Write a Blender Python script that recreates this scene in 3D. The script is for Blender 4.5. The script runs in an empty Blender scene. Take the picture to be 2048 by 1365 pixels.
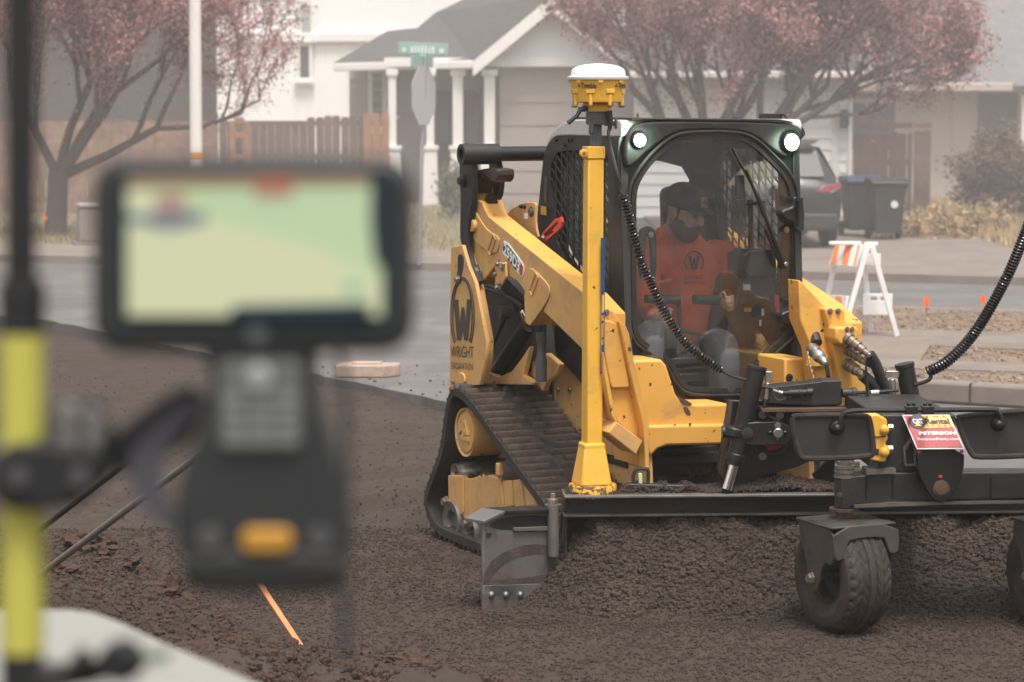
import bpy, bmesh, math, random
import numpy as np
from mathutils import Vector, Matrix, noise as mnoise
from mathutils.geometry import tessellate_polygon
random.seed(7); RNG = np.random.default_rng(7)
R = math.radians
SC = bpy.context.scene
COL = SC.collection

# ---------------- camera ----------------
FPX = 5000.0; HOR = 190.0; CAMH = 2.2
PITCH = math.atan((682.5 - HOR) / FPX)
cd = bpy.data.cameras.new('camera'); cam = bpy.data.objects.new('camera', cd); COL.objects.link(cam)
cam.location = (0, 0, CAMH); cam.rotation_euler = (math.pi/2 - PITCH, 0, 0)
cd.sensor_width = 36; cd.lens = 36 * FPX / 2048; cd.clip_start = 0.05; cd.clip_end = 800
cd.dof.use_dof = True; cd.dof.focus_distance = 11.0; cd.dof.aperture_fstop = 4.3
SC.camera = cam

# ---------------- light ----------------
SUN_EL, SUN_AZ = 68, 165      # azimuth measured clockwise from +Y
w = bpy.data.worlds.new('World'); SC.world = w; w.use_nodes = True
nt = w.node_tree; nt.nodes.clear()
sky = nt.nodes.new('ShaderNodeTexSky'); sky.sky_type = 'NISHITA'; sky.sun_disc = False
sky.sun_elevation = R(SUN_EL); sky.sun_rotation = R(SUN_AZ); sky.dust_density = 4; sky.air_density = 1.0
hs = nt.nodes.new('ShaderNodeHueSaturation'); hs.inputs['Saturation'].default_value = 0.12
tn = nt.nodes.new('ShaderNodeMixRGB'); tn.blend_type = 'MULTIPLY'; tn.inputs[0].default_value = 1; tn.inputs[2].default_value = (1.0, .965, .94, 1)
bg = nt.nodes.new('ShaderNodeBackground'); bg.inputs['Strength'].default_value = 0.12
wo = nt.nodes.new('ShaderNodeOutputWorld')
nt.links.new(sky.outputs[0], hs.inputs['Color']); nt.links.new(hs.outputs[0], tn.inputs[1]); nt.links.new(tn.outputs[0], bg.inputs[0]); nt.links.new(bg.outputs[0], wo.inputs[0])
sl = bpy.data.lights.new('sun', 'SUN'); sl.energy = 1.5; sl.angle = R(15); sl.color = (1, .94, .87)
so = bpy.data.objects.new('sun', sl); COL.objects.link(so)
sd = Vector((math.sin(R(SUN_AZ))*math.cos(R(SUN_EL)), math.cos(R(SUN_AZ))*math.cos(R(SUN_EL)), math.sin(R(SUN_EL))))
so.rotation_euler = sd.to_track_quat('Z', 'Y').to_euler()
SC.view_settings.view_transform = 'Standard'; SC.view_settings.look = 'None'
SC.view_settings.exposure = 0.98; SC.view_settings.gamma = 1
SC.render.engine = 'CYCLES'

# ---------------- helpers ----------------
CR = cam.rotation_euler.to_matrix()
def ray(px, py):
    return CR @ Vector(((px-1024)/FPX, -(py-682.5)/FPX, -1.0))
class Fr:
    """a local frame; x right, y away from the viewer, z up. Photo measurements are read off on its planes."""
    def __init__(s, origin, yaw):
        s.o = Vector(origin); s.yaw = yaw
        s.inv = Matrix.Rotation(-yaw, 3, 'Z')
        s.c = s.inv @ (Vector((0, 0, CAMH)) - s.o)
    def _hit(s, px, py, ax, val):
        d = s.inv @ ray(px, py); t = (val - s.c[ax]) / d[ax]
        return s.c + d*t
    def F(s, p, y): return s._hit(p[0], p[1], 1, y)
    def S(s, p, x): return s._hit(p[0], p[1], 0, x)
    def T(s, p, z): return s._hit(p[0], p[1], 2, z)
    def world(s, v): return s.o + Matrix.Rotation(s.yaw, 3, 'Z') @ Vector(v)
WF = Fr((0, 0, 0), 0)
def crop(x0, y0, k): return lambda x, y: (x0 + x/k, y0 + y/k)
z1 = crop(840, 100, 2.73); z2 = crop(1200, 200, 2.73); z3 = crop(840, 560, 2.73); z4 = crop(1200, 640, 3.412)
z5 = crop(1560, 640, 3.412); z6 = crop(820, 760, 2.73); z7 = crop(1500, 960, 3.37)
def chaikin(p, it=1, closed=True):
    p = [Vector(q) for q in p]
    for _ in range(it):
        o = []; n = len(p)
        if not closed: o.append(p[0])
        for i in range(n if closed else n-1):
            a, b = p[i], p[(i+1) % n]; o += [a*.75+b*.25, a*.25+b*.75]
        if not closed: o.append(p[-1])
        p = o
    return p
def catmull(p, n=8):
    p = [Vector(q) for q in p]; o = []
    q = [p[0]*2-p[1]] + p + [p[-1]*2-p[-2]]
    for i in range(1, len(q)-2):
        for k in range(n):
            t = k/n; a, b, c, d = q[i-1:i+3]
            o.append(.5*((2*b)+(c-a)*t+(2*a-5*b+4*c-d)*t*t+(3*b-a-3*c+d)*t**3))
    o.append(p[-1]); return o
class MB:
    def __init__(s): s.v = []; s.f = []; s.mi = []; s.marks = []
    def add(s, vs, fs, m=0):
        o = len(s.v); s.v += [tuple(v) for v in vs]; s.f += [tuple(i+o for i in f) for f in fs]; s.mi += [m]*len(fs); return s
    def box(s, c, sz, rot=None, m=0):
        c = Vector(c); h = [q/2 for q in sz]
        vs = [Vector((x*h[0], y*h[1], z*h[2])) for x in (-1, 1) for y in (-1, 1) for z in (-1, 1)]
        if rot is not None: vs = [rot @ v for v in vs]
        return s.add([c+v for v in vs], [(0,1,3,2),(4,6,7,5),(0,4,5,1),(2,3,7,6),(0,2,6,4),(1,5,7,3)], m)
    def prism(s, pts, off, m=0, ms=None, holes=()):
        pts = [Vector(p) for p in pts]; off = Vector(off); ms = m if ms is None else ms
        loops = [pts] + [[Vector(p) for p in h] for h in holes]
        flat = [p for l in loops for p in l]; n = len(flat)
        if holes: tri = tessellate_polygon(loops); a = [tuple(t) for t in tri]
        else: a = [tuple(range(n))]
        vs = flat + [p+off for p in flat]
        s.add(vs, a + [tuple(i+n for i in reversed(t)) for t in a], m)
        o = len(s.v) - 2*n; b = 0; fs = []
        for l in loops:
            k = len(l)
            for i in range(k): fs.append((o+b+i, o+b+(i+1) % k, o+n+b+(i+1) % k, o+n+b+i))
            b += k
        s.f += fs; s.mi += [ms]*len(fs); return s
    def tube(s, path, r, n=10, m=0, caps=True):
        path = [Vector(p) for p in path]; k = len(path)
        rs = r if isinstance(r, (list, tuple)) else [r]*k
        vs = []; up = None
        for i, p in enumerate(path):
            t = (path[min(i+1, k-1)] - path[max(i-1, 0)])
            t = t.normalized() if t.length > 1e-9 else Vector((0, 0, 1))
            if up is None: up = t.orthogonal().normalized()
            else:
                up = up - t*up.dot(t); up = up.normalized() if up.length > 1e-6 else t.orthogonal().normalized()
            b = t.cross(up)
            for j in range(n):
                a = 2*math.pi*j/n; vs.append(p + (up*math.cos(a)+b*math.sin(a))*rs[i])
        fs = [(i*n+j, i*n+(j+1) % n, (i+1)*n+(j+1) % n, (i+1)*n+j) for i in range(k-1) for j in range(n)]
        if caps: fs += [tuple(reversed(range(n))), tuple(range((k-1)*n, k*n))]
        return s.add(vs, fs, m)
    def cyl(s, a, b, r, r2=None, n=20, m=0): return s.tube([a, b], [r, r if r2 is None else r2], n, m)
    def lathe(s, prof, o, axis=(0, 0, 1), n=28, m=0, caps=True):
        o = Vector(o); ax = Vector(axis).normalized(); u = ax.orthogonal().normalized(); b = ax.cross(u); vs = []
        for r, h in prof:
            for j in range(n):
                a = 2*math.pi*j/n; vs.append(o + ax*h + (u*math.cos(a)+b*math.sin(a))*r)
        k = len(prof); fs = [(i*n+j, i*n+(j+1) % n, (i+1)*n+(j+1) % n, (i+1)*n+j) for i in range(k-1) for j in range(n)]
        if caps: fs += [tuple(reversed(range(n))), tuple(range((k-1)*n, k*n))]
        return s.add(vs, fs, m)
    def ell(s, c, r, rot=None, nu=14, nv=9, m=0):
        c = Vector(c); vs = []
        r = (r, r, r) if isinstance(r, (int, float)) else r
        for i in range(nv+1):
            t = math.pi*i/nv
            for j in range(nu):
                a = 2*math.pi*j/nu; v = Vector((math.sin(t)*math.cos(a)*r[0], math.sin(t)*math.sin(a)*r[1], math.cos(t)*r[2]))
                if rot is not None: v = rot @ v
                vs.append(c+v)
        return s.add(vs, [(i*nu+j, i*nu+(j+1) % nu, (i+1)*nu+(j+1) % nu, (i+1)*nu+j) for i in range(nv) for j in range(nu)], m)
    def build(s, name, mats, parent=None, bevel=0, smooth=35, loc=None, seg=2):
        if name == 'bolts' and len(s.marks) > 1:      # every bolt becomes a part of its own
            mk = s.marks+[(len(s.v), len(s.f))]
            for (v0, f0), (v1, f1) in zip(mk[:-1], mk[1:]):
                q = MB(); q.v = s.v[v0:v1]; q.f = [tuple(i-v0 for i in f) for f in s.f[f0:f1]]; q.mi = s.mi[f0:f1]; o = q.build('bolt', mats, parent, bevel, smooth, loc)
            return o
        me = bpy.data.meshes.new(name); me.from_pydata(s.v, [], s.f)
        mats = mats if isinstance(mats, (list, tuple)) else [mats]
        for q in mats: me.materials.append(q)
        if len(mats) > 1: me.polygons.foreach_set('material_index', s.mi)
        bm = bmesh.new(); bm.from_mesh(me); bmesh.ops.remove_doubles(bm, verts=bm.verts, dist=1e-6)
        bmesh.ops.recalc_face_normals(bm, faces=bm.faces); bm.to_mesh(me); bm.free()
        if smooth:
            me.polygons.foreach_set('use_smooth', [True]*len(me.polygons)); me.set_sharp_from_angle(angle=R(smooth))
        o = bpy.data.objects.new(name, me); COL.objects.link(o)
        if parent: o.parent = parent
        if loc: o.location = loc
        if bevel:
            b = o.modifiers.new('bevel', 'BEVEL'); b.width = bevel; b.segments = seg; b.limit_method = 'ANGLE'; b.angle_limit = R(40); b.harden_normals = False
        return o
def npmesh(name, v, f, mats, parent=None, smooth=False, mi=None):
    """fast mesh from numpy arrays; f is (n,k)"""
    me = bpy.data.meshes.new(name); v = np.asarray(v, np.float32); f = np.asarray(f, np.int32)
    me.vertices.add(len(v)); me.vertices.foreach_set('co', v.ravel())
    k = f.shape[1]; me.loops.add(f.size); me.loops.foreach_set('vertex_index', f.ravel())
    me.polygons.add(len(f)); me.polygons.foreach_set('loop_start', np.arange(0, f.size, k, dtype=np.int32))
    mats = mats if isinstance(mats, (list, tuple)) else [mats]
    for q in mats: me.materials.append(q)
    me.update(calc_edges=True)
    if mi is not None: me.polygons.foreach_set('material_index', np.asarray(mi, np.int32))
    me.polygons.foreach_set('use_smooth', np.full(len(f), smooth))
    o = bpy.data.objects.new(name, me); COL.objects.link(o)
    if parent: o.parent = parent
    return o
def tag(o, label=None, cat=None, group=None, kind=None):
    for k, v in (('label', label), ('category', cat), ('group', group), ('kind', kind)):
        if v: o[k] = v
    return o
def empty(name, loc=(0, 0, 0), rz=0, label=None, cat=None, group=None):
    o = bpy.data.objects.new(name, None); COL.objects.link(o); o.location = loc; o.rotation_euler = (0, 0, rz)
    o.empty_display_size = .2
    return tag(o, label, cat, group)
def copy_tree(o, parent=None):
    c = o.copy(); COL.objects.link(c)
    if parent: c.parent = parent
    for ch in [q for q in bpy.data.objects if q.parent == o]: copy_tree(ch, c)
    return c
def text(name, s, p0, p1, p2, mat, parent, off=0.0, thick=.0006, out=None, sx=None):
    """lettering fitted to the parallelogram p0 (lower left) p1 (lower right) p2 (upper left)"""
    cu = bpy.data.curves.new(name, 'FONT'); cu.body = s; cu.size = 1; cu.offset = off; cu.extrude = 0; cu.resolution_u = 3
    o = bpy.data.objects.new(name, cu); COL.objects.link(o)
    me = bpy.data.meshes.new_from_object(o.evaluated_get(bpy.context.evaluated_depsgraph_get()))
    bpy.data.objects.remove(o)
    n = len(me.vertices); c = np.empty(n*3); me.vertices.foreach_get('co', c); c = c.reshape(-1, 3)
    mn = c.min(0); mx = c.max(0); t = (c-mn)/np.maximum(mx-mn, 1e-6)
    p0, p1, p2 = Vector(p0), Vector(p1), Vector(p2); a = p1-p0; b = p2-p0; nn = a.cross(b).normalized()
    if out is not None and nn.dot(Vector(out)) < 0: nn = -nn
    q = np.array(p0)[None]+t[:, :1]*np.array(a)[None]+t[:, 1:2]*np.array(b)[None]+np.array(nn)[None]*thick
    me.vertices.foreach_set('co', q.ravel()); me.materials.clear(); me.materials.append(mat); me.update()
    o = bpy.data.objects.new(name, me); COL.objects.link(o)
    if parent: o.parent = parent
    return o

# ---------------- materials ----------------
def mat(name, col, rough=.6, metal=0, spec=.5, dirt=None, dscale=6, damt=.5, bump=0, bscale=60, var=.0, vscale=3, emit=None, es=1, chips=None, coat=0, sharp=.12):
    m = bpy.data.materials.new(name); m.use_nodes = True; n = m.node_tree; b = n.nodes['Principled BSDF']
    b.inputs['Roughness'].default_value = rough; b.inputs['Metallic'].default_value = metal
    b.inputs['Specular IOR Level'].default_value = spec; b.inputs['Coat Weight'].default_value = coat
    tc = n.nodes.new('ShaderNodeTexCoord'); cur = None
    def noise(sc, det=5, rg=.6, dist=0):
        q = n.nodes.new('ShaderNodeTexNoise'); q.inputs['Scale'].default_value = sc; q.inputs['Detail'].default_value = det; q.inputs['Roughness'].default_value = rg
        q.inputs['Distortion'].default_value = dist
        n.links.new(tc.outputs['Object'], q.inputs['Vector']); return q
    def ramp(src, a, c):
        q = n.nodes.new('ShaderNodeMapRange'); q.inputs['From Min'].default_value = a; q.inputs['From Max'].default_value = c; q.clamp = True
        n.links.new(src, q.inputs['Value']); return q.outputs[0]
    def mix(fac, a, c):
        q = n.nodes.new('ShaderNodeMixRGB')
        if fac is not None: n.links.new(fac, q.inputs[0])
        for i, z in ((1, a), (2, c)):
            if isinstance(z, tuple): q.inputs[i].default_value = (*z[:3], 1)
            else: n.links.new(z, q.inputs[i])
        return q.outputs[0]
    cur = tuple(col)
    if var:
        q = noise(vscale, 8, .65); f = ramp(q.outputs['Fac'], .3, .7)
        cur = mix(f, tuple(c*(1-var) for c in col), tuple(min(1, c*(1+var)) for c in col))
    if dirt:
        q = noise(dscale, 9, .68, .6); f = ramp(q.outputs['Fac'], .72-damt*.5-sharp*0, .72-damt*.5+sharp*2.2)
        cur = mix(f, cur, tuple(dirt))
    if chips:
        q = noise(26, 5, .55, .3); f = ramp(q.outputs['Fac'], chips[1], chips[1]+.015)
        cur = mix(f, cur, tuple(chips[0]))
    if isinstance(cur, tuple): b.inputs['Base Color'].default_value = (*cur[:3], 1)
    else: n.links.new(cur, b.inputs['Base Color'])
    if dirt or var:
        q = noise(dscale*3, 6, .6); f = n.nodes.new('ShaderNodeMapRange'); f.inputs['To Min'].default_value = max(0, rough-.12); f.inputs['To Max'].default_value = min(1, rough+.18)
        n.links.new(q.outputs['Fac'], f.inputs['Value']); n.links.new(f.outputs[0], b.inputs['Roughness'])
    if bump:
        q = noise(bscale, 6, .6); bp = n.nodes.new('ShaderNodeBump'); bp.inputs['Strength'].default_value = bump; bp.inputs['Distance'].default_value = .01
        n.links.new(q.outputs['Fac'], bp.inputs['Height']); n.links.new(bp.outputs[0], b.inputs['Normal'])
    if emit:
        b.inputs['Emission Color'].default_value = (*emit, 1); b.inputs['Emission Strength'].default_value = es
    return m
def glassmat(name, tint=(.8,.85,.85), refl=.12, dust=.08, dustcol=(.5,.48,.45)):
    m = bpy.data.materials.new(name); m.use_nodes = True; n = m.node_tree; n.nodes.clear()
    tr = n.nodes.new('ShaderNodeBsdfTransparent'); tr.inputs[0].default_value = (*tint, 1)
    gl = n.nodes.new('ShaderNodeBsdfGlossy'); gl.inputs['Roughness'].default_value = .02; gl.inputs[0].default_value = (1, 1, 1, 1)
    df = n.nodes.new('ShaderNodeBsdfDiffuse'); df.inputs[0].default_value = (*dustcol, 1)
    fr = n.nodes.new('ShaderNodeLayerWeight'); fr.inputs[0].default_value = .25
    ad = n.nodes.new('ShaderNodeMath'); ad.operation = 'MULTIPLY_ADD'; ad.inputs[1].default_value = .7; ad.inputs[2].default_value = refl
    m1 = n.nodes.new('ShaderNodeMixShader'); m2 = n.nodes.new('ShaderNodeMixShader')
    tc = n.nodes.new('ShaderNodeTexCoord'); nz = n.nodes.new('ShaderNodeTexNoise'); nz.inputs['Scale'].default_value = 9; nz.inputs['Detail'].default_value = 8; nz.inputs['Roughness'].default_value = .7
    mp = n.nodes.new('ShaderNodeMapRange'); mp.inputs['From Min'].default_value = .35; mp.inputs['From Max'].default_value = .75; mp.inputs['To Min'].default_value = dust*.4; mp.inputs['To Max'].default_value = dust*2
    o = n.nodes.new('ShaderNodeOutputMaterial'); L = n.links.new
    L(tc.outputs['Object'], nz.inputs['Vector']); L(nz.outputs['Fac'], mp.inputs['Value'])
    L(fr.outputs['Facing'], ad.inputs[0]); L(ad.outputs[0], m1.inputs[0]); L(tr.outputs[0], m1.inputs[1]); L(gl.outputs[0], m1.inputs[2])
    L(mp.outputs[0], m2.inputs[0]); L(m1.outputs[0], m2.inputs[1]); L(df.outputs[0], m2.inputs[2]); L(m2.outputs[0], o.inputs[0])
    return m
DUST = (.17, .115, .085)
M = {}
M['yellow'] = mat('yellow_paint', (.72, .38, .08), .42, dirt=(.42, .25, .11), dscale=5, damt=.38, var=.06, chips=((.05, .03, .02), .665), bump=.05, bscale=40)
M['yellow_side'] = mat('dusty_shaded_yellow_paint', (.60, .345, .115), .6, dirt=(.40, .26, .15), dscale=7, damt=.5, var=.08, chips=((.09, .055, .035), .68), bump=.05)  # same yellow, with side-face shade and dust both put into the colour
M['yellow_clean'] = mat('clean_yellow_paint', (.80, .44, .055), .38, dirt=(.50, .30, .09), dscale=9, damt=.33, chips=((.12, .07, .04), .69), var=.04)
M['yellow_worn'] = mat('worn_yellow_paint', (.78, .42, .04), .5, dirt=(.09, .06, .04), dscale=38, damt=.47, sharp=.03, bump=.2)
M['black'] = mat('black_paint', (.008, .008, .009), .42, dirt=(.022, .019, .016), dscale=6, damt=.4, var=.2, bump=.05)
M['black_dusty'] = mat('dusty_black_paint', (.012, .0125, .013), .5, dirt=(.032, .027, .023), dscale=7, damt=.6, var=.2, bump=.08)
M['cabgrey'] = mat('charcoal_cab_paint', (.030, .028, .027), .5, dirt=(.055, .046, .038), dscale=8, damt=.35, var=.12)
M['roofgrey'] = mat('grey_roof_plastic', (.50, .49, .48), .5, dirt=(.28, .25, .22), dscale=6, damt=.35)
M['rubber'] = mat('track_rubber', (.014, .012, .011), .85, dirt=(.040, .030, .024), dscale=9, damt=.75, bump=.4, bscale=70)
M['rubber_mud'] = mat('muddy_rubber', (.052, .038, .030), .9, dirt=(.10, .076, .060), dscale=14, damt=.6, bump=.5, bscale=90)
M['hose'] = mat('black_hose', (.02, .02, .02), .5, dirt=(.06, .048, .04), dscale=20, damt=.35)
M['coil'] = mat('glossy_black_cable', (.008, .008, .008), .22)
M['steel'] = mat('bare_steel', (.42, .40, .38), .35, 1, dirt=(.14, .10, .075), dscale=15, damt=.35)
M['chrome'] = mat('chrome_rod', (.85, .85, .86), .12, 1)
M['brass'] = mat('dull_plated_steel', (.27, .22, .175), .45, .6, dirt=(.13, .09, .07), dscale=25, damt=.5)
M['rust'] = mat('rusty_steel', (.10, .055, .036), .8, dirt=(.04, .03, .024), dscale=22, damt=.5, bump=.3)
M['scraped'] = mat('scraped_steel', (.17, .155, .14), .5, .3, dirt=(.032, .027, .023), dscale=3.2, damt=.5, var=.15, bump=.1)
M['red'] = mat('red_plastic', (.55, .05, .025), .5, dirt=(.25, .06, .04), dscale=10, damt=.35)
M['white_plastic'] = mat('white_plastic', (.82, .82, .8), .35)
M['greymetal'] = mat('grey_metal', (.10, .10, .105), .5, .3, dirt=(.16, .14, .12), dscale=14, damt=.35)
M['glass'] = glassmat('cab_glass', (.93, .95, .95), .035, .02)
M['glass2'] = glassmat('side_glass', (.45, .55, .52), .10, .38, (.26, .32, .29))
M['led'] = mat('led_lamp', (1, 1, 1), .4, emit=(.86, 1, .88), es=45)
M['tyre'] = mat('dusty_tyre_rubber', (.030, .024, .020), .85, dirt=(.062, .047, .038), dscale=12, damt=.55, bump=.3, bscale=90)
M['forksteel'] = mat('dirty_fork_steel', (.065, .058, .052), .6, .2, dirt=(.035, .027, .022), dscale=9, damt=.5, var=.2)
M['ink'] = mat('black_print', (.02, .02, .022), .5)
M['inkwhite'] = mat('white_print', (.8, .8, .8), .5)
M['soil'] = mat('soil', (.043, .029, .021), .95, dirt=(.078, .056, .043), dscale=1.1, damt=.42, sharp=.3, bump=.9, bscale=45, var=.25, vscale=9)
M['clod'] = mat('soil_clods', (.043, .029, .021), .95, dirt=(.078, .056, .043), dscale=1.3, damt=.45, bump=.6, bscale=160, var=.35, vscale=30)
# ---------------- noise on arrays ----------------
def vnoise(x, y, seed=0):
    xi = np.floor(x).astype(np.int64); yi = np.floor(y).astype(np.int64); fx = x-xi; fy = y-yi
    fx = fx*fx*(3-2*fx); fy = fy*fy*(3-2*fy)
    def h(a, b):
        n = (a*374761393 + b*668265263 + seed*982451653) & 0xffffffff
        n = ((n ^ (n >> 13))*1274126177) & 0xffffffff
        return ((n ^ (n >> 16)) & 0xffff)/65535.0
    return (h(xi, yi)*(1-fx)+h(xi+1, yi)*fx)*(1-fy)+(h(xi, yi+1)*(1-fx)+h(xi+1, yi+1)*fx)*fy
def fbm(x, y, oct=5, seed=0, g=.5):
    s = 0; a = 1; t = 0
    for i in range(oct): s = s+a*vnoise(x*2**i, y*2**i, seed+i); t += a; a *= g
    return s/t - .5
def sstep(a, b, x):
    t = np.clip((x-a)/(b-a), 0, 1); return t*t*(3-2*t)
def seg_side(x, y, pts):
    """signed distance to a polyline, positive to its left (seen walking along it)"""
    best = np.full(np.shape(x), 1e9); sg = np.ones(np.shape(x))
    for (ax, ay), (bx, by) in zip(pts[:-1], pts[1:]):
        dx, dy = bx-ax, by-ay; L = math.hypot(dx, dy); t = np.clip(((x-ax)*dx+(y-ay)*dy)/L/L, 0, 1)
        d = np.hypot(x-ax-t*dx, y-ay-t*dy); c = (dx*(y-ay)-dy*(x-ax))
        m = d < best; best = np.where(m, d, best); sg = np.where(m, np.sign(c), sg)
    return best*sg
bankline = [tuple(WF.T(p, 0)[:2]) for p in ((-500, 1080), (90, 1112), (270, 1130), (420, 1245), (580, 1310), (850, 1340), (1050, 1385), (1500, 1500))]
BL0 = WF.T((1010, 1240), 0)
def height(x, y):
    h = .012*fbm(x*1.3, y*1.3, 4, 3)+.02*fbm(x*6, y*6, 3, 11)+.014*fbm(x*26, y*26, 3, 5)
    # dug bank at lower left
    d = -seg_side(x, y, bankline)
    n = fbm(x*2.6, y*2.6, 5, 21, .6)
    b = np.clip(d+.12*n, 0, 9)
    near = .115*b+.11*sstep(0, .28, b)*(.8+1.4*n)+.09*sstep(.05, .3, b)*fbm(x*9, y*9, 4, 31)
    h = h+near
    # windrow of soil pushed by the blade, x 0 .. 3.4
    xc = np.clip((x+.04)/.28, 0, 1)
    foot = 10.34+.26*fbm(x*1.6, x*0, 4, 44)+.30*(1-sstep(-.1, .45, x))
    tt = np.clip((y-foot+.10*n)/.52, 0, 1); prof = (.75*tt+.25*tt*tt*(3-2*tt))*(1-sstep(10.93, 11.05, y))
    hh = .33+.05*fbm(x*1.7, x*0+3, 3, 51)-.12*sstep(2.0, 2.9, x)
    pile = hh*prof*sstep(-.12, .42, x)*(1-sstep(3.6, 3.9, x))
    h = h+.03*np.abs(np.sin(y*9+x*.7+2*fbm(x*.8, y*2, 3, 91)))*sstep(8, 8.6, y)*(1-sstep(9.9, 10.4, y))*fbm(x*.9, y*7, 3, 92)
    # cleat prints left where the machine has turned
    for (tx, ty, ta) in ((-1.35, 12.6, .9), (-2.3, 13.5, .55)):
        lx = (x-tx)*math.cos(ta)+(y-ty)*math.sin(ta); ly = -(x-tx)*math.sin(ta)+(y-ty)*math.cos(ta)
        mk = (1-sstep(.16, .21, np.abs(ly)))*(1-sstep(2.2, 3.2, np.abs(lx)))*(.5+.9*vnoise(x*2, y*2, 8)); h = h+mk*(-.018+.014*np.sin(lx*6.283/.075))
    h = h+pile*(1+.35*fbm(x*8, y*8, 3, 61))+.02*fbm(x*30, y*30, 3, 71)*sstep(0, .06, pile)
    # low tracks and windrows further left
    h = h+.05*sstep(.0, .5, fbm(x*.5+3, y*.9, 3, 81)+.2)*sstep(13, 16, y)*(1-sstep(25, 30, y))
    return h*(1-sstep(30, 45, y))
def axis(a, b, fa, fb, n, nc):
    f = np.linspace(fa, fb, n); c1 = fa-(fa-a)*np.linspace(1, 0, nc, endpoint=False)**2.2; c2 = fb+(b-fb)*np.linspace(0, 1, nc+1)[1:]**2.2
    return np.concatenate([c1, f, c2])
gx = axis(-95, 95, -3.2, 3.6, 470, 40); gy1 = np.linspace(9.0, 12.5, 320, endpoint=False); gy2 = np.linspace(12.5, 26, 330)
gy = np.concatenate([-8+17*np.linspace(0, 1, 60, endpoint=False)**.8, gy1, gy2, 26+134*np.linspace(0, 1, 41)[1:]**1.8])
GX, GY = np.meshgrid(gx, gy); GZ = height(GX, GY)
GZ = np.where(GY > 45, -.02, GZ)
nx, ny = len(gx), len(gy); idx = np.arange(nx*ny).reshape(ny, nx)
F4 = np.stack([idx[:-1, :-1], idx[:-1, 1:], idx[1:, 1:], idx[1:, :-1]], -1).reshape(-1, 4)
tag(npmesh('ground', np.stack([GX, GY, GZ], -1).reshape(-1, 3), F4, M['soil'], smooth=True), kind='structure')

def clods(name, pos, rad, material, seed=1):
    """irregular little lumps, all one mesh of stuff"""
    ico = bmesh.new(); bmesh.ops.create_icosphere(ico, subdivisions=1, radius=1); bv = np.array([v.co[:] for v in ico.verts]); bf = np.array([[v.index for v in f.verts] for f in ico.faces]); ico.free()
    g = np.random.default_rng(seed); n = len(pos)
    sc = g.uniform(.6, 1.25, (n, 1, 3))*rad[:, None, None]; an = g.uniform(0, 6.28, n); c, s = np.cos(an), np.sin(an)
    v = bv[None]*g.uniform(.72, 1.28, (n, len(bv), 1))*sc
    vx = v[..., 0]*c[:, None]-v[..., 1]*s[:, None]; vy = v[..., 0]*s[:, None]+v[..., 1]*c[:, None]
    v = np.stack([vx, vy, v[..., 2]], -1)+pos[:, None]
    f = bf[None]+(np.arange(n)*len(bv))[:, None, None]
    return npmesh(name, v.reshape(-1, 3), f.reshape(-1, 3), material)
def scatter(n, x0, x1, y0, y1, rmin, rmax, pw=2.5, keep=None):
    x = RNG.uniform(x0, x1, n); y = RNG.uniform(y0, y1, n)
    if keep is not None: k = keep(x, y); x, y = x[k], y[k]
    r = rmin+(rmax-rmin)*RNG.random(len(x))**pw
    return np.stack([x, y, height(x, y)+r*.25], -1), r
inview = lambda x, y: (np.abs(x)/y < .222)
onbank = lambda x, y: (-seg_side(x, y, bankline) > -.1) & inview(x, y)
P1, r1 = scatter(36000, -.3, 2.75, 10.0, 10.95, .004, .017, 2.2, lambda x, y: inview(x, y) & (RNG.random(len(x)) < sstep(10.0, 10.55, y)*sstep(-.3, .3, x)))
r1 *= np.clip((P1[:, 1]-10.05)/.35, .35, 1)
P2, r2 = scatter(62000, -2.4, 2.6, 9.1, 12.6, .003, .010, 3, inview)
P3, r3 = scatter(22000, -2.6, .3, 7.5, 12.3, .004, .020, 3.5, onbank)
P4, r4 = scatter(16000, -4.4, 2.4, 12.3, 21, .003, .009, 3, lambda x, y: inview(x, y) & (RNG.random(len(x)) < (21.5-y)/9))
tag(clods('gravel', np.concatenate([P1, P2, P4]), np.concatenate([r1, r2, r4]), M['clod']), kind='stuff')
M['earth'] = mat('red_brown_earth', (.060, .033, .022), .95, dirt=(.034, .024, .019), dscale=9, damt=.5, bump=.8, bscale=50, var=.3)
tag(clods('bank_soil', P3, r3, M['earth'], 2), kind='stuff')
# bigger broken lumps in the dug bank
bk = [((190, 1140), .09), ((330, 1170), .085), ((120, 1180), .06), ((420, 1225), .05), ((250, 1150), .05), ((480, 1290), .05), ((820, 1345), .07), ((700, 1335), .05)]
for i, (p, r) in enumerate(bk):
    c = WF.T(p, .06); bm = bmesh.new(); bmesh.ops.create_icosphere(bm, subdivisions=4, radius=r)
    for v in bm.verts:
        q = v.co/r*1.3+Vector((i*7, 0, 0)); v.co *= 1+.55*mnoise.fractal(q, .6, 2.2, 6); v.co.z *= .7; v.co.x *= 1.25
    me = bpy.data.meshes.new('earth_clod'); bm.to_mesh(me); bm.free(); me.materials.append(M['earth'])
    o = bpy.data.objects.new('earth_clod', me); COL.objects.link(o); o.location = (c.x, c.y, .015+float(height(np.array(c.x), np.array(c.y))))
    LB = ['large brown earth clod beside the left rod on the dug bank', 'rounded earth clod left of the controller base, on the bank', 'small earth clod next to the yellow survey pole', 'flat earth clod below the controller on the bank edge',
          'earth clod wedged between the two large clods by the rods', 'earth clod on the bank above the pale concrete', 'brown clod right of the wooden stake at the picture foot', 'small clod between the stake and the rightmost clod']
    tag(o, LB[i], 'earth clod', 'clods of earth on the dug bank')

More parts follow.
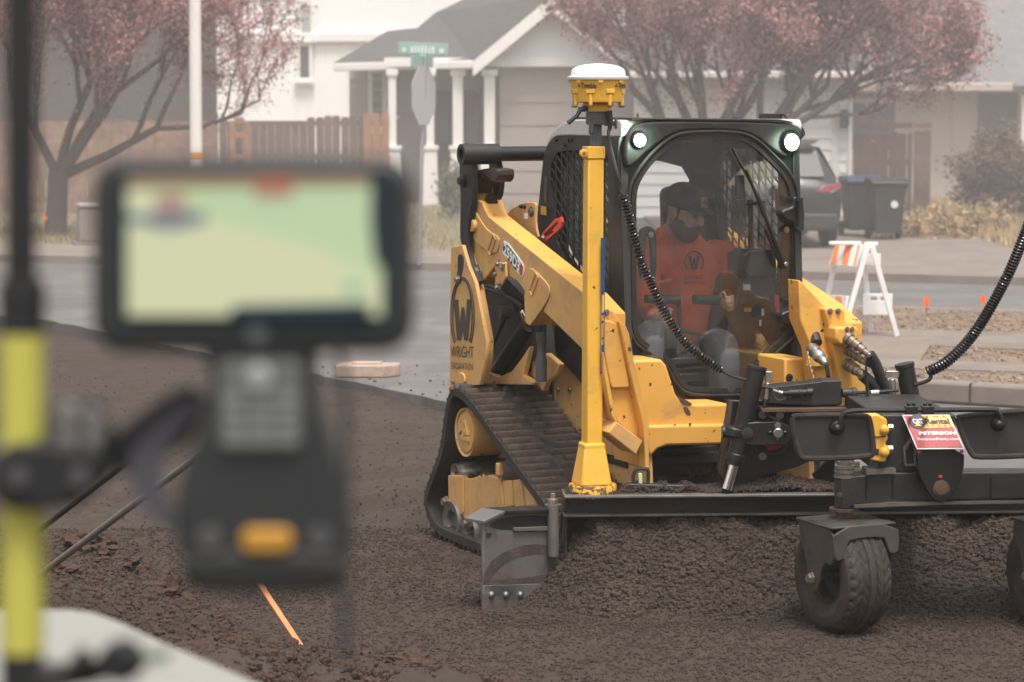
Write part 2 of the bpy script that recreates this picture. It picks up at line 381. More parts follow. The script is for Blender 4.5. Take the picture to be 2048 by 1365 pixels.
# ---------------- roads and pavements ----------------
M['asphalt'] = mat('asphalt', (.125, .12, .12), .6, dirt=(.185, .17, .16), dscale=1.4, damt=.5, var=.12, vscale=.7, bump=.25, bscale=90)
M['asphalt_far'] = mat('wet_asphalt', (.17, .165, .165), .5, dirt=(.22, .2, .19), dscale=.5, damt=.5, var=.12, bump=.1, bscale=60)
M['concrete'] = mat('concrete', (.215, .18, .155), .85, dirt=(.15, .12, .10), dscale=1.6, damt=.5, var=.15, bump=.2, bscale=60)
M['drygrass'] = mat('dry_grass_ground', (.22, .17, .10), .95, dirt=(.12, .11, .06), dscale=2.2, damt=.55, var=.3, vscale=5, bump=.8, bscale=25)
M['lawn'] = mat('patchy_lawn', (.20, .165, .09), .95, dirt=(.26, .20, .12), dscale=1.6, damt=.5, var=.25, vscale=4, bump=.8, bscale=25)
M['dirtstrip'] = mat('dirt_verge', (.17, .125, .10), .95, dirt=(.26, .2, .13), dscale=3, damt=.45, var=.25, vscale=5, bump=.8, bscale=30)
def sheet(name, pts, z0, z1, material, n=0):
    b = MB(); b.prism([(p[0], p[1], z1) for p in pts], (0, 0, z0-z1)); return tag(b.build(name, material, smooth=0), kind='structure')
e = [WF.T(p, .1) for p in ((-900, 500), (90, 640), (640, 751), (890, 803))]
edge = [(-30, 44)] + [(q.x, q.y) for q in e[1:]] + [(.55, 15.4), (1.8, 13.4), (3.2, 12.6), (30, 8)]
# wavy cut edge of the asphalt
ed = []
for (ax, ay), (bx, by) in zip(edge[:-1], edge[1:]):
    L = math.hypot(bx-ax, by-ay); k = max(2, int(L/.12)) if L < 20 else 60
    for i in range(k):
        t = i/k; x, y = ax+(bx-ax)*t, ay+(by-ay)*t; q = mnoise.fractal(Vector((x*2.2, y*2.2, 0)), .8, 2, 4)*.05
        ed.append((x+q, y+q*.4))
ed.append(edge[-1])
sheet('road', ed+[(60, 30), (60, 60), (-60, 60), (-60, 44)], -.05, .10, M['asphalt'])
# tapering skim along the cut edge (loose material at the joint)
# far side: pavement, lawn
sheet('pavement', [(-60, 36.5), (-8, 32.0), (2.2, 29.0), (8, 26.6), (40, 17), (40, 19.5), (8.6, 29.3), (2.6, 31.6), (-8, 34.3), (-60, 39)], .05, .19, M['concrete'])
sheet('lawn', [(-60, 39.02), (-8, 34.32), (1.8, 31.95), (2.2, 60), (-60, 60)], .05, .17, M['lawn'])
sheet('driveway', [(2.22, 31.8), (2.6, 31.62), (8.6, 29.32), (9.0, 33), (6.0, 36.2), (5.6, 43), (2.22, 43)], .05, .178, M['concrete'])
sheet('verge', [(9.02, 33), (8.62, 29.3), (40, 19.52), (60, 60), (5.62, 60), (5.62, 43), (6.02, 36.2)], .05, .166, M['drygrass'])
# corner island with kerb on the right
k0 = WF.T((1850, 806), .1); k1 = WF.T((2048, 818), .1); d = (k1-k0)
def al(t): q = k0+d*t; return (q.x, q.y)
kn = Vector((-d.y, d.x, 0)).normalized()
isl = [(1.15, 18.3), (1.6, 17.75), al(-1.0), al(0), al(1), al(6), (8.5, 21.5), (5.3, 22.6), (2.0, 23.7), (1.2, 23.0), (.95, 20)]
def inset(p, a):
    c = Vector((4, 19.6)); o = []
    for i in range(len(p)):
        A, B, C = Vector(p[i-1]), Vector(p[i]), Vector(p[(i+1) % len(p)])
        n1 = Vector((-(B-A).y, (B-A).x)).normalized(); n2 = Vector((-(C-B).y, (C-B).x)).normalized()
        m_ = (n1+n2).normalized(); o.append(tuple(B+m_*a/max(.4, m_.dot(n1))))
    return o
kb = MB(); ii = inset(isl, .15)
kb.prism([(x, y, .1) for x, y in isl], (0, 0, .15), holes=[[(x, y, .1) for x, y in ii]])
o = kb.build('kerb', M['concrete'], bevel=.02); tag(o, kind='structure')
sheet('island_soil', inset(isl, .152), .09, .235, M['dirtstrip'])
wk = [WF.T(p, .24) for p in ((1500, 700), (1800, 660), (2048, 668), (2200, 672), (2200, 690), (2048, 700), (1860, 692), (1840, 722), (2048, 728), (2200, 732), (2200, 752), (2048, 745), (1750, 735), (1500, 760))]
sheet('footpath', [(q.x, q.y) for q in wk], .2, .245, M['concrete'])
M['joint'] = mat('kerb_joint', (.08, .065, .055), .9)
# kerb joints: thin dark grooves drawn as shallow insets
for t in (-.15, .46, 1.1):
    p = k0+d*t; jb = MB(); jb.box((p.x, p.y-.0005, .172), (.012, .012, .15), Matrix.Rotation(math.atan2(d.y, d.x), 3, 'Z'))
    jb.box((p.x+kn.x*.075, p.y+kn.y*.075, .2475), (.012, .15, .009), Matrix.Rotation(math.atan2(d.y, d.x), 3, 'Z')); tag(jb.build('kerb_joint', M['joint'], smooth=0), kind='structure')
# stones and litter on the dirt strips
g = np.random.default_rng(5); n = 5000
x = g.uniform(1.2, 7, n); y = g.uniform(17, 23, n)
k = np.array([-1]) ; ins = np.ones(n, bool)
pp = inset(isl, .2)
def inside(x, y, poly):
    r = np.zeros(len(x), bool); j = len(poly)-1
    for i in range(len(poly)):
        xi, yi = poly[i]; xj, yj = poly[j]
        c = ((yi > y) != (yj > y)) & (x < (xj-xi)*(y-yi)/(yj-yi+1e-12)+xi); r ^= c; j = i
    return r
k = inside(x, y, pp) & ~inside(x, y, [(q.x, q.y) for q in wk])
rr = .008+.02*g.random(k.sum())**3
tag(clods('dirt_litter', np.stack([x[k], y[k], np.full(k.sum(), .24)], -1), rr, mat('pale_litter', (.24, .18, .12), .9, var=.5, vscale=4), 9), kind='stuff')
# loose crumbs on the asphalt near its cut edge
n = 330; t = g.uniform(0, 1, n); x = g.uniform(-1.8, 1.2, n); y = g.uniform(15, 19.6, n)
k = inside(x, y, [(a, b) for a, b in ed]+[(60, 30), (60, 60), (-60, 60), (-60, 44)])
rr = .004+.012*g.random(k.sum())**4
tag(clods('road_crumbs', np.stack([x[k], y[k], np.full(k.sum(), .103)], -1), rr, M['clod'], 10), kind='stuff')
def tufts(name, n, region, z, h0, h1, material, seed):
    g = np.random.default_rng(seed); xs = g.uniform(region[0], region[1], n); ys = g.uniform(region[2], region[3], n)
    k = region[4](xs, ys) if len(region) > 4 else np.ones(n, bool); xs, ys = xs[k], ys[k]; n = len(xs)
    a = g.uniform(0, 6.28, n); h = g.uniform(h0, h1, n); w_ = h*.09; lx = g.normal(0, .35, n)*h; ly = g.normal(0, .35, n)*h
    b0 = np.stack([xs-np.cos(a)*w_, ys-np.sin(a)*w_, np.full(n, z)], -1); b1 = np.stack([xs+np.cos(a)*w_, ys+np.sin(a)*w_, np.full(n, z)], -1)
    tp = np.stack([xs+lx, ys+ly, z+h], -1); v = np.stack([b0, b1, tp], 1).reshape(-1, 3)
    return tag(npmesh(name, v, np.arange(3*n).reshape(-1, 3), material), kind='stuff')
M['straw'] = mat('straw', (.42, .30, .17), .9, var=.4, vscale=3)
M['grass'] = mat('grass_blades', (.22, .19, .10), .9, var=.4, vscale=2)
tufts('dry_grass', 26000, (6.2, 11, 30, 46, lambda x, y: (x > 6.6+.0*y) & (y < 48)), .16, .06, .28, M['straw'], 3)
tufts('grass', 14000, (-9.5, 1.9, 32, 46, lambda x, y: y > 34.35-(x+8)*.23), .17, .03, .12, M['grass'], 4)
# ================= houses =================
M['white_siding'] = mat('white_siding', (.88, .87, .86), .6, dirt=(.80, .78, .76), dscale=1.5, damt=.3)
M['beige_siding'] = mat('beige_siding', (.36, .32, .29), .7, dirt=(.32, .28, .25), dscale=1.5, damt=.4)
M['grey_siding'] = mat('grey_tan_siding', (.48, .42, .37), .7, dirt=(.40, .35, .31), dscale=1.5, damt=.4)
M['trim'] = mat('white_trim', (.82, .80, .77), .6)
M['shingle'] = mat('dark_shingles', (.075, .07, .07), .9, dirt=(.12, .11, .105), dscale=7, damt=.5, var=.3, vscale=9, bump=.6, bscale=20)
M['shingle2'] = mat('grey_shingles', (.16, .16, .165), .9, dirt=(.2, .195, .195), dscale=3, damt=.5, var=.2, vscale=6, bump=.5, bscale=15)
M['pane'] = mat('window_pane', (.10, .115, .11), .08, spec=.8)
M['pane_green'] = mat('pale_window_pane', (.38, .43, .39), .15, spec=.8)
M['doorwood'] = mat('brown_door', (.085, .045, .04), .6)
M['darkwall'] = mat('brown_grey_siding', (.085, .07, .062), .8, var=.1)
M['darkrec'] = mat('dark_recess', (.10, .085, .075), .8)
M['wood'] = mat('weathered_fence_boards', (.15, .105, .085), .85, dirt=(.22, .14, .10), dscale=2.5, damt=.5, var=.3, vscale=2)
M['wood_pink'] = mat('faded_fence_boards', (.27, .17, .125), .85, dirt=(.12, .08, .06), dscale=2, damt=.5, var=.35, vscale=3)
M['wood_new'] = mat('new_orange_wood', (.33, .17, .09), .7, var=.2)
M['wood_dark'] = mat('dark_gate_boards', (.11, .075, .06), .85, var=.3, vscale=3)
def W(px, py, D): return WF.F((px, py), D)
def slab(b, pts, t, m=0):
    """roof or wall slab through world points, thickness t downwards along its normal"""
    p = [Vector(q) for q in pts]; n = (p[1]-p[0]).cross(p[2]-p[0]).normalized()
    if n.z > 0: n = -n
    b.prism(p, n*t, m)
def wall(name, parent, D, x0, x1, y0, y1, material, battens=None, laps=None, t=.15, holes=()):
    """wall in the plane y = D between photo columns and rows"""
    a = W(x0, y1, D); c = W(x1, y0, D); b = MB()
    zb = min(a.z, c.z) if y1 < 600 else .0
    P = [(a.x, D, zb), (c.x, D, zb), (c.x, D, c.z), (a.x, D, c.z)]
    b.prism(P, (0, t, 0), holes=[[(q.x, D, q.z) for q in (W(h[0], h[3], D), W(h[1], h[3], D), W(h[1], h[2], D), W(h[0], h[2], D))] for h in holes])
    if battens:
        n = int((c.x-a.x)/battens)
        for i in range(n+1):
            x = a.x+i*battens
            b.box((x, D-.012, (zb+c.z)/2), (.045, .03, c.z-zb-.004))
    if laps:
        n = int((c.z-zb)/laps)
        for i in range(n):
            z = zb+i*laps; b.add([(a.x, D-.022, z), (c.x, D-.022, z), (c.x, D-.004, z+laps), (a.x, D-.004, z+laps), (a.x, D-.002, z), (c.x, D-.002, z)], [(0, 1, 2, 3), (0, 4, 5, 1)])
    return b.build(name, material, parent, smooth=0)
def window(parent, D, x0, x1, y0, y1, pane, fr=.09, mull=0):
    a = W(x0, y1, D-.05); c = W(x1, y0, D-.05); b = MB()
    o = [(a.x, D-.05, a.z), (c.x, D-.05, a.z), (c.x, D-.05, c.z), (a.x, D-.05, c.z)]
    i = [(a.x+fr, D-.05, a.z+fr), (c.x-fr, D-.05, a.z+fr), (c.x-fr, D-.05, c.z-fr), (a.x+fr, D-.05, c.z-fr)]
    b.prism(o, (0, .045, 0), holes=[i]); b.box(((a.x+c.x)/2, D-.06, a.z-.03), (c.x-a.x+.12, .12, .06))
    for k in range(mull): z = a.z+(c.z-a.z)*(k+1)/(mull+1); b.box(((a.x+c.x)/2, D-.03, z), (c.x-a.x-2*fr, .03, .04))
    f = b.build('window', M['trim'], parent, smooth=0)
    g = MB(); g.box(((a.x+c.x)/2, D-.012, (a.z+c.z)/2), (c.x-a.x-2*fr, .012, c.z-a.z-2*fr)); g.build('pane', pane, f, smooth=0)
    return f
def horiz(name, parent, D, x0, x1, y0, y1, material, dep=.08, bev=.01):
    a = W(x0, y1, D); c = W(x1, y0, D); b = MB(); b.box(((a.x+c.x)/2, D+dep/2, (a.z+c.z)/2), (c.x-a.x, dep, c.z-a.z)); return b.build(name, material, parent, bevel=bev, smooth=0)

# dark house behind the left tree
h = empty('house', (-11, 62, 0), 0, 'brown-grey house almost hidden behind the leftmost blossoming tree', 'house')
o = wall('wall', None, 62, -300, 434, -200, 330, M['darkwall']); o.parent = h; o.location = (11, -62, 0)
b = MB(); slab(b, [W(-300, -200, 61.6), W(440, -200, 61.6), W(440, -330, 68), W(-300, -330, 68)], .2); o = b.build('roof', M['shingle'], h, smooth=0); o.location = (11, -62, 0)
b = MB(); a = W(438, 0, 62); b.box((a.x-.1, 61.97, 2.5), (.2, .1, 5)); o = b.build('corner_board', M['darkrec'], h, smooth=0); o.location = (11, -62, 0)
# white two-storey house
h = empty('house', (0, 0, 0), 0, 'white two-storey house with board siding behind the wooden fence', 'house')
wall('wall', h, 58, 438, 1500, -420, 330, M['white_siding'], battens=.30)
horiz('belt_trim', h, 57.86, 438, 1500, 66, 84, M['trim'], .12)
window(h, 57.95, 597, 627, 4, 84-4, M['pane_green'], .07); window(h, 57.95, 594, 624, 86, 162, M['pane'], .07)
b = MB(); slab(b, [W(400, -400, 57.2), W(1540, -400, 57.2), W(1540, -560, 64), W(400, -560, 64)], .2); b.build('roof', M['shingle2'], h, smooth=0)
# porch house
h = empty('house', (0, 0, 0), 0, 'house with dark shingled roof, white gable and columned porch', 'house')
D0 = 46
A = W(668, 126, 47.2); B = W(946, 120, D0); P = W(1103, -10, D0); Q = W(1268, 122, D0)
up = Vector((0, 0, 0))
b = MB(); slab(b, [A, B, W(870, 26, 50), W(835, 56, 49.3), W(775, 62, 49.3)], .12); slab(b, [B, P, W(975, -60, 56), W(925, 0, 51.5), W(870, 26, 50)], .12)
slab(b, [P, Q, W(1240, 60, 56), W(975, -60, 56)], .12)
b.build('roof', M['shingle'], h, smooth=0)
b = MB()
for s, t in ((B, P), (P, Q)):
    d = (t-s).normalized(); n = Vector((-d.z, 0, d.x)) if s is B else Vector((-d.z, 0, d.x))
    b.prism([s+Vector((0, -.13, -.03)), t+Vector((0, -.13, -.03)), t+Vector((0, -.13, -.30)), s+Vector((0, -.13, -.30))], (0, .12, 0))
b.build('rake_board', M['trim'], h, smooth=0)
b = MB(); b.prism([A+Vector((0, -.1, -.01)), B+Vector((0, -.1, -.01)), B+Vector((0, -.1, -.16)), A+Vector((0, -.1, -.16))], (0, .14, 0)); b.build('gutter', M['trim'], h, bevel=.02)
Dg = D0+.35
b = MB(); g0 = W(975, 118, Dg); g1 = W(1236, 118, Dg); gp = W(1104, 4, Dg); b.prism([g0, g1, gp], (0, .12, 0)); b.build('gable_wall', M['white_siding'], h, smooth=0)
horiz('porch_beam', h, Dg-.12, 768, 1236, 116, 134, M['trim'], .3)
D1 = D0+2.2
wall('wall', h, D1, 700, 1236, 120, 432, M['beige_siding'], laps=.2)
o = wall('garage_wall', h, D0+.5, 1000, 1300, 134, 432, M['beige_siding'], laps=.42); 
window(h, D1, 737, 773, 138, 262, M['pane'], .08); window(h, D1, 776, 792, 150, 232, M['pane_green'], .06, 2)
for x0, x1 in ((872, 903), (926, 962)):
    a = W(x0, 425, D1-.06); c = W(x1, 182, D1-.06); b = MB(); b.box(((a.x+c.x)/2, D1-.06, (a.z+c.z)/2), (c.x-a.x, .08, c.z-a.z)); d_ = b.build('door', M['doorwood'], h, bevel=.01)
    b = MB(); b.box(((a.x+c.x)/2, D1-.11, a.z+(c.z-a.z)*.68), ((c.x-a.x)*.6, .02, .5)); b.build('pane', M['pane'], d_)
for x0, x1, xb0, xb1, dd in ((776, 792, 768, 806, 1.6), (852, 868, 838, 872, .5), (905, 926, 893, 930, .3), (968, 990, 956, 1000, .05)):
    D = D0+.15+dd*.0; b = MB(); t0, t1 = W(x0, 140, D), W(x1, 292, D); u0, u1 = W(xb0, 292, D), W(xb1, 428, D)
    cx = (t0.x+t1.x)/2; wt = t1.x-t0.x; wb = u1.x-u0.x; zm = u0.z; zt = t0.z; z0 = .1
    b.box((cx, D+.15, (zt+zm)/2), (wt, wt, zt-zm)); b.box((cx, D+.15, zt-.05), (wt*1.5, wt*1.5, .12))
    q = [(-1, -1), (1, -1), (1, 1), (-1, 1)]; lo = [(cx+i*wb*.5, D+.15+j*wb*.5, z0) for i, j in q]; hi = [(cx+i*wb*.40, D+.15+j*wb*.40, zm-.08) for i, j in q]
    b.add(lo+hi, [(0, 1, 5, 4), (1, 2, 6, 5), (2, 3, 7, 6), (3, 0, 4, 7), (4, 5, 6, 7), (3, 2, 1, 0)]); b.box((cx, D+.15, zm-.04), (wb*.98, wb*.98, .08))
    b.build('porch_column', M['trim'], h, bevel=.01, smooth=0)
# white garage
h = empty('house', (0, 0, 0), 0, 'white garage with closed pale door behind the parked dark car', 'house')
Dg = 42
wall('wall', h, Dg, 1268, 1704, 150, 436, M['white_siding'], laps=.19, holes=[(1462, 1664, 222, 437)])
a = W(1462, 437, Dg); c = W(1664, 222, Dg); b = MB()
for k in range(4):
    z0 = a.z+(c.z-a.z)*k/4; z1_ = a.z+(c.z-a.z)*(k+1)/4-.015; b.box(((a.x+c.x)/2, Dg+.2, (z0+z1_)/2), (c.x-a.x+.04, .05, z1_-z0))
    for j in range(4): x = a.x+(c.x-a.x)*(j+.5)/4; b.box((x, Dg+.172, (z0+z1_)/2), ((c.x-a.x)/4-.12, .012, z1_-z0-.14))
b.build('garage_door', mat('pale_garage_door', (.62, .58, .54), .5), h, smooth=0)
b = MB(); b.prism([(a.x-.13, Dg-.04, .1), (c.x+.13, Dg-.04, .1), (c.x+.13, Dg-.04, c.z+.16), (a.x-.13, Dg-.04, c.z+.16)], (0, .04, 0), holes=[[(a.x, Dg-.04, .14), (c.x, Dg-.04, .14), (c.x, Dg-.04, c.z), (a.x, Dg-.04, c.z)]]); b.build('door_trim', M['trim'], h, smooth=0)
horiz('corner_board', h, Dg-.06, 1694, 1706, 168, 436, M['trim'], .06); horiz('gutter', h, Dg-.5, 1260, 1735, 143, 157, M['trim'], .14, .02)
b = MB(); slab(b, [W(1250, 144, Dg-.42), W(1738, 144, Dg-.42), W(1738, 20, Dg+4), W(1250, 20, Dg+4)], .12); b.build('roof', M['shingle'], h, smooth=0)
b = MB(); a = W(1688, 238, Dg-.1); b.box(a, (.12, .06, .3)); b.lathe([(.03, -.14), (.075, -.11), (.08, .1), (.02, .16)], a+Vector((0, -.1, 0)), n=10); b.build('wall_lamp', M['black'], h)
# right grey-tan house
h = empty('house', (0, 0, 0), 0, 'tan board-sided house under a large grey roof at right', 'house')
Dr = 49
wall('wall', h, Dr, 1690, 2500, 176, 418, M['grey_siding'], battens=.42)
wall('recess_shade', h, Dr-.08, 1955, 2036, 186, 418, M['darkrec'], t=.06); wall('recess_shade', h, Dr-.08, 1700, 1790, 186, 300, M['darkrec'], t=.06)  # flat dark panels in front of the wall, recess shade put into the colour
horiz('lintel', h, Dr-.2, 1705, 1790, 196, 206, M['grey_siding'], .1)
horiz('gutter', h, Dr-.75, 1690, 2028, 166, 184, M['grey_siding'], .16, .03)
b = MB(); slab(b, [W(1680, 168, Dr-.65), W(2560, 168, Dr-.65), W(2560, -160, Dr+7), W(1680, -160, Dr+7)], .14)
slab(b, [W(2026, 172, Dr-.8), W(2300, 172, Dr-2), W(2300, -40, Dr+3), W(2064, 140, Dr-.2)], .14); b.build('roof', M['shingle2'], h, smooth=0)
horiz('post', h, Dr-.7, 2040, 2052, 190, 418, M['trim'], .2)

# ================= fences =================
def fence(name, label, D, x0, x1, rows, material, seed, gap=.006, post=None, pm=None):
    """rows: (x, top y) steps; each board a slightly different height and lean"""
    g = random.Random(seed); root = empty(name, (0, 0, 0), 0, label, 'fence'); a = W(x0, 440, D).x; c = W(x1, 440, D).x; b = MB(); x = a
    while x < c:
        px = 1024+x/D*FPX; ty = ([rows[0][1]]+[t for (xx, t) in rows if px >= xx-1])[-1]; zt = W(px, ty, D).z+g.uniform(-.02, .02); w_ = .135
        zb = .17; x1_ = min(x+w_, c); cc = .02
        b.prism([(x, D, zb), (x1_, D, zb), (x1_, D, zt-cc), (x1_-cc, D, zt), (x+cc, D, zt), (x, D, zt-cc)], (0, .02, 0)); x += w_+g.choice([gap, gap, gap*.6, gap, .022])
    b.build('boards', material, root, smooth=0)
    for z in (.4, 1.1, 1.7): b2 = MB(); b2.box(((a+c)/2, D+.045, z), (c-a, .04, .09)); b2.build('rail', material, root, smooth=0)
    for px in (post or []):
        p = W(px, 240, D); b2 = MB(); b2.box((p.x, D-.06, (p.z+.1)/2+.03), (.12, .1, p.z-.1)); b2.build('post', pm or material, root, smooth=0, bevel=.01)
    return root
fence('wooden_fence', 'weathered grey-brown wooden board fence in front of the white house', 44, 440, 744, [(0, 249), (602, 233)], M['wood'], 1)
fence('wooden_fence', 'faded pinkish board fence behind the leftmost tree trunk', 43.2, -60, 438, [(0, 250)], M['wood_pink'], 2)
fence('wooden_fence', 'short orange-brown fence end beside the porch column', 43.8, 728, 780, [(0, 225)], M['wood_new'], 3)
o = MB(); p = W(479, 245, 43.7)
for s in (-.13, .13): o.box((p.x+s, 43.7, p.z/2+.06), (.09, .09, p.z-.1))
for z in (.7, 1.1, 1.5, 1.75): o.box((p.x, 43.7, z), (.17, .05, .1))
tag(o.build('fence_frame', M['wood_new'], bevel=.008, smooth=0), 'new orange timber frame standing against the grey-brown fence', 'timber frame')
fence('wooden_gate', 'dark brown board gate between white garage and tan house', 41, 1706, 1822, [(0, 266)], M['wood_dark'], 4, .006)
fence('wooden_fence', 'reddish brown fence panel right of the dark gate', 41.1, 1826, 1860, [(0, 262)], M['wood'], 5, .006)

# ================= trees =================
M['bark'] = mat('dark_bark', (.085, .065, .058), .95, dirt=(.13, .10, .09), dscale=10, damt=.4, bump=.6, bscale=40)
M['blossom'] = mat('pink_blossom', (.47, .24, .235), .8, var=.3, vscale=4)
M['blossom_dark'] = mat('red_brown_leaf', (.20, .10, .095), .8, var=.3, vscale=4)
def tree(base, label, limbs, seed, spread=1.0, leaves=55000, trunk_r=.16, depth=6, ell=None, leafsize=.035, fork=1.6):
    g = random.Random(seed); gn = np.random.default_rng(seed); b = MB(); tips = []
    def grow(p, d, L, r, lev):
        pts = [p]; q = p; dd = d; k = 4
        for i in range(k):
            dd = (dd+Vector((g.gauss(0, .13), g.gauss(0, .13), g.gauss(.03, .09)))).normalized(); q = q+dd*L/k; pts.append(q)
            if lev >= 2 or (lev == 1 and i >= 2): tips.append((q, dd, L))
        b.tube(pts, [r*(1-.35*i/k) for i in range(k+1)], max(4, 9-lev), caps=lev == 0)
        if lev >= depth: return
        for j in range(3 if lev < 4 else (2 if lev < 5 else 1)):
            ax = Vector((g.gauss(0, 1), g.gauss(0, 1), g.gauss(0, .8)))
            nd = (dd*1.1+ax.normalized()*g.uniform(.45, .95)+Vector((0, 0, .12))).normalized()
            s = pts[g.choice([2, 3, 4, 4])]
            if ell:
                c, rad = ell; v = Vector(((s+nd*L*.7-c).x/rad[0], (s+nd*L*.7-c).y/rad[1], (s+nd*L*.7-c).z/rad[2]))
                if v.length > 1.05: nd = (nd-v.normalized()*.9).normalized()
            grow(s, nd, L*g.uniform(.62, .82), r*.55, lev+1)
    base = Vector(base); f = base+Vector((.05, 0, fork)); b.tube([base+Vector((0, 0, -.1)), base+Vector((0, 0, .15)), (base+f)/2, f], [trunk_r*1.5, trunk_r*1.1, trunk_r, trunk_r*.95], 12)
    for (dx, dy, dz, L) in limbs: grow(f-Vector((0, 0, .1)), Vector((dx, dy, dz)).normalized(), L, trunk_r*.5, 1)
    root = empty('blossom_tree', base, 0, label, 'tree')
    o = b.build('trunk', M['bark'], root, smooth=60); o.location = -base
    T = np.array([t[0][:] for t in tips]); n = leaves; i = gn.integers(0, len(T), n)
    c = T[i]+gn.normal(0, 1, (n, 3))*gn.choice([.035, .09, .13], (n, 1)); keep = c[:, 2] > base.z+fork*.8; c = c[keep]; n = len(c)
    u = gn.normal(0, 1, (n, 3)); u /= np.linalg.norm(u, axis=1)[:, None]; t = gn.normal(0, 1, (n, 3)); t = np.cross(u, t); t /= np.linalg.norm(t, axis=1)[:, None]
    s = gn.uniform(.5, 1.2, (n, 1))*leafsize
    v = np.stack([c-u*s, c+t*s*.7, c+u*s, c-t*s*.7], 1).reshape(-1, 3)
    o = npmesh('crown', v, np.arange(4*n).reshape(-1, 4), [M['blossom'], M['blossom_dark']], root, mi=(gn.random(n) < .38).astype(int)); o.location = -base
    return root
def GP(px, py): q = WF.T((px, py), .15); return (q.x, q.y, .15)
tr = GP(112, 472)
tree(tr, 'blossoming tree at far left with low forked trunk by the faded fence', [(.9, .1, .8, 1.5), (.45, -.2, 1.1, 1.5), (-.5, .1, 1, 1.5), (1.2, .2, .55, 1.6), (.1, .3, 1.2, 1.5), (.8, -.3, 1.0, 1.5)], 11, trunk_r=.15, leaves=105000,
     ell=(Vector((tr[0]+1.45, tr[1], 3.45)), (2.5, 1.9, 2.1)), fork=.95, leafsize=.024)
c = WF.F((1400, 240), 38.5)
tree((c.x, 38.5, .15), 'pink blossoming tree rising right behind the loader cab', [(.35, 0, 1, 1.3), (-.6, .1, 1, 1.4), (-1.1, 0, .75, 1.5), (.75, .1, .8, 1.4), (0, -.3, 1.2, 1.3), (1.3, .1, .6, 1.5)], 23, trunk_r=.17, leaves=105000,
     ell=(Vector((c.x-.4, 38.5, 2.95)), (3.0, 1.7, 1.6)), fork=1.25, leafsize=.024)
c = WF.F((1535, 250), 37.5)
tree((c.x-.1, 37.5, .15), 'pink tree with leaning trunk spreading over the white garage roof', [(.75, 0, 1, 1.4), (1.1, .1, .8, 1.3), (.4, .1, 1.1, 1.4), (1.5, 0, .7, 1.6), (-.2, .2, 1, 1.2), (1.4, -.2, 1.0, 1.5)], 37, trunk_r=.12, leaves=66000,
     ell=(Vector((c.x+.85, 37.5, 2.95)), (2.2, 1.5, 1.45)), fork=1.45, leafsize=.024)
# shrubs
M['shrub'] = mat('brown_shrub_twigs', (.17, .125, .09), .95, var=.4, vscale=6)
M['shrubg'] = mat('grey_green_leaf', (.16, .17, .11), .9, var=.3, vscale=6)
def shrub(base, rx, rz, label, material, n, seed, stems=40, name='shrub', leaf=.03, up=.6):
    gn = np.random.default_rng(seed); g = random.Random(seed); b = MB(); base = Vector(base); pts = []
    for i in range(stems):
        d = Vector((g.gauss(0, 1), g.gauss(0, .8), g.uniform(up, 2.2))).normalized(); L = g.uniform(.5, 1.05)
        e = base+Vector((d.x*rx*L*1.3, d.y*rx*L, d.z*rz*L)); m_ = (base+e)/2+Vector((0, 0, rz*.12)); b.tube(catmull([base, m_, e], 4), [.014, .013, .012, .01, .009, .008, .006, .005, .004], 4, caps=False)
        for t in (.45, .6, .75, .9, 1): pts.append(base.lerp(e, t)+Vector((0, 0, rz*.1*(1-t))))
    root = empty(name, base, 0, label, 'shrub'); o = b.build('stems', M['bark'], root); o.location = -base
    T = np.array([p[:] for p in pts]); i = gn.integers(0, len(T), n); c = T[i]+gn.normal(0, .09, (n, 3)); c[:, 2] = np.maximum(c[:, 2], base.z+.02)
    u = gn.normal(0, 1, (n, 3)); u /= np.linalg.norm(u, axis=1)[:, None]; t = np.cross(u, gn.normal(0, 1, (n, 3))); t /= np.linalg.norm(t, axis=1)[:, None]; s = gn.uniform(.4, 1.2, (n, 1))*leaf
    v = np.stack([c-u*s*1.6, c+t*s*.5, c+u*s*1.6, c-t*s*.5], 1).reshape(-1, 3); o = npmesh('foliage', v, np.arange(4*n).reshape(-1, 4), material, root); o.location = -base
p = WF.T((2005, 450), .17); shrub((p.x, p.y, .17), .85, 1.5, 'big twiggy brown shrub in front of the tan house at right', M['shrub'], 26000, 3, 90)
p = WF.T((905, 436), .17); shrub((p.x, p.y, .17), .25, .9, 'small grey-green shrub in front of the porch columns', M['shrubg'], 2600, 4, 18, leaf=.035)
p = WF.T((1862, 474), .17); shrub((p.x, p.y, .17), .8, .35, 'low dry shrub right of the bins, nearest to them', M['straw'], 3000, 5, 50, up=.1)
p = WF.T((1935, 470), .17); shrub((p.x, p.y, .17), .7, .4, 'dry straw-coloured clump left of the big brown shrub', M['straw'], 3000, 6, 50, up=.1)

# ================= street furniture =================
M['polewhite'] = mat('white_painted_pole', (.74, .70, .66), .5, dirt=(.6, .55, .5), dscale=4, damt=.3)
M['galv'] = mat('galvanised_steel', (.33, .34, .35), .5, .3)
M['orangetape'] = mat('orange_band', (.65, .26, .03), .6)
p = WF.T((394, 505), .15); root = empty('lamp_post', (p.x, p.y, .15), 0, 'tall white pole with an orange band, left of centre', 'lamp post')
b = MB(); b.tube([(0, 0, 0), (.012, 0, 3), (.05, 0, 6.5)], [.082, .078, .07], 16); b.lathe([(.16, 0), (.16, .03), (.1, .05), (.085, .2)], (0, 0, 0), n=16); b.build('pole', M['polewhite'], root)
b = MB(); b.tube([(0, 0, 6.4), (-.3, 0, 6.9), (-1.2, 0, 7.1)], [.05, .045, .04], 10); b.build('arm', M['polewhite'], root)
b = MB(); b.ell((-1.4, 0, 7.08), (.35, .14, .08)); b.build('lamp_head', M['galv'], root)
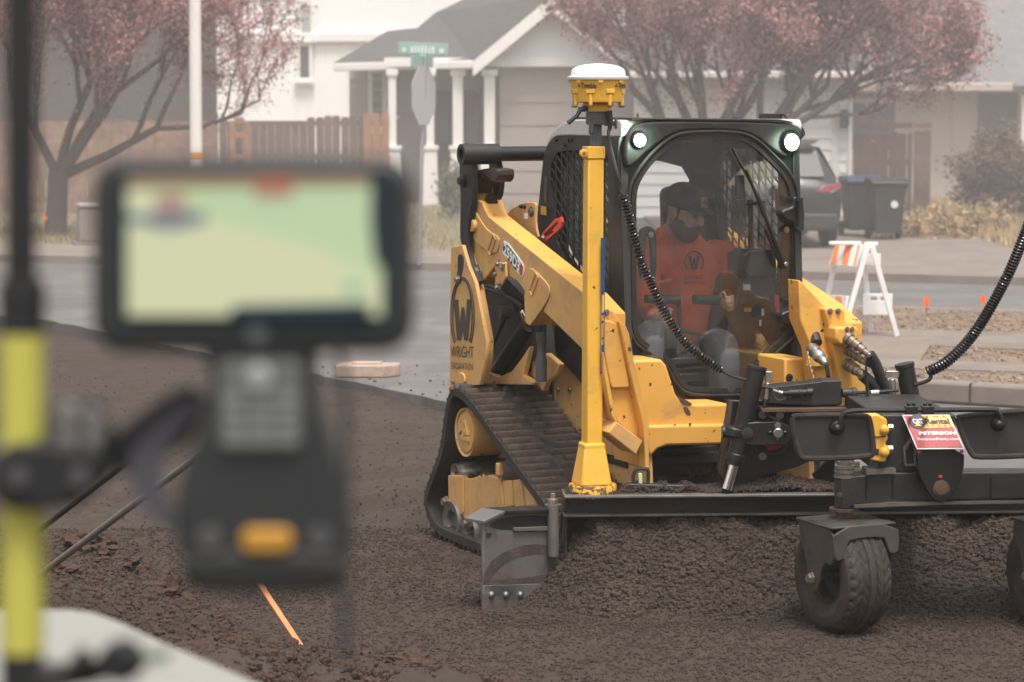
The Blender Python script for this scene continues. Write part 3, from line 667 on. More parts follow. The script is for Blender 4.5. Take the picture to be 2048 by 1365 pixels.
z = WF.F((396, 309), p.y).z-.15; zz = WF.F((396, 321), p.y).z-.15; b = MB(); b.cyl((.006, 0, zz), (.006, 0, z+.02), .084, n=16); b.build('band', M['orangetape'], root)
D = 32.3; p = WF.T((836, 530), .17); D = p.y; root = empty('street_sign', (p.x, D, .17), 0, 'street name sign post with a stop sign seen from behind', 'street sign')
rel = lambda px, py, dd=0: WF.F((px, py), D+dd)-Vector((p.x, D, .17))
tp = rel(850, 112); b = MB(); b.tube([(0, 0, 0), tp], [.028, .028], 10); b.build('pole', M['galv'], root)
M['signgreen'] = mat('green_sign_face', (.27, .42, .38), .5); M['signtext'] = mat('sign_lettering', (.6, .68, .64), .5); M['signback'] = mat('grey_sign_back', (.50, .49, .49), .45, .2)  # green and grey are paled, distance haze put into the colours
b = MB(); b.box((rel(801, 98)+rel(892, 98))/2, (.595, .012, .145), Matrix.Rotation(.03, 3, 'Y')); s1 = b.build('name_plate', M['signgreen'], root, bevel=.004)
for (xa, xb, ya, yb) in ((804, 812, 95, 104), (821, 827, 93, 106), (829, 833, 91, 106), (835, 840, 93, 106), (842, 847, 92, 107), (849, 854, 92, 107), (857, 861, 94, 108), (863, 869, 93, 107), (878, 888, 97, 107)):
    b = MB(); b.prism([rel(xa, yb, -.011), rel(xb, yb, -.011), rel(xb, ya, -.011), rel(xa, ya, -.011)], (0, .002, 0)); b.build('worn_letter', M['signtext'], s1, bevel=.0, smooth=0)
b = MB(); b.box(rel(844, 123, .0), (.03, .60, .13), Matrix.Rotation(R(-22), 3, 'Z')); b.box(rel(846, 112), (.08, .05, .03)); b.build('name_plate', M['signgreen'], root, bevel=.004)
c = rel(848, 192, -.05); rot = Matrix.Rotation(R(68), 3, 'Z'); pts = [c+rot @ Vector((.375*math.cos(R(22.5+45*i)), 0, .375*math.sin(R(22.5+45*i)))) for i in range(8)]
b = MB(); b.prism(pts, rot @ Vector((0, .006, 0)), ms=0); b.build('stop_sign', M['signback'], root)
p = WF.T((178, 492), .17); b = MB(); root = empty('utility_box', (p.x, p.y, .17), .3, 'grey tapered utility bollard by the left edge of the lawn', 'utility box')
q = [(-1, -1), (1, -1), (1, 1), (-1, 1)]; b.add([(i*.17, j*.17, .06) for i, j in q]+[(i*.13, j*.13, .52) for i, j in q], [(0, 1, 5, 4), (1, 2, 6, 5), (2, 3, 7, 6), (3, 0, 4, 7), (4, 5, 6, 7), (3, 2, 1, 0)])
b.build('cabinet', M['concrete'], root, bevel=.02); b = MB(); b.box((0, 0, .55), (.3, .3, .05)); b.build('lid', M['galv'], root, bevel=.01); b = MB(); b.box((0, 0, .03), (.42, .42, .06)); b.build('base', M['concrete'], root, bevel=.01)
M['flag'] = mat('fluorescent_orange_flag', (.95, .16, .03), .6)
for i, (px, py, H, l) in enumerate(((88, 478, .17, 'tiny orange marker flag at the foot of the leftmost tree'), (1848, 645, .24, 'orange marker flag on the street right of the barricade'), (1962, 640, .24, 'orange marker flag half hidden behind the right spiral cable'))):
    q = WF.T((px, py), .15 if i == 0 else .1); root = empty('marker_flag', q, .2*i, l, 'marker flag', 'orange marker flags')
    hgt = .36 if i == 0 else .26; b = MB(); b.tube([(0, 0, -.05), (-.01, 0, hgt)], .003, 5); b.build('wire', M['galv'], root)
    b = MB(); n = 8; hh = .12 if i == 0 else .15
    for k in range(n): t0, t1 = k/n, (k+1)/n; y0, y1 = .01*math.sin(t0*6), .01*math.sin(t1*6); s0, s1_ = 1-.75*t0, 1-.75*t1; b.add([(t0*.06-.01, y0, hgt-hh*.5-hh*.5*s0), (t1*.06-.01, y1, hgt-hh*.5-hh*.5*s1_), (t1*.06-.01, y1, hgt-hh*.5+hh*.5*s1_), (t0*.06-.01, y0, hgt-hh*.5+hh*.5*s0)], [(0, 1, 2, 3)])
    b.build('flag', M['flag'], root)
# concrete block on the asphalt
a = WF.T((672, 757), .1); c = WF.T((770, 757), .1); e_ = WF.T((798, 752), .1)
root = empty('concrete_block', ((a.x+c.x)/2, a.y+.12, .1), -.06, 'short kerb-like concrete block lying on the street beside the controller', 'concrete block')
bm = bmesh.new(); L = c.x-a.x
bmesh.ops.create_grid(bm, x_segments=2, y_segments=2, size=.5); bm.free()
b = MB()
b.prism([(-L/2, -.1, 0), (L/2, -.1, 0), (L/2+.10, .02, 0), (L/2+.10, .12, 0), (-L/2+.02, .14, 0), (-L/2, 0, 0)], (0, 0, .095)); o = b.build('block', mat('pinkish_concrete', (.42, .32, .26), .9, dirt=(.25, .19, .15), dscale=8, damt=.4, bump=.5, bscale=40), root, bevel=.012)
b = MB(); b.box((.04, .02, .10), (L*.62, .12, .02)); b.build('raised_top', o.data.materials[0], root, bevel=.008)

# ================= bins =================
M['binblue'] = mat('dark_blue_lid', (.03, .05, .09), .5); M['bingrey'] = mat('dark_bin_plastic', (.035, .036, .036), .5, dirt=(.07, .06, .055), dscale=3, damt=.4)
def bin_(base, rz, label, lid, logo):
    root = empty('wheelie_bin', base, rz, label, 'wheelie bin', 'wheelie bins by the garage')
    q = [(-1, -1), (1, -1), (1, 1), (-1, 1)]; b = MB(); b.add([(i*.22, j*.24, .12) for i, j in q]+[(i*.30, j*.36, .93) for i, j in q], [(0, 1, 5, 4), (1, 2, 6, 5), (2, 3, 7, 6), (3, 0, 4, 7), (4, 5, 6, 7), (3, 2, 1, 0)]); b.box((0, 0, .93), (.64, .76, .05)); b.build('body', M['bingrey'], root, bevel=.03)
    b = MB(); b.prism([(-.33, -.42, .96), (-.33, -.42, 1.0), (-.33, -.1, 1.07), (-.33, .3, 1.06), (-.33, .40, .96)], (.66, 0, 0)); b.build('lid', lid, root, bevel=.02); b = MB(); b.tube([(-.3, .42, .98), (.3, .42, .98)], .02, 8); b.build('handle', M['bingrey'], root)
    for s in (-1, 1): b = MB(); b.cyl((s*.24, .26, .13), (s*.30, .26, .13), .13, n=20); b.build('wheel', M['rubber'], root)
    if logo: b = MB(); b.lathe([(.0, 0), (.065, .0), (.065, .004), (0, .004)], (.08, -.345, .62), (0, -1, .11), n=20, caps=False); b.build('emblem', mat('pale_emblem', (.6, .62, .62), .5), root)
    root.scale = (.8, .8, .82)
p = WF.T((1730, 478), .17); bin_((p.x, p.y+.6, .17), .1, 'bin with a blue lid standing behind the darker bin', M['binblue'], False)
p = WF.T((1771, 480), .17); bin_((p.x, p.y, .17), .05, 'dark bin with a round pale emblem in front of the gate', M['bingrey'], True)

# ================= parked car (rear view) =================
M['carpaint'] = mat('dark_blue_grey_car_paint', (.03, .036, .042), .35, .3, coat=.15, dirt=(.10, .095, .09), dscale=3, damt=.3); M['carglass'] = mat('dark_car_window', (.03, .032, .032), .35, spec=.25); M['tail'] = mat('tail_lamp', (.22, .04, .035), .25)
M['plastic'] = mat('dark_trim_plastic', (.03, .03, .03), .6); M['plate'] = mat('licence_plate', (.6, .58, .52), .5)
p = WF.T((1562, 498), .178); root = empty('parked_car', (p.x, p.y, .178), R(2), 'dark blue-grey hatchback car parked nose-in before the white garage', 'car')
def sec(y, z0, zb, zt, wb, wt):   # lower, belt, roof; half widths
    return [(-wb*.93, y, z0), (-wb, y, z0+.18), (-wb, y, zb-.08), (-wb*.97, y, zb), (-wt-.05, y, zt-.12), (-wt+.1, y, zt-.02), (0, y, zt), (wt-.1, y, zt-.02), (wt+.05, y, zt-.12), (wb*.97, y, zb), (wb, y, zb-.08), (wb, y, z0+.18), (wb*.93, y, z0)]
S_ = [sec(0, .36, .86, .88, .84, .72), sec(.05, .28, .93, .98, .89, .70), sec(.14, .26, .96, 1.10, .91, .70), sec(.5, .25, .98, 1.56, .93, .60), sec(1.0, .25, .98, 1.63, .93, .62), sec(2.2, .25, .98, 1.62, .93, .62), sec(3.1, .25, .97, 1.1, .92, .66), sec(4.2, .27, .86, .92, .90, .75), sec(4.55, .35, .70, .74, .78, .6)]
vs = [q for s in S_ for q in s]; k = 13; fs = [(i*k+j, i*k+(j+1) % k, (i+1)*k+(j+1) % k, (i+1)*k+j) for i in range(len(S_)-1) for j in range(k)]+[tuple(range(k)), tuple(range((len(S_)-1)*k, len(S_)*k))]
b = MB(); b.add(vs, fs); o = b.build('body', M['carpaint'], root, smooth=50); ss = o.modifiers.new('sub', 'SUBSURF'); ss.levels = ss.render_levels = 2
b = MB(); b.prism([(-.66, .115, 1.05), (.66, .115, 1.05), (.565, .43, 1.48), (-.565, .43, 1.48)], Vector((0, -.025, .018))); b.build('rear_window', M['carglass'], root, bevel=.02)
for s in (-1, 1):
    b = MB(); b.prism([(s*.895, .6, 1.02), (s*.895, 2.9, 1.02), (s*.66, 2.2, 1.52), (s*.66, .8, 1.50)], (s*.02, 0, 0)); b.build('side_window', M['carglass'], root, bevel=.01)
    b = MB(); b.prism([(s*.50, -.03, .84), (s*.88, .06, .82), (s*.90, .10, .98), (s*.62, .03, .95)], (0, .12, 0)); b.build('tail_lamp', M['tail'], root, bevel=.015)
    for y in (.85, 3.6):
        b = MB(); b.lathe([(.2, -.1), (.32, -.1), (.34, -.06), (.34, .06), (.32, .1), (.2, .1)], (s*.82, y, .34), (1, 0, 0), n=28); t_ = b.build('tyre', M['rubber'], root); b = MB(); b.lathe([(.02, -.09), (.21, -.08), (.21, .08), (.02, .09)], (s*.82, y, .34), (1, 0, 0), n=20); b.build('rim', M['greymetal'], t_)
b = MB(); b.box((0, -.02, .40), (1.66, .12, .26)); b.build('bumper', M['plastic'], root, bevel=.04)
b = MB(); b.box((0, -.015, .70), (.34, .02, .17)); b.build('licence_plate', M['plate'], root, bevel=.005)
b = MB(); b.lathe([(.05, 0), (.065, .0), (.065, .012), (.05, .012)], (0, -.0, .90), (0, -1, 0), n=20); b.build('emblem', M['chrome'], root)
b = MB(); b.prism([(-.6, .40, 1.60), (.6, .40, 1.60), (.5, .28, 1.555), (-.5, .28, 1.555)], (0, 0, .02)); b.build('spoiler', M['carpaint'], root, bevel=.01); root.scale = (.9, .9, .88)

# ================= barricade =================
M['barwhite'] = mat('white_barricade_plastic', (.76, .75, .73), .5, dirt=(.62, .58, .54), dscale=6, damt=.4)
M['orange'] = mat('orange_reflective_stripe', (.85, .26, .10), .5)
p = WF.T((1722, 672), .245); Db = p.y; root = empty('barricade', (p.x, Db, .245), 0, 'white folding A-frame barricade with orange diagonal stripes on the footpath', 'barricade')
B0 = Vector((p.x, Db, .245)); bw = lambda px, py, dd=0: WF.F((px, py), Db+dd)-B0
def leg(b, a, c, w_=.042, t=.032): 
    a, c = Vector(a), Vector(c); d = (c-a).normalized(); n = Vector((0, 1, 0)); s = d.cross(n).normalized()*w_/2; b.prism([a-s, a+s, c+s, c-s], (0, t, 0))
# left panel: faces the viewer's left and leans back;  right panel: leans the other way
fl, bl_ = bw(1662, 640, .25), bw(1640, 585, .25)
for nm, pts in (('leg', [(1699, 500, .1, 1686, 632, -.35)]),): pass
for (ax, ay, ad, cx, cy, cdp) in ((1679, 488, .12, 1640, 640, .30), (1736, 492, -.10, 1685, 650, -.12), (1725, 492, .12, 1742, 668, .22), (1744, 492, -.08, 1795, 670, -.08)):
    a = bw(ax, ay, ad); c = bw(cx, cy, cdp); c.z = max(c.z, 0) ; c.z = .0; b = MB(); leg(b, a, c); b.build('leg', M['barwhite'], root, bevel=.006)
def rail(quad, stripes, nm):
    q = [bw(*t) for t in quad]; n = (q[1]-q[0]).cross(q[3]-q[0]).normalized(); n = n if n.y > 0 else -n
    b = MB(); b.prism(q, n*.025); o = b.build(nm, M['barwhite'], root, bevel=.004)
    for (u0, u1, sh) in stripes:
        P_ = lambda u, v: (q[0]*(1-u)+q[1]*u)*(1-v)+(q[3]*(1-u)+q[2]*u)*v
        cl = lambda u: min(max(u, .01), .99)
        b = MB(); b.prism([P_(cl(u0), .04), P_(cl(u1), .04), P_(cl(u1+sh), .96), P_(cl(u0+sh), .96)], -n*.002); b.build('stripe', M['orange'], o, smooth=0)
rail(((1657, 531, .13), (1710, 534, -.1), (1728, 489, -.09), (1672, 485, .13)), ((.04, .25, -.1), (.48, .70, -.12), (.93, .99, -.12)), 'striped_board')
rail(((1644, 617, .27), (1688, 620, -.12), (1694, 592, -.11), (1647, 590, .26)), ((.12, .36, -.1), (.62, .88, -.1)), 'striped_board')
for (x0, x1, y0, y1) in ((1728, 1762, 508, 531), (1726, 1785, 588, 631)):
    a = bw(x0, y1, .1); c = bw(x1, y0, .1); b = MB(); hh = []
    if x1 > 1770:
        for u in (.25, .6):
            xa = a.x+(c.x-a.x)*u; hh.append([(xa, a.y, a.z+.12), (xa+.055, a.y, a.z+.12), (xa+.055, a.y, a.z+.15), (xa, a.y, a.z+.15)])
    b.prism([(a.x, a.y, a.z), (c.x, a.y, a.z), (c.x, a.y, c.z), (a.x, a.y, c.z)], (0, .03, 0), holes=hh); b.build('cross_board', M['barwhite'], root, bevel=.004)
b = MB(); b.box(bw(1690, 487), (.26, .04, .03)); b.box(bw(1742, 489), (.11, .05, .035)); b.build('hinge_cap', M['barwhite'], root, bevel=.008)
# ================= compact track loader =================
YAW = R(25); LO = Vector(((1422-1024)/FPX*11.54, 11.54, 0)); LF = Fr(LO, YAW)
LD = empty('track_loader', LO, YAW, 'yellow compact track loader with black enclosed cab and both cab lights lit', 'track loader')
F, S, T = LF.F, LF.S, LF.T
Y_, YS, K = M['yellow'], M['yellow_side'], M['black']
XT0, XT1 = -.87, -.45           # track
XA0, XA1 = -.735, -.625         # arm
XC = -.472                      # cab side
def mirx(v): return Vector((-v[0], v[1], v[2]))
def bolt(b, p, ax, r=.012, h=.01, n=6, m=0):
    b.marks.append((len(b.v), len(b.f)))
    b.lathe([(r*1.5, 0), (r*1.5, h*.3), (r, h*.3), (r, h)], p, ax, n=12 if n > 6 else 6, m=m)

# ---- tracks ----
def make_track(sgn):
    P = [(905, 771), (925, 770), (985, 880), (1075, 1011), (1120, 1085)]
    pts = [S(p, XT0) for p in P]; loop = [Vector((0, q.y, q.z)) for q in pts]
    yf = loop[-1].y; yr = S((860, 1050), XT0).y
    top = loop[0]; 
    path = [Vector((0, top.y+.09, .66)), Vector((0, top.y+.01, .775)), Vector((0, loop[1].y-.06, .755))]
    lin = lambda t: Vector((0, loop[1].y-.06, .755)).lerp(Vector((0, -.18, .30)), t)
    path += [lin(.33), lin(.66), lin(.94), Vector((0, -.27, .20)), Vector((0, -.265, .09)), Vector((0, -.16, .035)), Vector((0, .3, .03)), Vector((0, .8, .03)), Vector((0, 1.17, .035)), Vector((0, 1.31, .10)), Vector((0, 1.345, .21)), Vector((0, top.y+.17, .45))]
    n = len(path); sm = []
    for i in range(n):
        a, b_, c, d = path[i-1], path[i], path[(i+1) % n], path[(i+2) % n]
        for k in range(8):
            t = k/8; sm.append(.5*((2*b_)+(c-a)*t+(2*a-5*b_+4*c-d)*t*t+(3*b_-a-3*c+d)*t**3))
    # resample evenly
    L = [0]; 
    for i in range(len(sm)): L.append(L[-1]+(sm[(i+1) % len(sm)]-sm[i]).length)
    tot = L[-1]; N = 88; ev = []; j = 0
    for i in range(N):
        s_ = tot*i/N
        while L[j+1] < s_: j += 1
        t = (s_-L[j])/(L[j+1]-L[j]); ev.append(sm[j].lerp(sm[(j+1) % len(sm)], t))
    x0, x1 = (XT0, XT1); cx = (x0+x1)/2; w_ = x1-x0
    b = MB(); cen = sum(ev, Vector())/N; nr = []
    for i in range(N):
        t = (ev[(i+1) % N]-ev[i-1]).normalized(); nn = Vector((0, -t.z, t.y)); nn = nn if nn.dot(ev[i]-cen) > 0 else -nn; nr.append(nn)
    sec_ = [(x0, -.0), (x0, -.038), (x0+.05, -.05), (x1-.05, -.05), (x1, -.038), (x1, 0)]; vs = []
    for i in range(N):
        for (x, h) in sec_: p = ev[i]+nr[i]*h; vs.append((x*sgn*-1*-1 if sgn > 0 else -x, p.y, p.z))
    k = 6; b.add(vs, [(i*k+j, i*k+(j+1) % k, ((i+1) % N)*k+(j+1) % k, ((i+1) % N)*k+j) for i in range(N) for j in range(k)])
    belt = b
    g = MB(); rr = random.Random(3)
    M_ = 68
    for i in range(M_):
        s_ = tot*i/M_; j = max(q for q in range(len(L)) if L[q] <= s_+1e-9); j = min(j, len(sm)-1); t = (s_-L[j])/(L[j+1]-L[j]) if L[j+1] > L[j] else 0
        p = sm[j].lerp(sm[(j+1) % len(sm)], t); tg = (sm[(j+1) % len(sm)]-sm[j]).normalized(); nn = Vector((0, -tg.z, tg.y)); nn = nn if nn.dot(p-cen) > 0 else -nn
        a = .5+.035*(1 if i % 2 else -1)*1
        # two long lugs separated by a stepped gap that wanders across the belt, so a staggered dark row shows
        for (u0, u1, sh) in ((.01, .36 if i % 2 else .46, 0), (.50 if i % 2 else .60, .99, 0)):
            vs = []
            for (uu) in (u0, u1):
                x = x0+w_*uu
                for (dt, h, ) in ((-.0155, -.002), (-.010, .020), (-.003, .025), (.004, .020), (.0125, -.002)):
                    q = p+tg*(dt)+nn*(h); vs.append((x if sgn > 0 else -x, q.y, q.z))
            g.add(vs, [(0, 1, 6, 5), (1, 2, 7, 6), (2, 3, 8, 7), (3, 4, 9, 8), (0, 5, 9, 4), (0, 4, 3, 2, 1), (5, 6, 7, 8, 9)])
    tr_ = belt.build('track', M['rubber'], LD, smooth=50)
    g.build('track_lugs', M['rubber_mud'], tr_, bevel=.003, smooth=50)
    # undercarriage
    X = XT0+.035
    U = [z6(*q) for q in ((205, 520), (288, 522), (310, 540), (345, 535), (400, 512), (440, 522), (510, 545), (560, 560), (610, 552), (660, 580), (700, 680), (700, 770), (520, 790), (400, 800), (375, 762), (335, 800), (318, 812), (285, 740), (230, 722), (207, 660))]
    pts = [S(q, X) for q in U]; pts = [Vector((v.x*(1 if sgn > 0 else -1), v.y, v.z)) for v in pts]
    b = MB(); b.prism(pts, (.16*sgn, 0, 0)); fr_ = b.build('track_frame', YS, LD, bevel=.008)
    for q in ((200, 665), (315, 785)):
        p = S(z6(*q), X); b = MB(); bolt(b, Vector((p.x*sgn, p.y, p.z)), (-sgn, 0, 0), .02, .025); b.build('bolt', M['brass'], fr_)
    for (qa, qb) in (((295, 525), (295, 720)), ((500, 548), (520, 700))):
        pa, pb = S(z6(*qa), X), S(z6(*qb), X); b = MB(); b.tube([Vector((pa.x*sgn-.004*sgn, pa.y, pa.z)), Vector((pb.x*sgn-.004*sgn, pb.y, pb.z))], .006, 6); b.build('weld_seam', YS, fr_)
    for (qa, qb, qc, qd) in (((505, 560), (548, 548), (560, 690), (518, 700)), ((560, 548), (600, 540), (620, 690), (575, 700)), ((620, 600), (655, 600), (690, 690), (635, 690))):
        pp_ = [S(z6(*q), X-.012) for q in (qa, qb, qc, qd)]; pp_ = [Vector((v.x*sgn, v.y, v.z)) for v in pp_]; b = MB(); b.prism(pp_, (.02*sgn, 0, 0)); b.build('rib', YS, fr_, bevel=.006)
    p = S(z6(302, 287), XT0+.02); rad = .118
    b = MB(); b.lathe([(0, 0), (rad*.80, 0), (rad*.82, -.012), (rad*.9, -.012), (rad*.93, .0), (rad, .004), (rad, -.36), (0, -.36)], Vector((p.x*sgn, p.y, p.z)), (-sgn, 0, 0), n=40, caps=False); dr = b.build('drive_motor', YS, LD)
    b = MB()
    for (a0, a1, l) in ((40, .03, .1), (130, .03, .08), (250, .03, .09)):
        c_, s_ = math.cos(R(a0)), math.sin(R(a0)); b.box((p.x*sgn-.004*sgn, p.y+c_*a1, p.z+s_*a1), (.014, .022, l), Matrix.Rotation(R(a0+20), 3, 'X'))
    bolt(b, Vector((p.x*sgn, p.y, p.z)), (-sgn, 0, 0), .02, .012); b.build('raised_mark', YS, dr, bevel=.004)
    def roller(q, r, dx=0, m=M['rubber'], w2=.30, x=XT0+.05):
        p = S(z6(*q), XT0+.05+dx) if isinstance(q, tuple) else q
        b = MB(); b.lathe([(0, -.0), (r*.45, -.01), (r*.5, .02), (r*.82, .03), (r*.88, 0), (r, -.01), (r, -w2), (0, -w2)], Vector((p.x*sgn, p.y, p.z)), (-sgn, 0, 0), n=30, caps=False); return b.build('roller', m if m is not M['rubber'] else M['scraped'], LD)
    roller((250, 770), .118); roller((350, 830), .088); roller((272, 505), .055, .02, M['steel']); roller((350, 505), .055, .14, M['rubber'])
    roller((522, 495), .052, .0, M['rubber'])
    p = S(z6(505, 487), X); b = MB(); b.box((p.x*sgn, p.y, p.z), (.06, .035, .06)); b.build('lug', YS, LD, bevel=.006)
    v0 = Vector((XT0+.05, -.10, .16)); roller(v0, .12); v1 = Vector((XT0+.05, .35, .12)); roller(v1, .085); v2 = Vector((XT0+.05, .62, .12)); roller(v2, .085)
    # mud heaped on the frame
    b = MB(); q = random.Random(9)
    for i in range(26):
        p = S(z6(320+q.random()*190, 520+q.uniform(-8, 6)), X+q.uniform(.0, .12)); b.ell((p.x*sgn, p.y, p.z), (.02*q.uniform(.6, 1.4), .022*q.uniform(.6, 1.5), .014*q.uniform(.5, 1.3)), nu=7, nv=5)
    b.build('packed_mud', M['clod'], LD)['kind'] = 'stuff'
make_track(1); make_track(-1)

# ---- chassis ----
side = [(957, 775), (975, 705), (1000, 745), (1040, 730), (1058, 700), (1072, 650), (1110, 640), (1206, 712), (1262, 800), (1292, 880), (1297, 1000), (1180, 1000), (1120, 850), (1060, 772), (1000, 768)]
XS = -.44
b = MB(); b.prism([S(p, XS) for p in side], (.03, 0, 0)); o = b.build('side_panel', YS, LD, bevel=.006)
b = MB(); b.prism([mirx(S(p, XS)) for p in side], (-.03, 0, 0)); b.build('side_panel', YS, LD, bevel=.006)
b = MB(); pp_ = [S(z3(*q), XS-.006) for q in ((733, 245), (775, 262), (1000, 470), (1000, 690), (895, 582), (737, 402))]; b.prism(pp_, (.02, 0, 0)); b.build('engine_vent', M['cabgrey'], LD, bevel=.004)
b = MB()
for q in ((757, 600), (880, 815), (820, 600), (1040, 850)): bolt(b, S(z3(*q), XS-.001), (-1, 0, 0), .009, .01)
b.build('bolts', M['brass'], LD)
b = MB(); pts = [S(z3(*q), XS-.005) for q in ((712, 478), (735, 476), (735, 528), (712, 528))]; b.prism(pts, (.003, 0, 0)); b.build('sticker', M['inkwhite'], LD)
b = MB(); pts = [S(z3(*q), XS-.005) for q in ((737, 476), (744, 476), (744, 524), (737, 524))]; b.prism(pts, (.003, 0, 0)); b.build('sticker', M['red'], LD)
text('lettering', '2 15', S(z3(622, 586), XS-.004), S(z3(660, 612), XS-.004), S(z3(630, 560), XS-.004), M['ink'], LD, 0, out=(-1, 0, 0))
b = MB(); pts = [S(z3(*q), XS+.001) for q in ((823, 835), (1165, 860))]; b.tube([v+Vector((-.002, 0, 0)) for v in pts], .0035, 5); b.build('panel_gap', K, LD)
# inner fender curl and the darker engine bay
b = MB(); b.box((0, 1.02, .62), (.80, .10, .8)); b.box((0, .55, .42), (.80, 1.0, .30)); b.build('chassis', M['black_dusty'], LD, bevel=.01)
b = MB(); b.box((0, 1.32, .66), (1.12, .44, .66)); b.build('engine_hood', YS, LD, bevel=.03)
# rear upright with lettering
XR = -.80
pl = [z1(168, 1080), z1(230, 1065), z1(262, 1180), z1(300, 1270), z3(362, 332), z3(355, 440), z3(325, 575), z3(160, 590), z3(162, 300)]
def upright(mr):
    b = MB(); pts = [S(p, XR) for p in pl]; ds = [Vector((.02, 0, 0)), Vector((-.02, 0, 0))]
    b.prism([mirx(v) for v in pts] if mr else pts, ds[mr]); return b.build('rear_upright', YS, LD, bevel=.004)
upr = upright(0); upright(1)
b = MB(); pts = [S(p, XR+.02) for p in (z1(245, 1100), z1(300, 1290), z3(355, 332), z3(350, 440), z3(320, 572), z3(250, 585))]; b.prism(pts, (.05, 0, 0)); b.build('upright_box', YS, LD, bevel=.006)
b = MB(); b.prism([mirx(v) for v in pts], (-.05, 0, 0)); b.build('upright_box', YS, LD, bevel=.006)
X = XR-.003
b = MB(); pts = chaikin([S(z1(*q), X) for q in ((205, 1125), (220, 1113), (236, 1128), (236, 1180), (222, 1240), (222, 1275), (205, 1280), (198, 1255), (206, 1200))], 2); b.prism(pts, (.004, 0, 0)); b.build('slot', M['black_dusty'], upr)
b = MB(); bolt(b, S(z1(210, 1255), X), (-1, 0, 0), .014, .02); b.build('pin', M['brass'], upr)
b = MB(); bolt(b, S(z3(183, 558), X), (-1, 0, 0), .009, .01); b.build('bolt', M['brass'], upr)
b = MB(); b.prism(chaikin([S(z3(*q), X-.01) for q in ((203, 570), (205, 515), (222, 503), (240, 522), (243, 570))], 1), (.012, 0, 0)); b.build('lifting_lug', YS, upr, bevel=.004)
M['brownink'] = mat('dark_brown_print', (.06, .045, .035), .6)
b = MB(); b.prism([S(z3(*q), X) for q in ((183, 110), (208, 108), (216, 245), (228, 150), (241, 150), (249, 245), (257, 108), (279, 106), (262, 330), (241, 330), (233, 262), (224, 330), (203, 330))], (-.0012, 0, 0)); b.build('emblem', M['brownink'], upr, smooth=0)
for rx, ry in ((64, 208), (54, 196)):
    b = MB(); b.tube([S(z3(232+rx*math.cos(R(a))*(1.0 if rx > 60 else .98), 195-ry*math.sin(R(a))), X) for a in range(-46, 227, 8)], .0035, 4); b.build('emblem_ring', M['brownink'], upr, smooth=0)
text('lettering', 'WRIGHT', S(z3(168, 422), X), S(z3(292, 427), X), S(z3(168, 360), X), M['brownink'], upr, .0, out=(-1, 0, 0), thick=.001)
text('lettering', 'EXCAVATION', S(z3(173, 486), X), S(z3(289, 494), X), S(z3(173, 450), X), M['brownink'], upr, .0, out=(-1, 0, 0), thick=.001)

# ---- lift arms ----
arm = [z1(275, 930), z1(285, 850), (955, 400), (964, 404), z1(352, 868), z1(372, 908), z1(905, 1335), (1207, 628), (1207, 742), z3(895, 390), z3(672, 172), z3(690, 130), z3(604, 250), z3(590, 250), z3(570, 228), z3(568, 90), z1(570, 1315), z1(530, 1262), z1(465, 1225), z1(432, 1150), z1(410, 1180), z1(345, 1262), z1(318, 1283), z1(300, 1260), z1(285, 1130)]
def lift_arm(mr):
    mm = (lambda v: Vector((-v[0]-.13, v[1], v[2]-.09))) if mr else (lambda v: v); s = -1 if mr else 1
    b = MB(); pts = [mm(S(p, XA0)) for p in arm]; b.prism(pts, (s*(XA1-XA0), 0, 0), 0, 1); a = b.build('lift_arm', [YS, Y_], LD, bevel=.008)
    # raised reinforcing plate outlines
    for poly in ([z1(285, 905), z1(300, 880), z1(330, 935), z1(370, 990), z1(430, 1020), z1(428, 1075), z1(410, 1120), z1(350, 1090), z1(300, 1050), z1(280, 1000)],
                 [z1(590, 1190), z1(615, 1195), z1(700, 1280), z3(708, 80), z3(685, 130), z3(604, 248), z3(592, 248), z3(572, 225), z3(572, 40)]):
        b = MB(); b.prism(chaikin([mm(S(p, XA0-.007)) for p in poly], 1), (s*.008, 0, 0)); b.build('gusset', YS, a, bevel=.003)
    for q, w_, h_ in ((z1(392, 1065), .035, .10), (z1(622, 1280), .035, .11)):
        c_ = mm(S(q, XA0-.009)); b = MB(); rot = Matrix.Rotation(R(38)*1, 3, 'X')
        b.tube([c_+rot @ Vector((0, w_*.5*i, h_*.5*j)) for i, j in ((-1, -1), (-1, 1), (1, 1), (1, -1), (-1, -1))], .004, 5); b.build('embossed_pocket', YS, a)
    c_ = mm(S(z1(325, 1215), XA0)); b = MB(); b.lathe([(.038, 0), (.038, .012), (.026, .014), (.026, .03), (.012, .032), (.0, .03)], c_, (-s, 0, 0), n=20, caps=False); b.build('pivot_pin', M['brass'], a)
    c_ = mm(S(z1(300, 960), XA0-.006)); b = MB(); b.lathe([(.03, 0), (.03, .02), (.02, .022), (0, .02)], c_, (-s, 0, 0), n=18, caps=False); b.build('pivot_pin', YS, a)
    # upper end: inclined yellow plate between the links
    b = MB(); pts = [mm(F(z1(*q), S(z1(350, 800), -.68).y)) for q in ((318, 835), (330, 760), (345, 668), (375, 672), (400, 740), (418, 845), (360, 880))]; b.prism(pts, (0, .05, 0)); b.build('upper_end', Y_, a, bevel=.006)
    b = MB(); pts = [mm(S(p, -.60)) for p in (z1(440, 850), z1(520, 905), z1(560, 990), z1(420, 930))]
    # black smear of grease at the top
    return a
A0 = lift_arm(0); lift_arm(1)
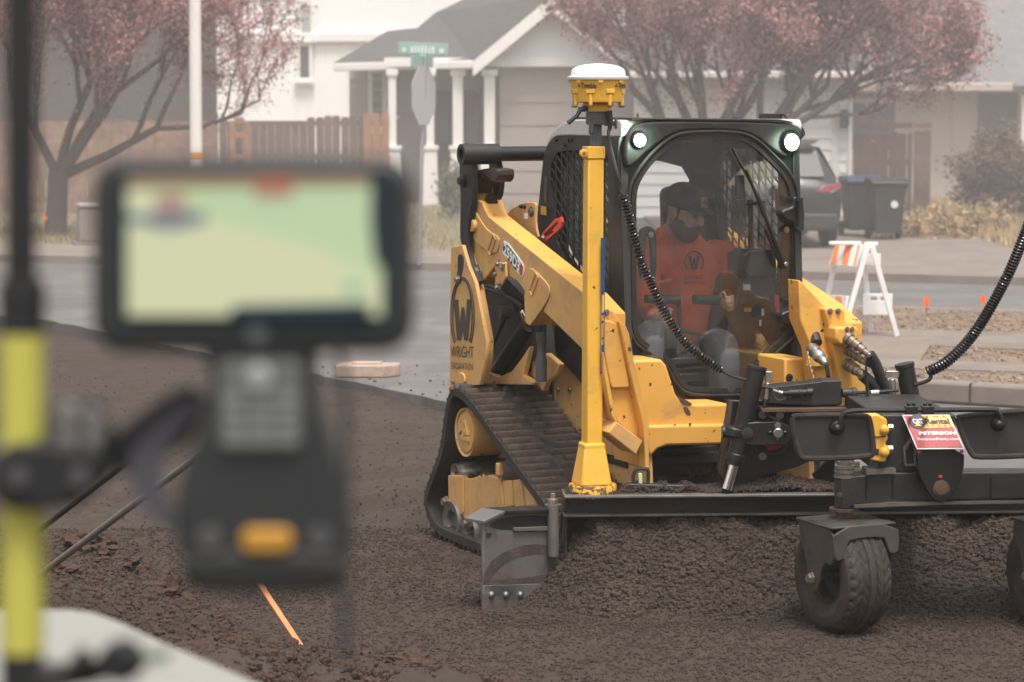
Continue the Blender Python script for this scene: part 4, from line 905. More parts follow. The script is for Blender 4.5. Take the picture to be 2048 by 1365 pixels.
# decal 259D3
q0, q1, q2 = S(z1(453, 1115), XA0-.0035), S(z1(545, 1235), XA0-.0035), S(z1(460, 1040), XA0-.0035)
b = MB(); ex = (q1-q0); ey = (q2-q0); b.prism(chaikin([q0-ex*.02-ey*.06, q0+ex*.98-ey*.0, q0+ex*1.16+ey*.12, q0+ex*1.18+ey*.9, q0+ex*1.0+ey*1.08, q0-ex*.02+ey*1.12, q0-ex*.06+ey*.3], 1), (.003, 0, 0)); b.build('decal', M['inkwhite'], A0)
b = MB(); b.prism(chaikin([q0+ex*v[0]+ey*v[1]+Vector((-.0012, 0, 0)) for v in ((-.02, 0), (1.0, .05), (1.02, .95), (-.02, 1.0))], 1), (.001, 0, 0)); b.build('decal', M['ink'], A0)
b = MB(); b.prism([q0+ex*v[0]+ey*v[1]+Vector((-.0014, 0, 0)) for v in ((.98, .06), (1.12, .18), (1.14, .85), (1.0, .98))], (.001, 0, 0)); b.build('decal', M['red'], A0)
text('lettering', '259D3', q0+ex*.03+ey*.09, q0+ex*.97+ey*.13, q0+ex*.03+ey*.93, M['inkwhite'], A0, .045, out=(-1, 0, 0), thick=.0026)
# black links, cross tube
def link(poly, x, t, name='link'):
    for mr in (0, 1):
        b = MB(); pts = [S(p, x) for p in poly]; pts = chaikin(pts, 1)
        b.prism([mirx(v) for v in pts] if mr else pts, (-t if mr else t, 0, 0)); b.build(name, M['black_dusty'], LD, bevel=.004)
link([(919, 300), (923, 289), (930, 286), (938, 290), (942, 310), (946, 345), (945, 400), (938, 440), (934, 480), (938, 520), (952, 552), (958, 566), (950, 572), (940, 545), (930, 500), (922, 490), (919, 470), (921, 400), (918, 340)], -.775, .03)
link([(976, 296), (983, 287), (989, 290), (992, 320), (999, 352), (999, 370), (995, 398), (984, 404), (978, 350)], -.63, .03)
b = MB(); pts = [S(z1(*q), -.74) for q in ((262, 540), (370, 560), (420, 700), (425, 810), (400, 835), (300, 700), (262, 660))]; 
cz = S((935, 309), -.80); yb = cz.y; zc = cz.z
b = MB(); b.cyl((-.80, yb, zc), (.80, yb, zc), .036, n=24)
b.build('cross_tube', M['black'], LD)
for s in (-1, 1):
    b = MB(); b.lathe([(.030, .0), (.050, .0), (.050, -.035), (.030, -.035), (.030, 0)], (s*.835, yb, zc), (s, 0, 0), n=26, caps=False); b.cyl((s*.80, yb, zc), (s*.64, yb, zc), .05, n=26); b.build('pivot_sleeve', M['black_dusty'], LD)
c_ = S(z1(238, 715), -.776)
for s in (-1, 1): b = MB(); b.lathe([(.032, 0), (.032, .012), (.018, .014), (.018, .028), (0, .028)], (s*abs(c_.x), c_.y, c_.z), (s, 0, 0), n=16, caps=False); b.build('link_pin', M['black_dusty'], LD)
M['grease'] = mat('grease_black', (.03, .018, .012), .35)
b = MB(); b.prism(chaikin([S(z1(*q), XA0-.002) for q in ((280, 660), (420, 640), (425, 700), (400, 730), (345, 670), (310, 730), (300, 800), (290, 740))], 1), (.09, 0, 0)); b.build('greasy_joint', M['grease'], LD, bevel=.004)
b = MB(); b.prism(chaikin([F(z1(*q), S(z1(390, 800), -.68).y-.02) for q in ((358, 830), (370, 790), (405, 780), (428, 830), (420, 850), (380, 845))], 1), (0, .02, 0)); b.build('greasy_joint', M['grease'], LD)
# inner wing plate beside cab (yellow with bolts) and red lock lever
b = MB(); pts = [S(p, -.56) for p in (z1(475, 880), z1(570, 830), z1(625, 832), z1(633, 850), z1(630, 960), z1(650, 1040), z1(600, 1030), z1(480, 935))]; b.prism(chaikin(pts, 1), (.012, 0, 0)); wp = b.build('side_bracket', YS, LD, bevel=.004)
b = MB(); bolt(b, S(z1(555, 855), -.562), (-1, 0, 0), .008, .012); bolt(b, S(z1(573, 858), -.562), (-1, 0, 0), .008, .012); b.build('bolts', K, wp)
b = MB(); pts = [S(z1(*q), -.563) for q in ((567, 892), (585, 892), (585, 924), (567, 924))]; b.prism(pts, (.002, 0, 0)); b.build('sticker', M['inkwhite'], wp)
b = MB(); bolt(b, S(z1(608, 885), -.562), (-1, 0, 0), .018, .01, 8); b.build('grommet', M['greymetal'], wp)
outl = [z1(648, 1050), z1(665, 1005), z1(735, 925), z1(768, 912), z1(773, 940), z1(768, 970), z1(690, 1045), z1(658, 1078)]; hol = [z1(672, 1010), z1(735, 945), z1(752, 935), z1(752, 950), z1(690, 1020), z1(678, 1028)]
b = MB(); b.prism([S(p, -.575) for p in outl], (.014, 0, 0), holes=[[S(p, -.575) for p in hol]]); rl = b.build('lock_lever', M['red'], LD, bevel=.003)
b = MB(); bolt(b, S(z1(673, 1030), -.577), (-1, 0, 0), .013, .015); b.build('bolt', M['steel'], rl)
# lift cylinder
def lift_cyl(s):
    p0 = S(z3(575, 175), -.60); p1 = S(z3(600, 245), -.60); p2 = S(z3(430, 500), -.60)
    f = lambda v: Vector((v.x*s, v.y, v.z))
    b = MB(); b.cyl(f(p1), f(p2), .043, n=24); b.lathe([(.0, 0), (.05, 0), (.05, .05), (.0, .05)], f(p2+Vector((-.03, 0, 0))), (s, 0, 0), n=20, caps=False); c = b.build('lift_cylinder', K, LD)
    b = MB(); b.cyl(f(p0), f(p1), .028, n=16); b.build('piston_rod', M['chrome'], c)
    b = MB(); b.tube([f(p0.lerp(p2, t)+Vector((-.06, .05, .02))) for t in (.05, .5, .9)], .010, 8); b.build('feed_pipe', M['hose'], c)
    b = MB(); b.lathe([(0, 0), (.032, 0), (.032, .05), (0, .05)], f(p0+Vector((-.14, 0, 0))), (s, 0, 0), n=16, caps=False); b.build('pin', M['black_dusty'], c)
lift_cyl(1); lift_cyl(-1)
# hoses in the gap under the arm
hs_ = [((330, 40), (430, 70), (520, 120), (560, 150)), ((330, 100), (400, 150), (470, 150), (540, 160)), ((370, 270), (420, 240), (500, 235), (600, 270)), ((320, 20), (400, 40), (470, 90), (520, 160)), ((345, 130), (380, 145), (440, 130), (520, 110)), ((380, 240), (390, 300), (380, 380), (400, 440))]
for i, h_ in enumerate(hs_):
    b = MB(); b.tube(catmull([S(z3(*q), -.62+.03*(i % 3)) for q in h_], 6), .011, 8); b.build('hydraulic_hose', M['hose'], LD)
b = MB(); b.prism([S(z3(*q), -.60) for q in ((320, -60), (420, -60), (560, 80), (620, 260), (640, 420), (450, 540), (370, 500), (350, 330), (300, 160))], (.10, 0, 0)); b.build('dark_interior', M['black_dusty'], LD)  # dark block added behind the hoses to fill the open interior
b = MB(); b.prism([S(z3(*q), -.65) for q in ((330, 570), (370, 500), (430, 530), (500, 500), (560, 420), (596, 362), (585, 420), (560, 520), (620, 560), (610, 575))], (.03, 0, 0)); b.build('lower_gusset', YS, LD, bevel=.006)
b = MB(); b.prism([S(z3(*q), -.60) for q in ((610, 430), (650, 420), (690, 400), (760, 460), (740, 520), (690, 560), (670, 610), (625, 560), (605, 500))], (.03, 0, 0)); b.build('filler_bracket', YS, LD, bevel=.006)
b = MB(); p = S(z3(662, 440), -.66); b.lathe([(.028, -.10), (.028, 0), (.02, .03), (.02, .08), (.026, .09), (.026, .13), (0, .13)], p, (0, 0, 1), n=18); b.build('filler_cap', M['greymetal'], LD)
b = MB(); b.tube([S(z3(650, 220), -.60), S(z3(640, 330), -.60), S(z3(635, 440), -.60)], .022, 10); b.tube([S(z3(672, 215), -.58), S(z3(668, 330), -.58), S(z3(665, 400), -.58)], .018, 10); b.build('gas_strut', M['hose'], LD)
b = MB(); b.prism([S(z1(*q), -.755) for q in ((410, 1160), (465, 1160), (470, 1240), (430, 1310), (408, 1290))], (.012, 0, 0)); lt = b.build('latch_bracket', YS, LD, bevel=.004)
b = MB()
for q in ((425, 1170), (458, 1172), (450, 1195), (412, 1225), (435, 1278), (422, 1300)): bolt(b, S(z1(*q), -.757), (-1, 0, 0), .009, .012)
b.build('bolts', M['steel'], lt)

# front elbows of the arms (seen from the front)
YE = -.36
def elbow(mr, dx=0):
    mm = (lambda v: Vector((-v.x, v.y, v.z))) if mr else (lambda v: v)
    P = lambda q, d=0: mm(F(z3(*q), YE+d))
    # slanted channel: back plate, right flange ridge, left flange
    b = MB(); b.prism([P(q) for q in ((1003, 170), (1052, 165), (1078, 205), (1130, 260), (1160, 420), (1205, 640), (1250, 790), (1252, 1030), (1225, 1032), (1195, 880), (1070, 770), (1003, 480))], (0, .14, 0)); e = b.build('arm_elbow', Y_, LD, bevel=.006)
    b = MB(); b.prism([P(q, -.055) for q in ((1088, 228), (1120, 250), (1142, 290), (1168, 440), (1215, 640), (1252, 790), (1253, 1028), (1228, 1030), (1222, 800), (1180, 640), (1135, 440), (1105, 300))], (0, .055, 0)); b.build('flange', Y_, e, bevel=.004)
    b = MB(); b.prism([P(q, -.03) for q in ((1003, 215), (1080, 238), (1098, 300), (1147, 575), (1140, 590), (1048, 592), (1038, 560), (1003, 380))], (0, .03, 0)); b.build('raised_pad', Y_, e, bevel=.006)
    b = MB(); b.prism([P(q, -.075) for q in ((1003, 395), (1020, 480), (1060, 700), (1075, 770), (1068, 778), (1046, 740), (1003, 500))], (0, .075, 0)); b.build('flange', Y_, e, bevel=.003)
    # box end pointing down
    b = MB(); b.prism([P(q, -.09) for q in ((1075, 775), (1215, 880), (1180, 955), (1030, 835))], (0, .15, 0)); b.build('stop_block', YS, e, bevel=.004)
    b = MB(); bolt(b, P((1018, 178), -.001), (0, -1, 0), .010, .012); b.build('bolt', M['steel'], e)
elbow(0)

# viewer-right arm front: traced on its own
XB = .62
PR = lambda x, y, d=0: F((x, y), YE+d)
b = MB(); b.prism([PR(*q) for q in ((1598, 560), (1606, 566), (1690, 655), (1672, 668), (1700, 800), (1702, 830), (1640, 830), (1625, 700), (1600, 640))], (0, .10, 0)); e = b.build('arm_elbow', Y_, LD, bevel=.006)
b = MB(); b.prism([PR(q[0], q[1], -.04) for q in ((1648, 618), (1652, 616), (1684, 617), (1690, 622), (1692, 645), (1718, 658), (1718, 676), (1712, 690), (1750, 830), (1690, 830), (1655, 640))], (0, .14, 0)); b.build('coupler_block', Y_, e, bevel=.008)
b = MB(); b.prism([PR(q[0], q[1], -.10) for q in ((1672, 655), (1717, 655), (1717, 682), (1708, 692), (1680, 690), (1672, 680))], (0, .12, 0)); b.build('coupler_cap', Y_, e, bevel=.01)
b = MB()
for q in ((1660, 623), (1676, 623)): bolt(b, PR(q[0], q[1], -.041), (0, -1, 0), .009, .012, 8)
for q in ((1694, 659), (1704, 659)): bolt(b, PR(q[0], q[1], -.101), (0, -1, 0), .008, .01, 8)
b.build('bolts', M['brass'], e)
def coupler(p0, p1, r, y0, y1, name='quick_coupler'):
    a = F(p0, y0); c = F(p1, y1); d = (c-a); L = d.length; k = L
    b = MB(); b.lathe([(0, 0), (r*1.25, 0), (r*1.3, .02), (r, .022), (r, k*.22), (r*1.15, k*.23), (r*1.15, k*.30), (r*.95, k*.31), (r*.95, k*.42), (r*1.1, k*.43), (r*1.1, k*.5), (r*.8, k*.51), (r*.8, k*.62), (r*.9, k*.63), (r*.9, k*.72), (r*.7, k*.73), (r*.72, k*.88), (r*.62, k*.9), (r*.6, k), (0, k)], a, d, n=18, caps=False); return b.build(name, M['brass'], LD)
coupler(z5(455, 118), z5(620, 250), .022, YE-.10, YE-.22); coupler(z5(462, 205), z5(600, 305), .019, YE-.06, YE-.2); coupler(z5(460, 300), z5(575, 385), .024, YE-.06, YE-.2)
b = MB(); b.tube(catmull([F(z5(*q), YE-.22) for q in ((610, 235), (650, 300), (690, 400), (730, 480), (790, 600))], 6), .026, 12); b.build('hydraulic_hose', M['hose'], LD)
b = MB(); b.tube(catmull([F(z5(*q), YE-.2) for q in ((560, 375), (620, 430), (680, 500), (720, 560), (740, 620))], 6), .027, 12); b.build('hydraulic_hose', M['hose'], LD)
b = MB(); b.tube(catmull([F(z5(*q), YE-.2) for q in ((590, 295), (640, 330), (700, 420), (760, 520), (800, 610))], 6), .012, 10); b.build('hydraulic_hose', M['hose'], LD)
# electrical coupler with its yellow ring
b = MB(); b.prism([PR(*z4(*q), -.03) for q in ((1440, 210), (1480, 195), (1530, 205), (1562, 260), (1548, 320), (1425, 322))], (0, .03, 0)); b.build('coupler_bracket', Y_, LD, bevel=.004)
a = F(z4(1450, 200), YE-.08); c = F(z4(1545, 305), YE-.22); d = c-a; L = d.length
b = MB(); b.lathe([(0, -.02), (.022, -.02), (.024, 0), (.03, .0), (.03, L*.2), (.026, L*.22), (.026, L*.4), (.03, L*.42), (.028, L*.55), (.022, L*.6), (.022, L*.8), (.015, L*.85), (.012, L), (0, L)], a, d, n=18, caps=False); b.build('quick_coupler', M['steel'], LD)
b = MB(); b.tube(catmull([c, c+Vector((.01, 0, -.05)), F(z4(1550, 415), YE-.2)], 5), .010, 8); b.build('hydraulic_hose', M['hose'], LD)
b = MB(); b.tube(catmull([F(z4(1480, 160), YE-.02), F(z4(1450, 60), YE+.05), F(z4(1440, -20), YE+.12)], 5), .026, 10); b.build('hydraulic_hose', M['hose'], LD)
# thin rope
b = MB(); rp = [F(z4(*q), YE-.16) for q in ((1415, 215), (1425, 280), (1440, 340), (1462, 415))]; cm = catmull(rp, 8)
b.tube([p+Vector((.003*math.sin(i*1.6), .003*math.cos(i*1.6), 0)) for i, p in enumerate(cm)], .0028, 5); b.build('cord', mat('pale_cord', (.5, .45, .4), .8), LD)

# ---- front body ----
YB = -.20
fb = [z4(225, 275), z4(420, 270), z4(455, 310), z4(485, 400), z4(520, 510), z4(560, 560), z4(640, 575), z4(880, 572), z4(872, 640), z4(840, 850), z4(800, 858), z4(460, 858), z4(400, 880), z4(355, 930), z4(338, 1010), z4(300, 1020), z4(290, 900), z4(262, 700), z4(232, 480)]
b = MB(); b.prism([F(p, YB) for p in fb], (0, .30, 0)); o = b.build('front_sill', Y_, LD, bevel=.012)
b = MB(); b.prism([F(z4(*q), YB-.03) for q in ((305, 722), (860, 712), (845, 852), (460, 860), (395, 885), (345, 940), (325, 900))], (0, .04, 0)); b.build('lower_lip', Y_, o, bevel=.012)
b = MB(); b.prism([F(z4(*q), YB+.25) for q in ((490, 920), (820, 920), (830, 1060), (500, 1060))], (0, .02, 0)); b.build('belly_plate', YS, LD)
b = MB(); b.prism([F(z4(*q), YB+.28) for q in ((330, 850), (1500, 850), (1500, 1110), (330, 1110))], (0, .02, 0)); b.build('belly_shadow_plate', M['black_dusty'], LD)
g = random.Random(4)
b = MB()
for i in range(16):
    q = (480+i*34+g.uniform(-10, 10), g.choice([1045, 1040]))
    if 530 < q[0] < 800: b.add([F(z4(q[0]-14, q[1]+30), YB+.1), F(z4(q[0]+14, q[1]+30), YB+.1), F(z4(q[0]-4, q[1]-35), YB+.08), F(z4(q[0], q[1]+30), YB+.14)], [(0, 1, 2), (1, 3, 2), (3, 0, 2)])
b.prism([F(z4(*q), YB+.12) for q in ((330, 1068), (830, 1068), (830, 1095), (330, 1095))], (0, .05, 0)); b.build('step_tread', M['black_dusty'], LD)
fr2 = [(1570, 717), (1618, 717), (1650, 760), (1685, 780), (1700, 830), (1570, 830)]
b = MB(); b.prism([F(p, YB-.05) for p in fr2], (0, .25, 0)); rb = b.build('front_sill', Y_, LD, bevel=.01)
b = MB(); c_ = F(z4(1290, 395), YB-.05); b.lathe([(.018, 0), (.018, .006), (.008, .008), (.008, .0)], c_, (0, -1, 0), n=20); b.build('round_marker', M['black_dusty'], rb)
chipped = mat('bare_rusty_patch', (.10, .05, .03), .8)
for k, pl_ in enumerate(([(565, 595), (590, 592), (612, 620), (622, 650), (600, 655), (580, 635)], [(505, 710), (520, 712), (518, 722), (506, 720)], [(605, 705), (625, 705), (622, 722), (608, 722)], [(190, 185), (212, 188), (214, 215), (195, 215)], [(500, 465), (530, 520), (620, 565), (630, 580), (600, 592), (555, 575), (540, 540)])):
    b = MB(); b.prism(chaikin([F(z4(*q), YB-(.0015 if k not in (1, 2) else .0315) if k != 3 else YE-.058) for q in pl_], 1), (0, .001, 0)); b.build('paint_chip', chipped, o, smooth=0)

# ---- cab ----
# side walls with opening, grille
sp_o = [z1(632, 1010), z1(655, 760), z1(672, 600), z1(690, 530), z1(720, 482), z1(760, 466), z1(935, 470), (1240, 274), (1246, 500), (1252, 735), (1215, 735), (1190, 690), (1095, 560), (1071, 480)]
sp_i = [z1(705, 680), z1(715, 615), z1(742, 565), z1(770, 551), (1150, 301), (1205, 303), (1216, 312), (1217, 480), (1217, 600), (1212, 618), (1192, 592), (1170, 569), z1(745, 1080), z1(740, 900), z1(715, 790)]
for s in (1, -1):
    f = (lambda v: v) if s > 0 else mirx
    b = MB(); b.prism([f(S(p, XC)) for p in sp_o], (s*.035, 0, 0), holes=[chaikin([f(S(p, XC)) for p in sp_i], 1)]); cs = b.build('cab_side', M['cabgrey'], LD, bevel=.006)
    ip = [S(p, XC) for p in sp_i]; ys = [p.y for p in ip]; zs = [p.z for p in ip]
    poly2 = [(p.y, p.z) for p in chaikin(ip, 1)]
    def clip(a, c):
        """pieces of segment a-c inside the opening (y, z)"""
        ts = [0, 1]; 
        for i in range(len(poly2)):
            x1, y1 = poly2[i]; x2, y2 = poly2[(i+1) % len(poly2)]; dx, dy = c[0]-a[0], c[1]-a[1]; ex_, ey_ = x2-x1, y2-y1; den = dx*ey_-dy*ex_
            if abs(den) < 1e-9: continue
            t = ((x1-a[0])*ey_-(y1-a[1])*ex_)/den; u = ((x1-a[0])*dy-(y1-a[1])*dx)/den
            if 0 <= u <= 1 and 0 < t < 1: ts.append(t)
        ts.sort(); out = []
        for t0, t1 in zip(ts[:-1], ts[1:]):
            m_ = (t0+t1)/2; x, y = a[0]+(c[0]-a[0])*m_, a[1]+(c[1]-a[1])*m_
            if inside(np.array([x]), np.array([y]), poly2)[0]: out.append(((a[0]+(c[0]-a[0])*t0, a[1]+(c[1]-a[1])*t0), (a[0]+(c[0]-a[0])*t1, a[1]+(c[1]-a[1])*t1)))
        return out
    b = MB(); y = min(ys)
    while y < max(ys):
        y += .062
        for (a, c) in clip((y, .3), (y, 2.4)): b.tube([f(Vector((XC+.004, a[0], a[1]))), f(Vector((XC+.004, c[0], c[1])))], .0058, 5)
    z_ = .2
    while z_ < 2.6:
        z_ += .052
        for (a, c) in clip((min(ys)-.1, z_-.35), (max(ys)+.1, z_+.22)): b.tube([f(Vector((XC+.006, a[0], a[1]))), f(Vector((XC+.006, c[0], c[1])))], .0048, 5)
    b.build('window_grille', M['black_dusty'], cs)
    b = MB(); b.prism([f(Vector((XC+.055, p.y, p.z))) for p in chaikin(ip, 1)], (s*.004, 0, 0)); b.build('side_window', M['glass2'] if s > 0 else M['glass'], cs, smooth=0)
    b = MB()
    for q in ((790, 518), (745, 492), (812, 490), (828, 490), (700, 870), (735, 985), (1018, 590)): bolt(b, f(S(z1(*q), XC-.001)), (-s, 0, 0), .008, .008, 8)
    b.build('bolts', K, cs)
    if s > 0:
        b = MB(); b.prism([S(z1(*q), XC-.003) for q in ((660, 852), (688, 858), (688, 904), (658, 898))], (.002, 0, 0)); b.build('sticker', mat('yellow_warning_sticker', (.75, .48, .05), .5), cs)
        b = MB(); b.prism([S(z1(*q), XC-.003) for q in ((680, 690), (692, 690), (690, 830), (676, 830))], (.002, 0, 0)); b.build('worn_sticker', M['greymetal'], cs)
# grey roof cap: front profile swept back
rp = [z1(690, 530), z1(700, 480), z1(740, 430), z1(790, 392), z1(850, 380), (1232, 240), (1242, 241), (1242, 274), (1236, 274), z1(935, 470), z1(760, 466), z1(720, 482)]
b = MB(); b.prism(chaikin([S(p, XC-.004) for p in rp], 1), (-2*(XC-.004), 0, 0)); b.build('roof', M['roofgrey'], LD, bevel=.02, seg=3)
# rear wall with window
zr = 1.98; yrr = 1.0
wr = [(-.33, yrr, 1.28), (-.33, yrr, 1.75), (-.22, yrr, 1.88), (.22, yrr, 1.88), (.33, yrr, 1.75), (.33, yrr, 1.28)]
pA, pB = S((1076, 478), XC), S((1106, 285), XC); sl_ = lambda x, z: Vector((x, pA.y+(pB.y-pA.y)*(z-pA.z)/(pB.z-pA.z)-.04, z))
b = MB(); b.prism([sl_(-.45, 1.0), sl_(.45, 1.0), sl_(.45, pB.z-.01), sl_(-.45, pB.z-.01)], (0, .03, 0), holes=[[sl_(q[0], q[2]) for q in chaikin(wr, 1)]]); b.box((0, pA.y-.1, .75), (.9, .03, .56)); b.build('cab_rear', M['cabgrey'], LD)
b = MB(); b.box((0, .47, .52), (.90, 1.0, .04)); b.build('cab_floor', M['black_dusty'], LD)
# front face
fo = [(1243, 530), (1237, 376), (1235, 277), (1248, 270), (1258, 256), (1270, 243), (1300, 238), (1400, 237), (1530, 240), (1588, 245), (1605, 253), (1612, 268), (1606, 276), (1597, 284), (1599, 390), (1603, 560), (1607, 690), (1604, 800), (1500, 806), (1370, 800), (1300, 780), (1262, 740), (1250, 690), (1246, 600)]
gl = [(1275, 438), (1275, 383), (1288, 354), (1313, 321), (1346, 292), (1372, 281), (1471, 280), (1504, 292), (1541, 328), (1566, 354), (1579, 383), (1583, 427), (1583, 640), (1577, 662), (1552, 684), (1525, 707), (1511, 728), (1502, 755), (1490, 771), (1474, 775), (1395, 774), (1376, 769), (1362, 750), (1352, 728), (1332, 704), (1290, 683), (1279, 665), (1275, 640)]
cen_ = (1428, 520)
def grow_(ps, a):
    o_ = []
    for i in range(len(ps)):
        A, B_, C_ = Vector(ps[i-1]), Vector(ps[i]), Vector(ps[(i+1) % len(ps)])
        n1 = Vector(((B_-A).y, -(B_-A).x)).normalized(); n2 = Vector(((C_-B_).y, -(C_-B_).x)).normalized(); m_ = (n1+n2).normalized()
        o_.append(tuple(B_-m_*a/max(.5, m_.dot(n1))))
    return o_
gs = [tuple(v) for v in chaikin([Vector(p) for p in gl], 2)]
sgn_ = 1
test = grow_(gs, 5)
if sum((Vector(a)-Vector(cen_)).length for a in test) < sum((Vector(a)-Vector(cen_)).length for a in gs): sgn_ = -1
g1 = grow_(gs, 6*sgn_); g2 = grow_(gs, 12*sgn_); g3 = grow_(gs, 17*sgn_)
fos = [tuple(v) for v in chaikin([Vector(p) for p in fo], 1)]
b = MB(); b.prism([F(p, 0) for p in fos], (0, .05, 0), holes=[[F(p, 0) for p in g1]]); cf = b.build('cab_front', K, LD, bevel=.008)
b = MB(); b.prism([F(p, -.018) for p in g2], (0, .019, 0), holes=[[F(p, -.018) for p in grow_(gs, 2*sgn_)]]); df_ = b.build('door_frame', M['black_dusty'], LD, bevel=.006)
b = MB(); b.tube([F(p, -.022) for p in g3]+[F(g3[0], -.022)], .008, 8); b.build('door_seal', M['rubber'], df_)
b = MB(); b.prism([F(p, -.008) for p in grow_(gs, 3*sgn_)], (0, .006, 0)); b.build('windscreen', M['glass'], df_, smooth=0)
# brow: domed upper panel
b = MB(); br = [(1258, 262), (1275, 246), (1320, 240), (1530, 243), (1585, 248), (1603, 256), (1606, 268), (1592, 300), (1575, 320), (1545, 302), (1510, 272), (1470, 262), (1375, 262), (1340, 272), (1300, 300), (1270, 330), (1252, 340), (1248, 300)]
b.prism(chaikin([F(p, -.028) for p in br], 1), (0, .028, 0)); b.build('brow_panel', M['black_dusty'], LD, bevel=.014, seg=3)
# roof front edge trim, antennas, beacon box
b = MB(); b.prism([F(p, -.03) for p in ((1262, 236), (1560, 239), (1590, 245), (1262, 241))], (0, .6, .0)); b.build('roof_edge', K, LD, bevel=.004)
b = MB(); b.box(F((1541, 234), .18), (.07, .10, .03)); b.tube(catmull([F((1555, 236), .15), F((1566, 230), .12), F((1575, 238), .08)], 5), .006, 6); b.build('roof_sensor', K, LD, bevel=.004)
b = MB()
for p in ((1275, 238), (1577, 241)): b.lathe([(.014, -.012), (.014, 0), (.006, .002), (.006, .02), (.008, .022), (0, .03)], F(p, .02), (0, 0, 1), n=10)
b.build('roof_bolts', M['brass'], LD)
# lamps
for (p, r) in (((1279, 281), .028), ((1583, 285), .036)):
    c_ = F(p, -.045); b = MB(); b.lathe([(r*1.25, .03), (r*1.3, 0), (r*1.12, -.006), (r*1.02, -.004), (r*1.0, .02)], c_, (0, 1, 0), n=28, caps=False); hl = b.build('headlight', K, LD)
    b = MB(); b.lathe([(0, -.020), (r*.45, -.018), (r*.8, -.010), (r, .0), (r, .01)], c_, (0, 1, 0), n=24, caps=False); b.build('lens', M['led'], hl)
    ll = bpy.data.lights.new('headlight_glow', 'SPOT'); ll.energy = 2.5; ll.color = (.72, 1, .78); ll.shadow_soft_size = .03; ll.spot_size = R(150); ll.spot_blend = .6
    lo_ = bpy.data.objects.new('headlight_glow', ll); COL.objects.link(lo_); lo_.parent = hl; lo_.location = c_+Vector((0, -.03, 0)); lo_.rotation_euler = (R(78), 0, R(0))
# wiper
b = MB(); b.tube([F((1464, 297), -.03), F((1493, 350), -.03), F((1522, 405), -.03), F((1545, 470), -.03)], [.006, .006, .007, .005], 6); wb_ = b.build('wiper_blade', K, LD)
b = MB(); b.tube([F((1492, 340), -.045), F((1528, 430), -.05), F((1568, 528), -.05)], [.007, .009, .013], 8); b.tube([F((1530, 458), -.045), F((1548, 500), -.045), F((1563, 530), -.045)], [.008, .010, .012], 8); b.lathe([(.0, .02), (.02, .02), (.02, -.01), (0, -.014)], F((1566, 530), -.04), (0, 1, 0), n=14, caps=False); b.build('wiper_arm', K, LD)
b = MB(); bolt(b, F((1572, 528), -.065), (0, -1, 0), .008, .01); b.build('nut', M['chrome'], LD)
# hinges
for dy in (0, 205):
    pts = [(1561, 428+dy), (1567, 420+dy), (1583, 415+dy), (1588, 410+dy), (1586, 394+dy), (1605, 394+dy), (1608, 410+dy), (1611, 430+dy), (1608, 462+dy), (1592, 462+dy), (1588, 445+dy), (1572, 442+dy)]
    b = MB(); b.prism(chaikin([F(p, -.06) for p in pts], 1), (0, .06, 0)); hg = b.build('door_hinge', K, LD, bevel=.01)
    b = MB(); b.cyl(F((1599, 396+dy), -.065), F((1601, 460+dy), -.065), .017, n=14); bolt(b, F((1595, 399+dy), -.075), (0, -1, 0), .010, .012); bolt(b, F((1597, 459+dy), -.075), (0, -1, 0), .010, .012); b.build('hinge_pin', M['black_dusty'], hg)
b = MB(); bolt(b, F((1256, 608), -.001), (0, -1, 0), .010, .012); bolt(b, F((1573, 460), -.03), (0, -1, 0), .010, .01, 8); b.build('bolts', M['brass'], LD)
# door latch inside the glass
b = MB(); b.prism(chaikin([F(p, .012) for p in ((1279, 470), (1283, 458), (1297, 452), (1310, 458), (1314, 472), (1314, 556), (1304, 558), (1302, 480), (1292, 470), (1290, 556), (1279, 556))], 1), (0, .02, 0)); dl = b.build('door_latch', M['black_dusty'], LD, bevel=.004); b = MB(); bolt(b, F((1302, 470), .010), (0, -1, 0), .010, .008); b.build('bolt', M['steel'], dl)
# reflectors, bracing strip on the inner left wall
for (y0, y1) in ((378, 430), (590, 632)):
    b = MB(); b.prism([F(p, .10) for p in ((1549, y0), (1558, y0), (1560, y1), (1552, y1))], (0, .006, 0)); rfl = b.build('red_reflector', M['red'], LD, bevel=.002)
# interior: seat, joysticks, lap bar, monitor, phone holder
b = MB(); c_ = F((1390, 440), .70); b.box((c_.x, c_.y+.05, 1.02), (.50, .12, .62), Matrix.Rotation(R(-8), 3, 'X')); b.box((c_.x, c_.y+.10, 1.52), (.26, .09, .46), Matrix.Rotation(R(-4), 3, 'X')); b.box((c_.x, c_.y-.18, .72), (.50, .50, .14)); b.build('seat', mat('black_vinyl_seat', (.03, .03, .032), .6), LD, bevel=.04, seg=3)
b = MB(); b.cyl(F((1292, 598), .25), F((1357, 600), .25), .022, n=14); b.cyl(F((1388, 599), .25), F((1466, 602), .25), .024, n=14); b.tube([F((1357, 600), .25), F((1360, 660), .25), F((1440, 680), .25), F((1462, 610), .25)], .012, 8); b.build('lap_bar', M['hose'], LD)
b = MB(); b.prism([F(p, .20) for p in ((1480, 566), (1492, 552), (1545, 556), (1550, 575), (1520, 640), (1500, 740), (1455, 740), (1462, 640))], (0, .25, 0)); cn = b.build('control_console', M['hose'], LD, bevel=.01)
for (x, y, w_, h_, m_) in ((1494, 575, 14, 12, 'inkwhite'), (1486, 602, 12, 12, 'greymetal'), (1496, 620, 14, 8, 'orangetape'), (1526, 625, 5, 14, 'inkwhite'), (1521, 646, 4, 12, 'inkwhite'), (1514, 670, 6, 5, 'orangetape')):
    b = MB(); b.prism([F(p, .197) for p in ((x-w_/2, y-h_/2), (x+w_/2, y-h_/2), (x+w_/2, y+h_/2), (x-w_/2, y+h_/2))], (0, .003, 0)); b.build('label', M[m_], cn, smooth=0)
